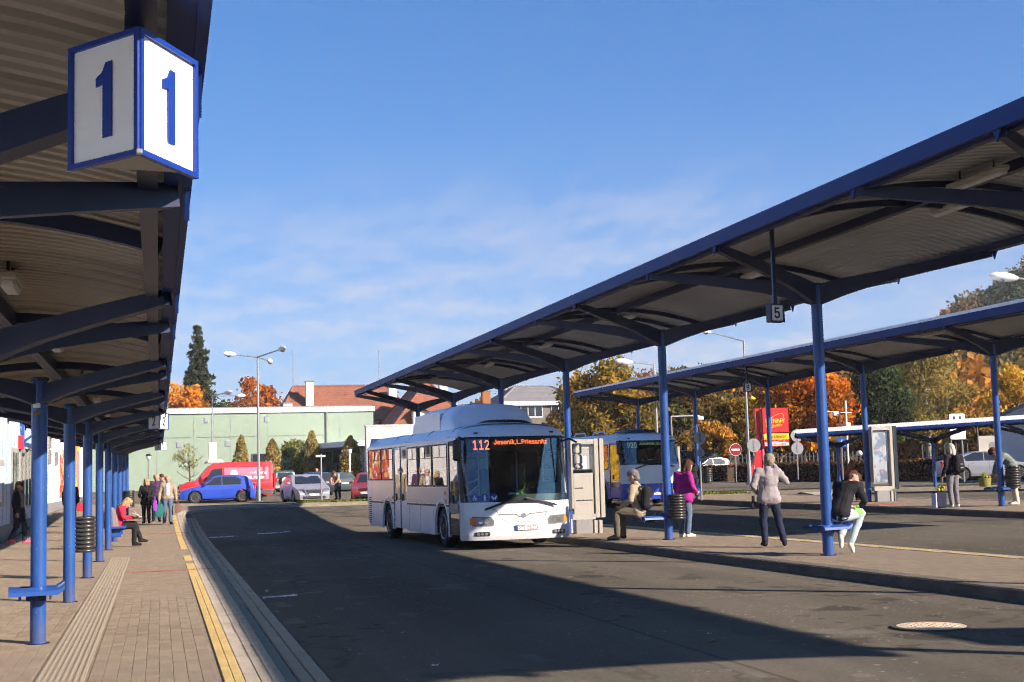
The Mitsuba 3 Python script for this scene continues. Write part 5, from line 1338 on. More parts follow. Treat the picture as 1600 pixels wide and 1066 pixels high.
round_seat(21.35, 31.6, .90, 'blue seat round the far right post under the tub of flowers', a0=.3)
person(9.05, 71.6, .42, 2.5, 1.72, 'man in a light brown jacket bending beside the silver saloon', 'cloth_tan', 'cloth_navy', 'shoe_black', 'hair_brown', dict(belly=(0, .05, 1.06), chest=(0, .18, 1.22), neck=(0, .30, 1.33), head=(0, .40, 1.40), ls=(-.18, .24, 1.32), rs=(.18, .24, 1.32), le=(-.22, .34, 1.06), re=(.22, .34, 1.06), lh=(-.1, .45, .88), rh=(.1, .45, .88)))
person(10.4, 93.5, .52, 2.9, 1.72, 'bald person behind the dark blue car near the shop entrance', 'cloth_mauve', 'cloth_grey', 'shoe_black', 'hair_white', baldish=True)

# ---------------------------------------------------------------- buildings
def wall_poly(t, name, poly, o, ax, thick, bsdf, **k):
    """a wall drawn in (along, up) on the vertical plane through o with direction ax, its outer face forward of it"""
    return part(t, name, onto(ext(poly, thick), o, ax, (0, 0, 1)), bsdf, **k)


def window(t, o, ax, x0, z0, x1, z1, glass='window_dark', frame='white', off=.0, bars=1, name='window', sill=True):
    """frame proud of the wall, pane set in, sill below"""
    k = part(t, name, onto(move(ext(sbox(x0, z0, x1, z1), .03), (0, 0, off - .005)), o, ax, (0, 0, 1)), glass)
    fr = sbox(x0 - .06, z0 - .06, x1 + .06, z1 + .06).difference(sbox(x0, z0, x1, z1))
    for b in range(1, bars + 1):
        xm = x0 + (x1 - x0) * b / (bars + 1); fr = fr.union(sbox(xm - .03, z0, xm + .03, z1))
    part(k, 'frame', onto(move(ext(fr, .07), (0, 0, off)), o, ax, (0, 0, 1)), frame)
    if sill: part(k, 'sill', onto(move(ext(sbox(x0 - .1, z0 - .12, x1 + .1, z0 - .065), .12), (0, 0, off)), o, ax, (0, 0, 1)), frame)
    return k


# station building along the left platform
t = thing('station_building', 'long station building with pale blue and white panels behind the left platform', 'building')
AX = (0, 1, 0); O = (-4.6, 0, 0)      # outward normal = +x
on_l = lambda poly, d, off=0.0: onto(move(ext(poly, d), (0, 0, off)), O, AX, (0, 0, 1))
part(t, 'wall', on_l(sbox(-6, -.3, 55.5, 4.35), .20, -.2), 'blue_wall')
for k, y in enumerate(np.arange(-5, 55, 1.2)): part(t, 'panel_joint', on_l(sbox(y, .45, y + .025, 4.3), .006), 'cabinet_grey') if y > 24 else None
part(t, 'plinth', on_l(sbox(-6, -.2, 55.5, .42), .04), 'cabinet_grey')
part(t, 'wall', on_l(sbox(55.5, -.3, 104, 4.1), .20, -.35), 'plaster_white')
part(t, 'plinth', on_l(sbox(55.5, -.2, 104, .80), .04, -.15), 'cabinet_grey')
part(t, 'pier', on_l(sbox(55.5, -.2, 56.1, 4.3), .25, -.2), 'cabinet_beige'); part(t, 'pier', on_l(sbox(60.0, -.2, 60.5, 4.2), .18, -.15), 'plaster_white')
part(t, 'downpipe', cyl((-4.42, 58.4, .2), (-4.42, 58.4, 4.1), .07, 10), 'cabinet_beige', smooth=True)
part(t, 'roof_edge', on_l(sbox(-6, 4.35, 55.6, 4.6), .40, -.2), 'cabinet_grey'); part(t, 'roof_edge', on_l(sbox(55.6, 4.1, 104, 4.3), .35, -.35), 'cabinet_grey')
part(t, 'roof', box((-9.6, 49, 4.62), (10.2, 110, .10)), 'cabinet_grey')
part(t, 'rear_wall', box((-14.5, 49, 2.1), (.3, 110, 4.6)), 'plaster_white'); part(t, 'end_wall', box((-9.6, 103.8, 2.1), (9.6, .3, 4.4)), 'plaster_white')
for (a, b) in ((30.5, 32.2), (35.5, 38.5)): window(t, O, AX, a, 1.0, b, 2.6, off=.0, frame='cabinet_beige')
for (a, b, z) in ((64, 64.7, 2.6), (68, 68.7, 2.6), (64, 64.7, 3.3)): window(t, (-4.75, 0, 0), AX, a, z, b, z + .5, frame='cabinet_grey', off=.02, bars=0, sill=False)
d = part(t, 'door', on_l(sbox(46.6, .10, 48.6, 2.85), .05), 'cabinet_beige'); part(d, 'pane', on_l(sbox(46.8, .3, 47.5, 2.7), .02, .055), 'window_dark'); part(d, 'pane', on_l(sbox(47.65, .3, 48.4, 2.7), .02, .055), 'window_dark'); part(d, 'handle', on_l(sbox(47.56, 1.1, 47.60, 1.5), .06, .06), 'chrome')
window(t, O, AX, 49.2, .9, 54.6, 2.9, frame='cabinet_beige', off=.0, bars=3, sill=False)
fr = part(t, 'porch_frame', join(beam([(-4.6, 49.5, 3.70), (-3.7, 49.5, 3.70)], .1, .1), beam([(-4.6, 53.6, 3.70), (-3.7, 53.6, 3.70)], .1, .1), beam([(-3.7, 49.4, 3.70), (-3.7, 53.7, 3.70)], .1, .1), beam([(-3.7, 49.5, 3.70), (-4.55, 49.5, 3.05)], .08, .08), beam([(-3.7, 53.6, 3.70), (-4.55, 53.6, 3.05)], .08, .08), beam([(-4.5, 49.5, 3.7), (-4.5, 49.5, 2.9)], .1, .1), beam([(-3.8, 49.5, 3.2), (-3.8, 53.6, 3.7)], .06, .06)), 'blue_plain')
part(t, 'notice_board', on_l(sbox(42.6, 1.0, 44.2, 2.4), .06), 'cabinet_beige'); part(t, 'notice', on_l(sbox(42.8, 1.15, 43.4, 2.2), .01, .062), 'paper'); part(t, 'notice', on_l(sbox(43.5, 1.4, 44.0, 2.2), .01, .062), 'cloth_paleblue')
part(t, 'red_box', on_l(sbox(48.9, 2.85, 49.15, 3.3), .16), 'toy_red')
mu = part(t, 'mural', on_l(sbox(80.5, .9, 88, 3.95), .03, -.15), 'penny_yellow', label='yellow and orange painted panel on the white wall')
part(mu, 'shape', onto(move(ext(Point(84, 3.0).buffer(1.4).intersection(sbox(80.6, 1, 87.9, 3.9)), .01), (0, 0, -.115)), O, AX, (0, 0, 1)), 'amber'); part(mu, 'shape', onto(move(ext(sbox(85.6, 1.1, 87.6, 3.6), .01), (0, 0, -.114)), O, AX, (0, 0, 1)), 'vpink')

for k, (a, b, z0, z1) in enumerate([(71.2, 72.6, .95, 3.1), (72.9, 75.8, .9, 3.4)]):
    po = part(t, 'poster', on_l(sbox(a, z0, b, z1), .03, -.15), 'poster_red')
for y in (99.0, 101.2): window(t, (-4.75, 0, 0), AX, y, 1.2, y + 1.2, 3.3, frame='plaster_cream', off=.02)

# green metal hall of the shop
t = thing('shop_hall', 'large pale green ribbed hall with white parapet behind the car park', 'building')
O = (0, 127.19, 0); AX = (1, 0, 0)     # outward normal towards -y
part(t, 'wall', box((-3.5, 134, 4.2), (46.0, 13.6, 7.8)), 'green_wall')
part(t, 'parapet', box((-3.5, 134, 7.92), (46.3, 14.0, .45)), 'white')
part(t, 'roof', box((-3.5, 134, 8.2), (45.8, 13.4, .10)), 'cabinet_grey')
for k, (a, b) in enumerate([(-22, 3.0), (3.2, 9.3), (9.5, 15.2)]): part(t, 'seam', box(((a + b) / 2, 127.17, 5.55), (b - a - .4, .06, .05)), 'cabinet_grey')
part(t, 'downpipe', cyl((15.1, 127.1, .8), (15.1, 127.1, 7.9), .09, 10), 'cabinet_grey')
for x in (-1, 4.2, 9.6): part(t, 'vent', box((x, 127.16, 7.1), (.35, .08, .5), .01), 'bus_silver')
for x in (1.8, 6.1, 10.2): part(t, 'vent', box((x, 127.16, 4.9), (.45, .08, .5), .01), 'bus_silver')
window(t, O, AX, 8.3, 2.7, 9.7, 3.9, off=.02, frame='cabinet_grey', bars=0, sill=False)
for x in np.arange(-20, 19.4, 3.3): part(t, 'panel_joint', box((x, 127.185, 4.5), (.03, .03, 6.8)), 'galvanised')
t2 = thing('shop_porch', 'white slab porch with dark green entrance recess at the shop corner', 'porch')
part(t2, 'slab', ext(Polygon([(11.9, 113.5), (14.6, 103.6), (19.5, 103.6), (19.5, 127.1), (11.9, 127.1)]), .42) and move(ext(Polygon([(11.9, 113.5), (14.6, 103.6), (19.5, 103.6), (19.5, 127.1), (11.9, 127.1)]), .42), (0, 0, 3.95)), 'white')
part(t2, 'recess_wall', box((16.2, 121, 2.3), (.25, 12, 3.3)), 'green_wall'); part(t2, 'recess_wall', box((15.2, 114.9, 2.3), (2.2, .25, 3.3)), 'vgreygreen'); part(t2, 'recess_wall', box((17.6, 109, 2.3), (.25, 10.8, 3.3)), 'plaster_white')
d = part(t2, 'door', box((14.8, 114.74, 1.75), (1.1, .08, 2.1)), 'cabinet_beige'); part(d, 'pane', box((14.8, 114.69, 1.9), (.7, .04, 1.5)), 'window_dark'); part(t2, 'drain', tube([(14.5, 104.2, 3.95), (15.2, 104.9, 3.8), (15.3, 105.2, .7)], .06, 8), 'galvanised')
t = thing('white_annex', 'bright white flat roofed annex behind the rear of the white bus', 'building')
part(t, 'wall', box((19.9, 100.4, 2.9), (10.2, .8, 4.8)), 'plaster_white'); part(t, 'rear_block', box((20.5, 107.0, 2.3), (9.0, 12.4, 3.6)), 'plaster_white'); part(t, 'parapet', box((19.9, 100.4, 5.32), (10.3, .95, .10)), 'white'); part(t, 'plinth', box((19.9, 99.99, .8), (10.24, .06, .7)), 'cabinet_grey')


def hip_roof(t, x0, x1, y0, y1, ze, zr, inset, along='x', bsdf='roof_tile', over=.5):
    x0 -= over; x1 += over; y0 -= over; y1 += over
    if along == 'x': r = [(x0 + inset, (y0 + y1) / 2, zr), (x1 - inset, (y0 + y1) / 2, zr)]
    else: r = [((x0 + x1) / 2, y0 + inset, zr), ((x0 + x1) / 2, y1 - inset, zr)]
    c = [(x0, y0, ze), (x1, y0, ze), (x1, y1, ze), (x0, y1, ze)]
    v = np.array(c + r + [(a, b, z - .18) for a, b, z in c])
    f = [(0, 1, 5), (0, 5, 4), (1, 2, 5), (2, 3, 4), (2, 4, 5), (3, 0, 4)] if along == 'x' else [(0, 1, 4), (1, 2, 5), (1, 5, 4), (2, 3, 5), (3, 0, 4), (3, 4, 5)]
    for k in range(4): f += [(k, k + 6, (k + 1) % 4 + 6), (k, (k + 1) % 4 + 6, (k + 1) % 4)]
    f += [(6, 8, 7), (6, 9, 8)]
    k = part(t, 'roof', (v, np.array(f)), bsdf)
    for a, b in ([(0, 4), (3, 4), (1, 5), (2, 5), (4, 5)] if along == 'x' else [(0, 4), (1, 4), (2, 5), (3, 5), (4, 5)]):
        part(k, 'ridge_cap', tube([v[a] + [0, 0, .02], v[b] + [0, 0, .02]], .13, 6), bsdf)
    return k


def chimney(k, x, y, z0, z1, w=.7, bsdf='plaster_cream'):
    part(k, 'chimney', box((x, y, (z0 + z1) / 2), (w, w, z1 - z0)), bsdf); part(k, 'chimney_cap', box((x, y, z1 + .06), (w + .16, w + .16, .12)), 'cabinet_grey')


t = thing('red_roofed_house', 'long house with red tiled hip roof and chimneys rising behind the green hall', 'building')
part(t, 'wall', box((20.5, 157, 4.6), (15, 9, 8.0)), 'plaster_cream')
k = hip_roof(t, 13.2, 27.5, 152, 161.5, 8.0, 12.05, 2.2, 'x')
chimney(k, 16.4, 153.6, 9.0, 12.3, .85); chimney(k, 13.9, 153.0, 8.2, 9.9, 1.0, 'plaster_white'); chimney(k, 25.9, 154.4, 9.4, 11.6, .9)
part(k, 'snow_guard', join(*[box((x, 155.0, 11.15), (.16, .16, .14)) for x in np.arange(17.5, 27, 1.15)]), 'roof_tile')
for x in (14.9, 24.8): part(k, 'lightning_rod', cyl((x, 156.8, 11.9), (x, 156.8, 16.2), .035, 6), 'galvanised')
t = thing('gabled_house', 'house with big red hip roof and dormer seen under the middle canopy end', 'building')
part(t, 'wall', box((27.6, 146, 2.6), (11, 15.5, 4.6)), 'plaster_cream')
k = hip_roof(t, 22.2, 33.0, 138.5, 153.5, 4.6, 11.6, 4.0, 'y')
for s, (dx, dz) in enumerate(((26.2, 6.6),)):
    part(k, 'dormer_wall', box((dx, 139.9, dz + .5), (1.5, 2.4, 2.2)), 'plaster_white'); part(k, 'dormer_window', box((dx, 138.68, dz + .6), (.7, .06, 1.0)), 'window_dark')
    part(k, 'dormer_roof', loft([[(dx - 1.0, y, dz + 1.45), (dx, y, dz + 2.35), (dx + 1.0, y, dz + 1.45), (dx, y, dz + 2.2)] for y in (138.3, 142.2)]), 'roof_tile')
chimney(k, 29.6, 143.5, 9.8, 12.2, .9)
t = thing('villa', 'grey and cream villa with slate hip roof, white windows and balcony behind the bus', 'building')
part(t, 'wall', box((41.5, 150.5, 4.0), (9.6, 10, 5.6)), 'plaster_cream'); part(t, 'upper_wall', box((41.5, 150.5, 8.1 - .2), (9.7, 10.1, 2.6)), 'grey_wood')
k = hip_roof(t, 36.6, 46.4, 145.4, 155.6, 9.35, 11.35, 3.2, 'x', 'slate', .35); part(t, 'eave_board', box((41.5, 145.05, 9.15), (10.4, .12, .45)), 'white')
chimney(k, 45.8, 147.6, 9.8, 11.6, .9, 'plaster_white'); chimney(k, 35.6, 149, 9.2, 10.7, .9, 'hair_ginger')
O = (0, 145.44, 0); AX = (1, 0, 0)
for a, b, bars in ((37.9, 41.1, 3), (42.2, 43.8, 1)): window(t, O, AX, a, 7.7, b, 8.85, frame='white', off=.02, bars=bars)
for a, b in ((43.6, 44.8), (41.8, 43.0), (38.8, 40.0)): window(t, (0, 145.5, 0), AX, a, 4.4, b, 5.9, frame='white', off=.02, bars=1)
bl = part(t, 'balcony', box((41.0, 144.7, 6.35), (10.2, 1.6, .16)), 'cabinet_beige')
for x in np.arange(37.2, 45.2, .22): part(bl, 'baluster', box((x, 144.0, 6.95), (.15, .05, 1.1)), 'grey_wood')
part(bl, 'rail', box((41.0, 144.0, 7.5), (9.0, .10, .08)), 'grey_wood')
t = thing('grey_house', 'grey house with dark slate gable roof at the right edge behind the canopy post', 'building')
part(t, 'wall', box((51.2, 63.5, 2.2), (10, 9, 3.2)), 'plaster_white'); k = hip_roof(t, 46.2, 56.2, 59.0, 68.0, 3.8, 6.2, 4.0, 'x', 'slate')
for a in (47.6, 49.6): window(t, (0, 58.98, 0), (1, 0, 0), a, 1.9, a + 1.1, 3.2, frame='white', off=.02)
t = thing('low_wall', 'long dark low building behind the roundabout beneath the autumn trees', 'wall')
part(t, 'wall', box((40.4, 105, 1.75), (8.8, .4, 2.2)), 'vdark'); part(t, 'coping', box((40.4, 105, 2.9), (9.0, .6, .10)), 'dark_trim')
for x in np.arange(36.6, 44.4, 1.3): part(t, 'panel', box((x, 104.78, 1.75), (1.2, .06, 1.9)), 'ink_dark')
t = thing('palisade_fence', 'dark steel palisade fence beside the no entry sign', 'fence')
for k in range(34): part(t, 'picket', box((39.0 + k * .28, 89.5 - k * .05, 1.72), (.09, .03, 1.5)), 'dark_trim')
for z in (1.25, 2.2): part(t, 'rail', beam([(38.9, 89.55, z), (48.4, 87.85, z)], .05, .07), 'dark_trim')
t = thing('mesh_fence', 'dark railing fence running above the brown hedge', 'fence')
for k in range(30): part(t, 'post', box((47.5 + k * .55, 78.5 - k * .42, 1.9), (.07, .07, 1.6)), 'dark_trim')
part(t, 'rail', beam([(47.4, 78.6, 2.65), (63.6, 66.2, 2.65)], .05, .07), 'dark_trim'); part(t, 'rail', beam([(47.4, 78.6, 1.9), (63.6, 66.2, 1.9)], .05, .05), 'dark_trim')


# ---------------------------------------------------------------- street lamps and signs
def street_lamp(x, y, z0, z1, heads, label, r=.075):
    t = thing('street_lamp', label, 'street lamp')
    part(t, 'pole', tube([(x, y, z0), (x, y, z0 + 1.2), (x, y, z0 + 1.25), (x, y, z1)], [r * 1.4, r * 1.4, r, r * .65], 12), 'galvanised', smooth=40)
    part(t, 'base', cyl((x, y, z0), (x, y, z0 + .06), r * 2.6, 14), 'concrete')
    for (hx, hy, hz) in heads:
        p = np.array([x, y, z1 - .05]); q = np.array([hx, hy, hz]); d = (q - p) / np.linalg.norm(q - p)
        part(t, 'arm', tube([p, q - d * .1], [r * .55, r * .42], 8), 'galvanised', smooth=True)
        k = part(t, 'lamp_head', tube([q - d * .18, q - d * .02, q + d * .25, q + d * .52, q + d * .66], [.05, .11, .15, .12, .03], 12), 'lamp_white', smooth=True)
        part(k, 'lens', move(trimesh.creation.icosphere(subdivisions=2, radius=.13), q + d * .30 - [0, 0, .05]), 'headlamp_glass', smooth=True)


street_lamp(5.1, 73.2, .40, 8.12, [(3.75, 72.0, 8.12), (6.05, 70.5, 8.22), (5.9, 75.9, 8.10)], 'tall grey street lamp with three arms in front of the green hall')
street_lamp(3.63, 97.3, .5, 7.55, [(4.5, 96.2, 7.62), (5.6, 99.4, 7.62)], 'farther street lamp with two arms in front of the green hall')
street_lamp(22.95, 61.2, .5, 6.62, [(21.75, 61.4, 6.72)], 'street lamp with one arm rising behind the right canopy left end')
street_lamp(29.2, 64.7, .7, 8.1, [(26.4, 62.6, 8.30)], 'slender street lamp whose head shows above the middle of the right canopy')
street_lamp(25.9, 34.2, .4, 6.72, [(24.25, 34.7, 6.92)], 'street lamp head above the right canopy at the right edge of the picture')
t = thing('globe_lamp', 'small dark lantern on a thin pole at the left foot of the green hall', 'street lamp')
part(t, 'pole', cyl((-.8, 114.3, .9), (-.8, 114.3, 3.5), .05, 8), 'cabinet_grey'); part(t, 'lantern', tube([(-.8, 114.3, 3.45), (-.8, 114.3, 3.75)], [.12, .20], 12), 'lamp_white', smooth=True); part(t, 'cap', tube([(-.8, 114.3, 3.75), (-.8, 114.3, 3.9)], [.30, .08], 12), 'dark_trim')
t = thing('globe_lamp', 'small pale lantern on a white pole beside the shop porch', 'street lamp')
part(t, 'pole', cyl((13.3, 98.2, .6), (13.3, 98.2, 3.3), .06, 8), 'white'); part(t, 'lantern', tube([(13.3, 98.2, 3.3), (13.3, 98.2, 3.62)], [.13, .20], 12), 'white', smooth=True); part(t, 'cap', tube([(13.3, 98.2, 3.62), (13.3, 98.2, 3.75)], [.26, .1], 12), 'dark_trim')
t = thing('notice_stack', 'cream box sign on the farther lamp post above the red van', 'sign')
part(t, 'box', box((3.63, 97.15, 3.5), (.55, .25, 1.5), .03), 'plaster_cream')
for z in (3.2, 3.65): part(t, 'seam', box((3.63, 97.02, z), (.5, .02, .03)), 'cabinet_grey')


def disc_sign(name, discs, x, y, z0, label, pole=.035, top=None):
    t = thing(name, label, 'road sign')
    zt = top or max(z + r for z, r, *_ in discs)
    part(t, 'pole', cyl((x, y + .05, z0), (x, y + .05, zt), pole, 8), 'galvanised')
    for z, r, face in discs:
        k = part(t, 'disc', onto(ext(Point(0, 0).buffer(r), .03), (x, y, z), (1, -.15, 0), (0, 0, 1)), 'galvanised' if face == 'back' else 'sign_white')
        if face == 'back':
            part(t, 'clamp', box((x + .0, y - .02, z), (.07, .06, r * 1.5)), 'cabinet_grey'); part(k, 'face', onto(ext(Point(0, 0).buffer(r * .96), .004), (x, y - .006, z), (1, -.15, 0), (0, 0, 1)), 'lamp_white')
        elif face == 'noentry':
            part(k, 'face', onto(ext(Point(0, 0).buffer(r * .95).difference(sbox(-r * .7, -r * .15, r * .7, r * .15)), .006), (x, y - .035, z), (1, -.15, 0), (0, 0, 1)), 'vmaroon')
    return t


disc_sign('road_sign', [(2.52, .30, 'back')], 25.35, 55.6, .9, 'round pale sign back with dark clamp left of the red pylon')
disc_sign('road_sign', [(2.60, .36, 'noentry')], 32.76, 74.4, .7, 'round dull red no entry sign by the hedge end')
disc_sign('road_sign', [(3.22, .34, 'back'), (2.52, .34, 'back')], 34.0, 68.9, .8, 'two round pale sign backs one above the other right of the red pylon')
disc_sign('road_sign', [(2.70, .22, 'back'), (2.15, .15, 'back')], 19.25, 46.9, .42, 'round sign back half hidden by the right canopy post behind the coach', top=2.9)
t = thing('road_sign', 'small blue pedestrian crossing sign under the orange maple', 'road sign')
part(t, 'pole', cyl((34.0, 63.85, .8), (34.0, 63.85, 3.1), .035, 8), 'galvanised'); k = part(t, 'plate', onto(ext(rrect(-.26, -.26, .26, .26, .04), .03), (34.0, 63.8, 2.72), (1, -.15, 0), (0, 0, 1)), 'blue_plain')
part(k, 'symbol', onto(ext(Polygon([(-.17, -.17), (.17, -.17), (0, .17)]), .006), (34.0, 63.765, 2.72), (1, -.15, 0), (0, 0, 1)), 'white'); part(k, 'symbol', onto(ext(LineString([(0, .1), (0, -.03), (-.05, -.14)]).buffer(.018).union(LineString([(0, -.03), (.05, -.14)]).buffer(.018)).union(Point(0, .10).buffer(.03)), .006), (34.0, 63.757, 2.72), (1, -.15, 0), (0, 0, 1)), 'ink_dark')
t = thing('road_sign', 'thin grey pole with a narrow sign plate seen edge on by the silver saloon', 'road sign')
part(t, 'pole', cyl((7.39, 64.5, .25), (7.39, 64.5, 2.72), .04, 8), 'galvanised'); part(t, 'plate', box((7.36, 64.5, 2.62), (.45, .04, .10), .01), 'lamp_white'); part(t, 'foot', cyl((7.39, 64.5, .22), (7.39, 64.5, .30), .1, 10), 'concrete')
t = thing('traffic_signal', 'pale mast with signal box and antenna in front of the orange maple', 'signal')
part(t, 'mast', cyl((39.05, 72.6, .8), (39.05, 72.6, 5.3), .06, 8), 'lamp_white'); part(t, 'box', box((39.05, 72.5, 3.75), (.34, .3, .5), .04), 'plaster_cream'); part(t, 'lamp', move(trimesh.creation.icosphere(subdivisions=2, radius=.16), (39.7, 72.4, 2.2)), 'lamp_white'); part(t, 'crossarm', beam([(38.7, 72.6, 4.6), (39.4, 72.6, 4.6)], .05, .05), 'lamp_white')
for (x0, x1, y, z0, z1, lab) in ((38.8, 37.2, 72.9, .8, 4.65, 'thin grey angled mast with a small hanging head left of the signal mast'), (27.3, 29.0, 70.5, .7, 4.45, 'thin grey angled mast behind the magenta jacket')):
    t = thing('angled_mast', lab, 'mast')
    part(t, 'mast', cyl((x0, y, z0), (x0, y, z1), .045, 8), 'galvanised'); part(t, 'arm', cyl((x0, y, z1), (x1, y, z1 + .02), .04, 8), 'galvanised'); part(t, 'head', box((x1 if x1 > x0 else x0 - .3, y - .05, z1 - .12), (.36, .2, .22), .04), 'lamp_white')
# red supermarket pylon
t = thing('shop_pylon', 'tall red pylon sign with yellow shop lettering in front of the autumn trees', 'sign')
px, py = 31.85, 69.3
blade = Polygon([(-.75, 0.95), (.25, .95), (.10, 2.6), (.05, 4.75), (-.20, 4.75), (-.13, 3.2), (-.25, 2.2)])
part(t, 'blade', onto(ext(blade, .25), (px + .1, py + .12, 0), (1, -.2, 0), (0, 0, 1)), 'penny_red')
part(t, 'blade_edge', onto(ext(Polygon([(.08, .95), (.25, .95), (.16, 2.6), (.14, 4.75), (.05, 4.75), (.08, 2.6)]), .05), (px + .1, py - .14, 0), (1, -.2, 0), (0, 0, 1)), 'vpink')
o = np.array([px + .25, py, 0])
pan = lambda n, p, b, off, d=.02, par=t: part(par, n, onto(ext(p, d), o + np.array([-.2, -1, 0]) / 1.02 * off, (1, -.2, 0), (0, 0, 1)), b)
p1 = pan('panel', sbox(0, 3.42, 1.42, 4.75), 'penny_red', .10, .3); p2_ = pan('panel', sbox(.02, 3.02, 1.42, 3.36), 'penny_yellow', .10, .3); p3_ = pan('panel', sbox(.02, 2.66, 1.42, 2.98), 'penny_red', .10, .3)
pan('stripe', sbox(.06, 2.70, 1.38, 2.87), 'paper', .400, .012, p3_)
lt = lambda s, h, x, z, b, off, par, sx=1, bold=True: part(par, 'lettering', onto(move(text(s, h, .012, bold, sx=sx), (x, z, 0)), o + np.array([-.2, -1, 0]) / 1.02 * off, (1, -.2, 0), (0, 0, 1)), b)
v = lt('PENNY', .235, .70, 4.05, 'penny_yellow', .402, p1); lt('MARKET', .10, .78, 3.80, 'penny_yellow', .402, p1)
part(p1, 'swoosh', onto(ext(affinity.rotate(affinity.scale(Point(0, 0).buffer(1), .60, .26), 35).difference(affinity.rotate(affinity.scale(Point(0, 0).buffer(1), .575, .235), 35)), .01), o + np.array([.66 - .2 * .4, -.13 - .40, 4.05]), (1, -.2, 0), (0, 0, 1)), 'penny_yellow')
lt('PEKÁRNOU', .15, .72, 3.19, 'cloth_orange', .402, p2_, .95); lt('OTEVŘENO 7 - 20', .075, .74, 2.925, 'paper', .402, p3_, 1, False); lt('PARKOVIŠTĚ ZDARMA', .075, .72, 2.785, 'cloth_orange', .416, p3_, .95, False)
# white two-pole information board and billboard
t = thing('information_board', 'white two-pole direction board standing behind the low far canopy', 'sign')
OB = np.array([36.3 - 31.22 * 1.16, 56.85 - 48.93 * 1.16, .12])
for x in (30.95, 31.45): part(t, 'pole', cyl(np.array((x, 49.0, .42)) * 1.16 + OB, np.array((x, 49.0, 3.1)) * 1.16 + OB, .04, 8), 'galvanised')
for z0, z1 in ((2.69, 3.18), (2.15, 2.66)): part(t, 'panel', move(onto(ext(rrect(30.88, z0, 31.58, z1, .06), .03), (0, 48.93, 0), (1, 0, 0), (0, 0, 1)), OB, s=1.16), 'sign_white')
for x in (31.08, 31.35): part(t, 'symbol', move(box((x, 48.885, 3.0), (.10, .012, .16), .004), OB, s=1.16), 'ink_dark')
for z in (2.88, 2.4): part(t, 'line', move(box((31.22, 48.885, z), (.5, .01, .02)), OB, s=1.16), 'cabinet_grey')
OB = np.array([39.5 - 32.4 * 1.2, 59.2 - 48.7 * 1.2, -.3])
t = thing('billboard', 'pale poster board with a dark figure between the white haired woman and the post', 'board')
part(t, 'panel', move(box((32.4, 48.7, 2.05), (1.0, .08, 1.05), .01), OB, s=1.2), 'cabinet_beige'); part(t, 'lower_panel', move(box((32.4, 48.72, 1.02), (1.0, .08, .95), .01), OB, s=1.2), 'cabinet_grey'); part(t, 'picture', move(onto(ext(Point(0, 0).buffer(.18).union(sbox(-.12, -.45, .10, 0)), .006), (32.55, 48.65, 2.15), (1, 0, 0), (0, 0, 1)), OB, s=1.2), 'cloth_grey')
part(t, 'antenna', move(join(cyl((31.95, 48.75, 2.55), (31.95, 48.75, 3.05), .02, 6), box((31.95, 48.75, 3.08), (.25, .04, .08))), OB, s=1.2), 'cabinet_grey')


# grass islets with kerbs
def islet(name, pts, h, label, top):
    p = Polygon(pts).buffer(.4).simplify(.05)
    zf = lambda x, y: z_road(x, y) + h
    s = struct(name, slab(p, lambda x, y: zf(x, y), step=3), top, label)
    c = np.array(p.exterior.coords)
    part(s, 'kerb_stone', loft([[(*q, float(zf(*q)) + .02), (*(q + (q - c.mean(0)) / np.linalg.norm(q - c.mean(0)) * .14), float(zf(*q)) + .02), (*(q + (q - c.mean(0)) / np.linalg.norm(q - c.mean(0)) * .15), float(zf(*q)) - .4)] for q in c], closed=False, caps=False), 'concrete')
    return s, p, zf


def grass(parent, poly, zf, n, h, seed):
    r = np.random.default_rng(seed); b = poly.bounds; V, F, Cc = [], [], []
    pts = r.uniform(b[:2], b[2:], (n * 2, 2)); pts = [q for q in pts if poly.contains(Point(q))][:n]
    for k, q in enumerate(pts):
        z = float(zf(*q)); a = r.uniform(0, 6.28); hh = h * r.uniform(.5, 1.3)
        d = np.array([math.cos(a), math.sin(a), 0]) * .05
        o = np.array([*q, z]); V += [o - d, o + d, o + np.array([r.normal(0, .05), r.normal(0, .05), hh])]; F.append([3 * k, 3 * k + 1, 3 * k + 2]); Cc += [np.array([.12, .17, .03]) * r.uniform(.6, 1.4) + [r.uniform(0, .05), 0, 0]] * 3
    return V, F, Cc


for nm, pts, lab in (('grass_islet', [(6.6, 63.6), (9.3, 63.6), (9.3, 64.4), (6.6, 64.6)], 'grass strip in front of the silver saloon'), ('roundabout_verge', [(22.5, 54.5), (26.0, 54.0), (26.5, 57), (23, 58)], 'grass topped islet beyond the right platform')):
    s, p, zf = islet(nm, pts, .12, lab, 'soil')
    V, F, Cc = grass(nm, p, zf, 1500, .10, 5)
    single('grass_tufts' if nm == 'grass_islet' else 'verge_grass', (np.array(V), np.array(F)), 'leaf', 'short green grass ' + ('in front of the silver saloon' if nm == 'grass_islet' else 'on the islet beyond the right platform'), 'grass', kind='stuff', color=np.array(Cc))
islet('paved_islet', [(24.9, 48.2), (26.6, 48.8), (30.6, 58.6), (28.8, 58.8)], .14, 'flat paved traffic islet right of the red pylon', 'concrete')
islet('sign_islet', [(34.2, 57.6), (37.6, 56.2), (38.0, 57.2), (34.6, 58.6)], .12, 'small kerbed islet under the two-pole board', 'soil')

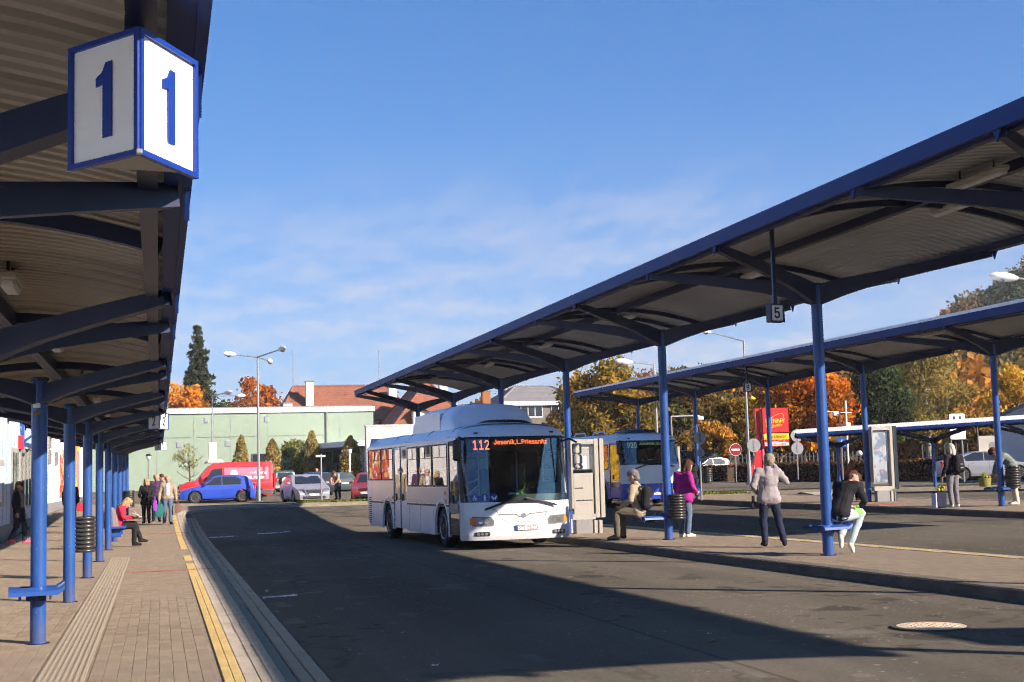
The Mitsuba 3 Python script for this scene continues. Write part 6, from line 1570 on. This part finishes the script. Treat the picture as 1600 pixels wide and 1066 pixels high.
# ---------------------------------------------------------------- hill and vegetation
def hill_z(x, y):
    x, y = np.asarray(x, float), np.asarray(y, float)
    r, th = np.hypot(x, y), np.degrees(np.arctan2(x, y))
    e = np.interp(th, [-40, -10, 2, 10, 15, 20, 24, 28, 30.5, 32.5, 35.5, 39, 50, 70, 95, 120], [.004, .006, .008, .010, .018, .031, .038, .048, .064, .085, .113, .130, .15, .14, .08, .01])
    k = sstep(135, 470, r)
    return .4 + .008 * np.minimum(np.maximum(0, r - 68), 140) - .5 + k * (e * 470 - 2) + 4 * k * (meshkit.fbm(np.stack([x / 60, y / 60, x * 0], -1), 3) - .5)


th = np.radians(np.concatenate([np.arange(-42, 100, 2.0)])); rr = np.array([132, 150, 175, 200, 230, 260, 300, 340, 380, 420, 470, 540, 640, 760, 900])
TH, RR = np.meshgrid(th, rr)
HX, HY = RR * np.sin(TH), RR * np.cos(TH); HZ = hill_z(HX, HY) - np.where(RR > 480, (RR - 480) * .05, 0)
n_ = len(th); i = (np.arange(n_ - 1)[None] + (np.arange(len(rr) - 1) * n_)[:, None]).ravel()
struct('hill', (np.stack([HX.ravel(), HY.ravel(), HZ.ravel()], 1), np.stack([i, i + n_, i + n_ + 1, i + 1], 1)), 'soil', 'wooded hill rising behind the station to the right', smooth=True)


def cards(P, s, r, flat=.5, outward=None):
    """leaf cards about the points P: (n*4 vertices, faces)"""
    n = len(P)
    a = r.normal(size=(n, 3)); a /= np.linalg.norm(a, axis=1, keepdims=True)
    b = r.normal(size=(n, 3)); b -= a * (a * b).sum(1, keepdims=True); b /= np.linalg.norm(b, axis=1, keepdims=True)
    c = np.cross(a, b)
    s = np.broadcast_to(np.asarray(s, float), (n,))[:, None] * np.clip(r.lognormal(-.08, .36, (n, 1)), .4, 1.75)
    v = np.stack([P - a * s, P + b * s * flat + c * s * .15, P + a * s, P - b * s * flat + c * s * .15], 1).reshape(-1, 3)
    k = np.arange(n)[:, None] * 4
    return v, np.concatenate([k + [[0, 1, 2]], k + [[0, 2, 3]]])


def palette(r, n, cols, clump):
    """leaf colours: a mix of the given ones, each clump leaning to one of them"""
    cols = np.array(cols, float); w = r.dirichlet(np.ones(len(cols)) * .6, n)
    k = (clump % len(cols)); w = .5 * w; w[np.arange(n), k] += .5
    cb = r.uniform(.62, 1.38, clump.max() + 1)
    return np.clip((w @ cols) * 1.25 * r.uniform(.78, 1.22, (n, 1)) * cb[clump][:, None], .004, .9)


def limb_tree(t, x, y, z, h, w, r, trunk_r, bare=.35, col='bark'):
    br = [tube([(x, y, z - .2), (x + .02 * h * r.normal(), y, z + h * .25), (x + .02 * h * r.normal(), y + .02 * h * r.normal(), z + h * .55), (x + .03 * h * r.normal(), y, z + h * .9)], [trunk_r, trunk_r * .8, trunk_r * .5, trunk_r * .12], 8)]
    for k in range(11):
        a = k * 2.4 + r.uniform(-.4, .4); z0 = z + h * r.uniform(.22, .62); ln = w * .5 * r.uniform(.6, .95)
        p0 = np.array([x, y, z0]); p2 = p0 + [math.cos(a) * ln, math.sin(a) * ln, h * r.uniform(.12, .3)]; p1 = (p0 + p2) / 2 + [0, 0, -h * .02]
        br.append(tube([p0, p1, p2], [trunk_r * .42, trunk_r * .25, trunk_r * .06], 6))
        for q in range(2):
            p3 = p1 + (p2 - p1) * r.uniform(.1, .8); br.append(tube([p3, p3 + np.array([r.normal(0, .12) * w, r.normal(0, .12) * w, h * r.uniform(.05, .16)])], [trunk_r * .12, trunk_r * .03], 5))
    part(t, 'trunk', join(*br), col, smooth=True)


def broadleaf(name, x, y, z, h, w, cols, label, seed, n=7000, leaf=.17, cat='tree', zlow=.14, lobes=22, shape=1.0, bare=0.0, col='bark', group=None, thin=0.0):
    r = np.random.default_rng(seed)
    t = thing(name, label, cat, group)
    limb_tree(t, x, y, z, h, w, r, .028 * h ** .9, col=col)
    # crown: many lobes over an uneven ellipsoid, gaps between them
    u = r.normal(size=(lobes, 3)); u /= np.linalg.norm(u, axis=1, keepdims=True); u[:, 2] = u[:, 2] * .95 + .08
    rad = r.uniform(.45, 1.0, (lobes, 1)) ** .6
    cen = np.array([x, y, z + h * (zlow + (1 - zlow) * .5)])
    ell = np.array([w / 2, w / 2, h * (1 - zlow) / 2])
    LC = cen + u * rad * ell * .80
    LC[:, :2] = (LC[:, :2] - cen[:2]) * (1 - .32 * shape * np.clip((LC[:, 2:3] - cen[2]) / ell[2], -.4, 1)) + cen[:2]
    LR = r.uniform(.20, .36, lobes) * (w + h * .6) / 2 * .62
    k = r.integers(0, lobes, n)
    d = r.normal(size=(n, 3)); d /= np.linalg.norm(d, axis=1, keepdims=True)
    rr_ = r.uniform(.25, 1.0, (n, 1)) ** .45 * (1 + .22 * r.normal(size=(n, 1)))
    P = LC[k] + d * rr_ * LR[k][:, None] * [1, 1, .85]
    if thin > 0:
        keep = r.random(n) > thin * np.clip((P[:, 2] - cen[2]) / ell[2], 0, 1); P, k = P[keep], k[keep]
    g = meshkit.fbm(P / (w * .16), 3, seed % 50); keep = g > .36; P, k = P[keep], k[keep]
    v, f = cards(P, leaf, r)
    c = np.repeat(palette(r, len(P), cols, k), 4, 0)
    part(t, 'crown', (v, f), 'leaf', color=c)
    return t


def conifer(name, x, y, z, h, w, cols, label, seed, tiers=26, leaf=.16, droop=.25, group=None, bare=.05, per=34):
    r = np.random.default_rng(seed); t = thing(name, label, 'tree', group)
    part(t, 'trunk', tube([(x, y, z - .2), (x, y, z + h * .5), (x, y, z + h)], [.018 * h, .011 * h, .01], 8), 'bark', smooth=True)
    P, br, K = [], [], []
    for q in range(tiers):
        f = bare + (1 - bare) * (q + r.uniform(-.3, .3)) / tiers; f = min(max(f, .02), .985)
        R = w / 2 * (1 - f) ** .82 * r.uniform(.72, 1.12) + .03 * w; nb = 7 if f < .7 else 5
        for b in range(nb):
            a = b * 2 * np.pi / nb + q * 1.1 + r.uniform(-.3, .3); L = R * r.uniform(.65, 1.12)
            p0 = np.array([x, y, z + f * h]); tip = p0 + [math.cos(a) * L, math.sin(a) * L, -droop * L + .10 * L * r.normal()]
            m = max(6, int(per * L / (w / 2))); s = r.uniform(.08, 1, m) ** .8
            pts = p0 + (tip - p0) * s[:, None] + r.normal(0, .07, (m, 3)) * L * [1, 1, .6] + np.array([0, 0, .10]) * L * (s * (1 - s))[:, None]
            P.append(pts); K.append(np.full(m, q % 3)); br.append(tube([p0, tip], [.004 * h, .001 * h], 4))
    P = np.vstack(P); K = np.concatenate(K)
    v, f = cards(P, leaf, r, .42); part(t, 'crown', (v, f), 'leaf', color=np.repeat(palette(r, len(P), cols, K), 4, 0)); part(t, 'branches', join(*br), 'bark')


ORANGE = [(.46, .13, .015), (.55, .20, .02), (.36, .075, .012), (.60, .30, .03), (.28, .10, .02)]
RUST = [(.30, .10, .02), (.22, .09, .025), (.36, .15, .025), (.15, .09, .02)]
OLIVE = [(.17, .12, .025), (.22, .15, .03), (.12, .11, .025), (.30, .17, .03), (.09, .09, .025)]
BROWN = [(.17, .10, .03), (.12, .085, .03), (.26, .13, .025), (.09, .085, .03)]
GREEN = [(.045, .075, .025), (.06, .09, .03), (.035, .06, .022), (.08, .10, .03)]
DARK = [(.025, .042, .024), (.035, .052, .028), (.045, .06, .03)]
YELLOW = [(.55, .34, .03), (.46, .28, .03), (.60, .40, .05), (.36, .22, .03)]
BIRCH = [(.20, .18, .05), (.26, .20, .05), (.15, .15, .045), (.32, .22, .05)]
gz = lambda x, y: float(np.maximum(z_far(x, y), hill_z(x, y)))
# right, front row
broadleaf('autumn_tree', 35.4, 105.0, .7, 10.6, 8.4, OLIVE + [(.34, .20, .03)], 'broad olive brown autumn tree behind the coach with thin twigs at its top', 11, 13000, .20, thin=.55, lobes=30)
broadleaf('autumn_tree', 42.2, 109, .8, 8.6, 6.2, BROWN + GREEN[:2], 'dark brown and green tree right of the olive autumn tree', 12, 8000, .20)
broadleaf('autumn_tree', 39.2, 93.0, .9, 4.5, 3.6, [(.40, .20, .03), (.30, .15, .03), (.22, .14, .03)], 'small orange yellow tree above the dark low wall', 13, 4500, .16)
broadleaf('autumn_tree', 44.4, 101, .9, 7.0, 5.0, OLIVE, 'olive tree left of the red pylon', 14, 7000, .18)
broadleaf('maple_tree', 46.4, 92.6, .95, 9.3, 8.0, ORANGE, 'bright orange maple behind the red pylon and the nearest right post', 15, 15000, .19, lobes=34)
broadleaf('dark_tree', 57.0, 100.5, .9, 10.0, 6.0, GREEN + DARK, 'dense dark green tree right of the orange maple', 16, 13000, .17, lobes=30, shape=1.25)
broadleaf('birch_tree', 65.2, 107, .9, 12.6, 9.0, BIRCH, 'tall pale olive birch with white limbs right of the dark green tree', 17, 12000, .15, thin=.3, lobes=34, col='bark_pale')
broadleaf('autumn_tree', 53.5, 82.0, .8, 4.6, 5.2, [(.34, .17, .03), (.40, .24, .04), (.22, .14, .03), (.14, .10, .03)], 'low brownish yellow tree above the hedge beside the poster cabinet', 18, 6000, .15)
broadleaf('golden_tree', 68.0, 98.0, .9, 8.6, 5.6, YELLOW, 'golden yellow tree behind the far right post', 19, 9000, .17)
broadleaf('golden_tree', 72.5, 96.0, .9, 8.2, 5.0, YELLOW + ORANGE[:2], 'orange yellow tree at the right edge behind the grey house roof', 20, 7000, .17)
broadleaf('red_shrub', 44.5, 55.6, .6, 2.6, 3.4, [(.20, .03, .025), (.28, .05, .03), (.13, .03, .02)], 'dark red shrub at the right edge behind the stooping man', 21, 4000, .10, cat='shrub', zlow=.02)
# second row
for k, (x, y, h, w, cols, lab) in enumerate([(50.5, 125, 10.5, 7.5, BROWN, 'brown tree between the canopies behind the olive tree'), (60.0, 128, 11.0, 7.5, BROWN + RUST[:1], 'rust brown tree behind the orange maple'), (72, 140, 13.5, 9, RUST + BROWN[:2], 'rusty tree behind the dark green tree'),
        (84, 138, 11.0, 9, RUST, 'rust red tree above the golden trees'), (92, 132, 9.5, 8, ORANGE[:3] + BROWN[:1], 'orange brown tree at the far right above the grey house'), (41, 132, 9, 7, OLIVE, 'olive brown tree behind the olive autumn tree'), (57, 115, 8, 6, DARK + BROWN[:1], 'shadowy dark tree between maple and dark green tree'),
        (31.5, 160, 8.0, 6, OLIVE + YELLOW[3:], 'pale brown tree behind the villa roof'), (26.0, 176, 8.5, 6.5, GREEN, 'dark green tree under the far end of the middle canopy'), (55.8, 148, 13.5, 8.5, RUST + ORANGE[:2], 'copper brown tree on the slope above the right canopy end')]):
    broadleaf('autumn_tree', x, y, gz(x, y), h, w, cols, lab, 40 + k, 7500, .22)
# conifers on the skyline
for k, (x, y, h, w, lab) in enumerate([(54.0, 205.5, 8.6, 3.6, 'small spruce left above the villa roof'), (57.0, 203.5, 10.6, 4.4, 'taller spruce above the villa roof'), (60.2, 204.5, 8.0, 3.0, 'slim spruce right above the villa roof'), (62.8, 202, 10.0, 4.4, 'dark spruce beside the copper tree over the villa')]):
    conifer('spruce_tree', x, y, gz(x, y), h, w, DARK + [(.06, .07, .035)], lab, 70 + k, 18, .22)
broadleaf('autumn_tree', 61.5, 199.0, gz(61.5, 199), 8.2, 5.0, [(.30, .10, .03), (.22, .07, .03)], 'small copper red tree between the skyline spruces', 78, 4500, .24)
for k, (x, y, h, w, lab) in enumerate([(69.0, 172, 14.0, 4.6, 'first tall pine above the right canopy'), (72.5, 173, 14.6, 4.8, 'second tall pine above the right canopy'), (75.6, 171, 14.2, 4.4, 'third tall pine above the right canopy'), (66.2, 174, 11.5, 4.0, 'small pine left of the tall pines')]):
    broadleaf('pine_tree', x, y, gz(x, y), h, w, GREEN + [(.07, .085, .04)], lab, 80 + k, 8000, .2, zlow=.40, lobes=16)
broadleaf('autumn_tree', 71.5, 160.0, gz(71.5, 160), 11.0, 9.0, [(.40, .15, .03), (.34, .13, .03), (.26, .12, .03)], 'rounded copper tree below the tall pines', 85, 8000, .24)
conifer('spruce_tree', 128.5, 229.0, gz(128.5, 229), 13.5, 4.0, DARK, 'lone spruce peeping over the right canopy', 87, 16, .26)
# left group behind the green hall
conifer('spruce_tree', 4.6, 168.0, 1.2, 19.4, 7.6, [(.05, .062, .030), (.07, .078, .035), (.035, .048, .026)], 'tall spruce rising behind the green hall', 90, 44, .34, droop=.16, per=90)
broadleaf('maple_tree', 2.6, 160, 1.2, 12.4, 7.4, [(.50, .22, .025), (.42, .15, .02), (.55, .28, .03), (.30, .12, .02)], 'orange maple left of the tall spruce behind the hall', 91, 10000, .24)
broadleaf('maple_tree', 12.1, 175, 1.2, 14.0, 6.8, [(.36, .12, .03), (.28, .10, .03), (.44, .17, .03)], 'russet maple behind the tall street lamp', 92, 10000, .24)
broadleaf('dark_tree', 7.7, 172, 1.2, 10.8, 4.6, GREEN, 'low dark green tree between spruce and russet maple', 93, 5000, .22)
# planting along the green hall
def columnar(x, y, z, h, w, cols, label, seed):
    r = np.random.default_rng(seed); t = thing('columnar_tree', label, 'tree'); n = 3600
    part(t, 'trunk', tube([(x, y, z - .1), (x, y, z + h * .6)], [.06, .02], 7), 'bark', smooth=True)
    f_ = r.beta(1.15, 1.25, n); a = r.uniform(0, 6.28, n)
    R = w / 2 * np.minimum(1, (f_ + .12) * 3) * (1 - f_ ** 3.2) ** .8 * (.45 + 1.0 * meshkit.fbm(np.stack([np.cos(a) * 1.6, np.sin(a) * 1.6, f_ * 7], -1), 3, seed)) * r.uniform(.25, 1, n) ** .4 + .03
    P = np.stack([x + R * np.cos(a), y + R * np.sin(a), z + .15 + f_ * (h - .15)], 1)
    k = (f_ * 9).astype(int) * 4 + (a / 1.6).astype(int)
    v, f = cards(P, .10, r); part(t, 'crown', (v, f), 'leaf', color=np.repeat(palette(r, n, cols, k), 4, 0))


CO = [(.30, .25, .08), (.34, .22, .07), (.22, .22, .08), (.40, .26, .09)]
for k, (x, y, h, w, lab) in enumerate([(6.55, 114, 4.5, 1.35, 'narrow brownish tree in front of the hall left of the lamp'), (9.0, 113, 4.1, 1.5, 'narrow brownish tree right of the tall lamp'), (12.0, 111, 4.7, 1.5, 'narrow rusty tree by the porch shadow'), (13.85, 101.8, 4.0, 1.7, 'narrow rusty tree under the porch slab')]):
    columnar(x, y, float(z_far(x, y)), h, w, CO[k % 2:] + CO[:1], lab, 100 + k)
broadleaf('shrub', 10.9, 114, .8, 4.4, 2.9, [(.13, .17, .06), (.18, .20, .07), (.24, .2, .06)], 'large loose green shrub between the narrow trees', 105, 4500, .13, cat='shrub', zlow=.03)
broadleaf('shrub', 2.3, 110, .8, 3.6, 2.6, [(.3, .28, .12), (.2, .22, .09)], 'almost bare young tree above the red van cab', 106, 500, .10, cat='tree', zlow=.4)


# clipped brown hedge
def hedge(pts, h, w, label, seed, n):
    r = np.random.default_rng(seed); t = thing('hedge', label, 'hedge')
    part(t, 'core', beam([(x, y, float(z_far(x, y)) + h / 2 - .06) for x, y in pts], w - .12, h - .06), 'hedge')
    L = LineString(pts); V = []
    for k in range(n):
        p = L.interpolate(r.uniform(0, L.length)); q = L.interpolate(min(L.length, L.project(p) + .1)); d = np.array([q.x - p.x, q.y - p.y]) if q.distance(p) > 0 else np.array([1, 0]); d = d / (np.linalg.norm(d) + 1e-9); nn = np.array([-d[1], d[0]])
        s = r.integers(0, 3); o = (nn * (w / 2 if s == 0 else -w / 2)) if s < 2 else nn * r.uniform(-w / 2, w / 2); z = r.uniform(0, h) if s < 2 else h
        V.append([p.x + o[0], p.y + o[1], float(z_far(p.x, p.y)) + z + r.normal(0, .03)])
    v, f = cards(np.array(V), .10, r); part(t, 'leaves', (v, f), 'leaf', color=np.repeat(palette(r, len(V), [(.085, .04, .02), (.06, .035, .02), (.045, .04, .02), (.11, .05, .02)], np.zeros(len(V), int)), 4, 0))


hedge([(37.4, 84.5), (40.5, 77), (44.5, 70.5), (50, 64)], 1.15, 1.0, 'long clipped dark brown hedge across the road behind the platforms', 200, 9000)
hedge([(36.6, 92.0), (38.2, 87.5)], 1.05, 1.0, 'short brown hedge end beside the no entry sign', 201, 2500)

# the wood on the hill: far trees that read as one mass
r = np.random.default_rng(321)
tc = []
for q in range(5):                                    # five far broadleaf crowns, three far spruces
    u = r.normal(size=(9, 3)); u /= np.linalg.norm(u, axis=1, keepdims=True); k = r.integers(0, 9, 210)
    d = r.normal(size=(210, 3)); d /= np.linalg.norm(d, axis=1, keepdims=True)
    P = u[k] * .30 * [1, 1, 1] + d * .24 * r.uniform(.5, 1, (210, 1)) ** .4; P[:, 2] = P[:, 2] * 1.1 + .55
    tc.append(cards(P, .055, r, .7))
ts = []
for q in range(3):
    P = []
    for f_ in np.linspace(.08, .98, 14):
        m = int(4 + 16 * (1 - f_)); a = r.uniform(0, 6.28, m); R = .19 * (1 - f_) ** .85 * r.uniform(.5, 1.1, m)
        P.append(np.stack([R * np.cos(a), R * np.sin(a), np.full(m, f_) - R * .25], 1))
    ts.append(cards(np.vstack(P), .05, r, .6))
tf = []
for q in range(4):                                    # small far spruces
    P = []
    for f_ in np.linspace(.1, .97, 9):
        m = int(3 + 9 * (1 - f_)); a = r.uniform(0, 6.28, m); R = .20 * (1 - f_) ** .85 * r.uniform(.5, 1.1, m)
        P.append(np.stack([R * np.cos(a), R * np.sin(a), np.full(m, f_) - R * .25], 1))
    tf.append(cards(np.vstack(P), .075, r, .6))
V, F, Cc, off = [], [], [], 0
PALS = [np.array(p) for p in (RUST, BROWN, OLIVE, ORANGE, YELLOW)]
cand = 0
while cand < 9500:
    cand += 1
    th_ = math.radians(r.uniform(11, 46)); R_ = math.sqrt(r.uniform(138 ** 2, 520 ** 2)); x, y = R_ * math.sin(th_), R_ * math.cos(th_)
    if R_ > 490: continue
    if math.degrees(th_) < 21 and R_ < 190: continue
    if cand > 5200 and R_ < 330: continue
    z = float(hill_z(x, y)); up = ((R_ > 300 or (R_ > 215 and th_ > .50)) and r.random() < .93) or False
    if R_ < 240 and r.random() < .3: continue
    if up:
        v, f = (tf[r.integers(4)] if R_ > 300 else ts[r.integers(3)]); h = r.uniform(6, 10.5) if R_ > 300 else r.uniform(9, 14); s = np.array([h * 1.15, h * 1.15, h]); c = np.array(DARK[r.integers(3)]) * r.uniform(1.2, 2.2) + [.012, .014, .016]
    else:
        v, f = tc[r.integers(5)]; h = r.uniform(7, 11.5); s = np.array([h * .9, h * .9, h]); p = PALS[r.choice(5, p=[.34, .30, .22, .09, .05])]; c = p[r.integers(len(p))] * r.uniform(.8, 1.5) + .012
    a = r.uniform(0, 6.28); ca, sa = math.cos(a), math.sin(a)
    w = v * s; w = np.stack([w[:, 0] * ca - w[:, 1] * sa + x, w[:, 0] * sa + w[:, 1] * ca + y, w[:, 2] + z], 1)
    V.append(w); F.append(f + off); off += len(w)
    Cc.append(np.repeat(np.clip(c * r.uniform(.75, 1.3, (len(w) // 4, 1)), .004, .8), 4, 0))
single('hillside_forest', (np.vstack(V), np.vstack(F)), 'leaf', 'mixed autumn wood of rust, olive and dark spruce covering the hill', 'forest', kind='stuff', color=np.vstack(Cc))

# thin autumn haze between the station and the hill
scene['haze_air'] = {'type': 'homogeneous', 'albedo': .95, 'sigma_t': .00020}
scene['haze'] = {'type': 'cube', 'to_world': T().translate([0, 0, 54]).scale([930, 930, 59]), 'bsdf': {'type': 'null'}, 'interior': {'type': 'ref', 'id': 'haze_air'}}
labels['haze'] = {'kind': 'stuff', 'label': 'thin bluish autumn haze over the valley', 'category': 'haze'}
scene['camera']['medium'] = {'type': 'ref', 'id': 'haze_air'}

# repeats of one kind share a group
GROUPS = {'person': 'people on and around the platforms', 'car': 'cars in the car parks', 'van': 'delivery vans', 'bus': 'buses in the bays', 'tree': 'trees round the station', 'street lamp': 'street lamps', 'road sign': 'road signs', 'litter bin': 'ringed litter bins on the posts',
          'sign': 'signs of the station and shops', 'platform canopy': 'platform canopies', 'display case': 'timetable cabinets on the platforms', 'bench': 'blue seats at the posts', 'building': 'buildings round the station', 'backpack': 'backpacks', 'bag': 'bags of the passengers',
          'litter': 'paper scraps on the asphalt', 'fence': 'fences across the road', 'hedge': 'brown hedges across the road', 'shrub': 'shrubs', 'mast': 'angled masts', 'grass': 'grass islets', 'board': 'advertising boards'}
for k, v in labels.items():
    if v.get('category') in GROUPS and 'group' not in v: v['group'] = GROUPS[v['category']]
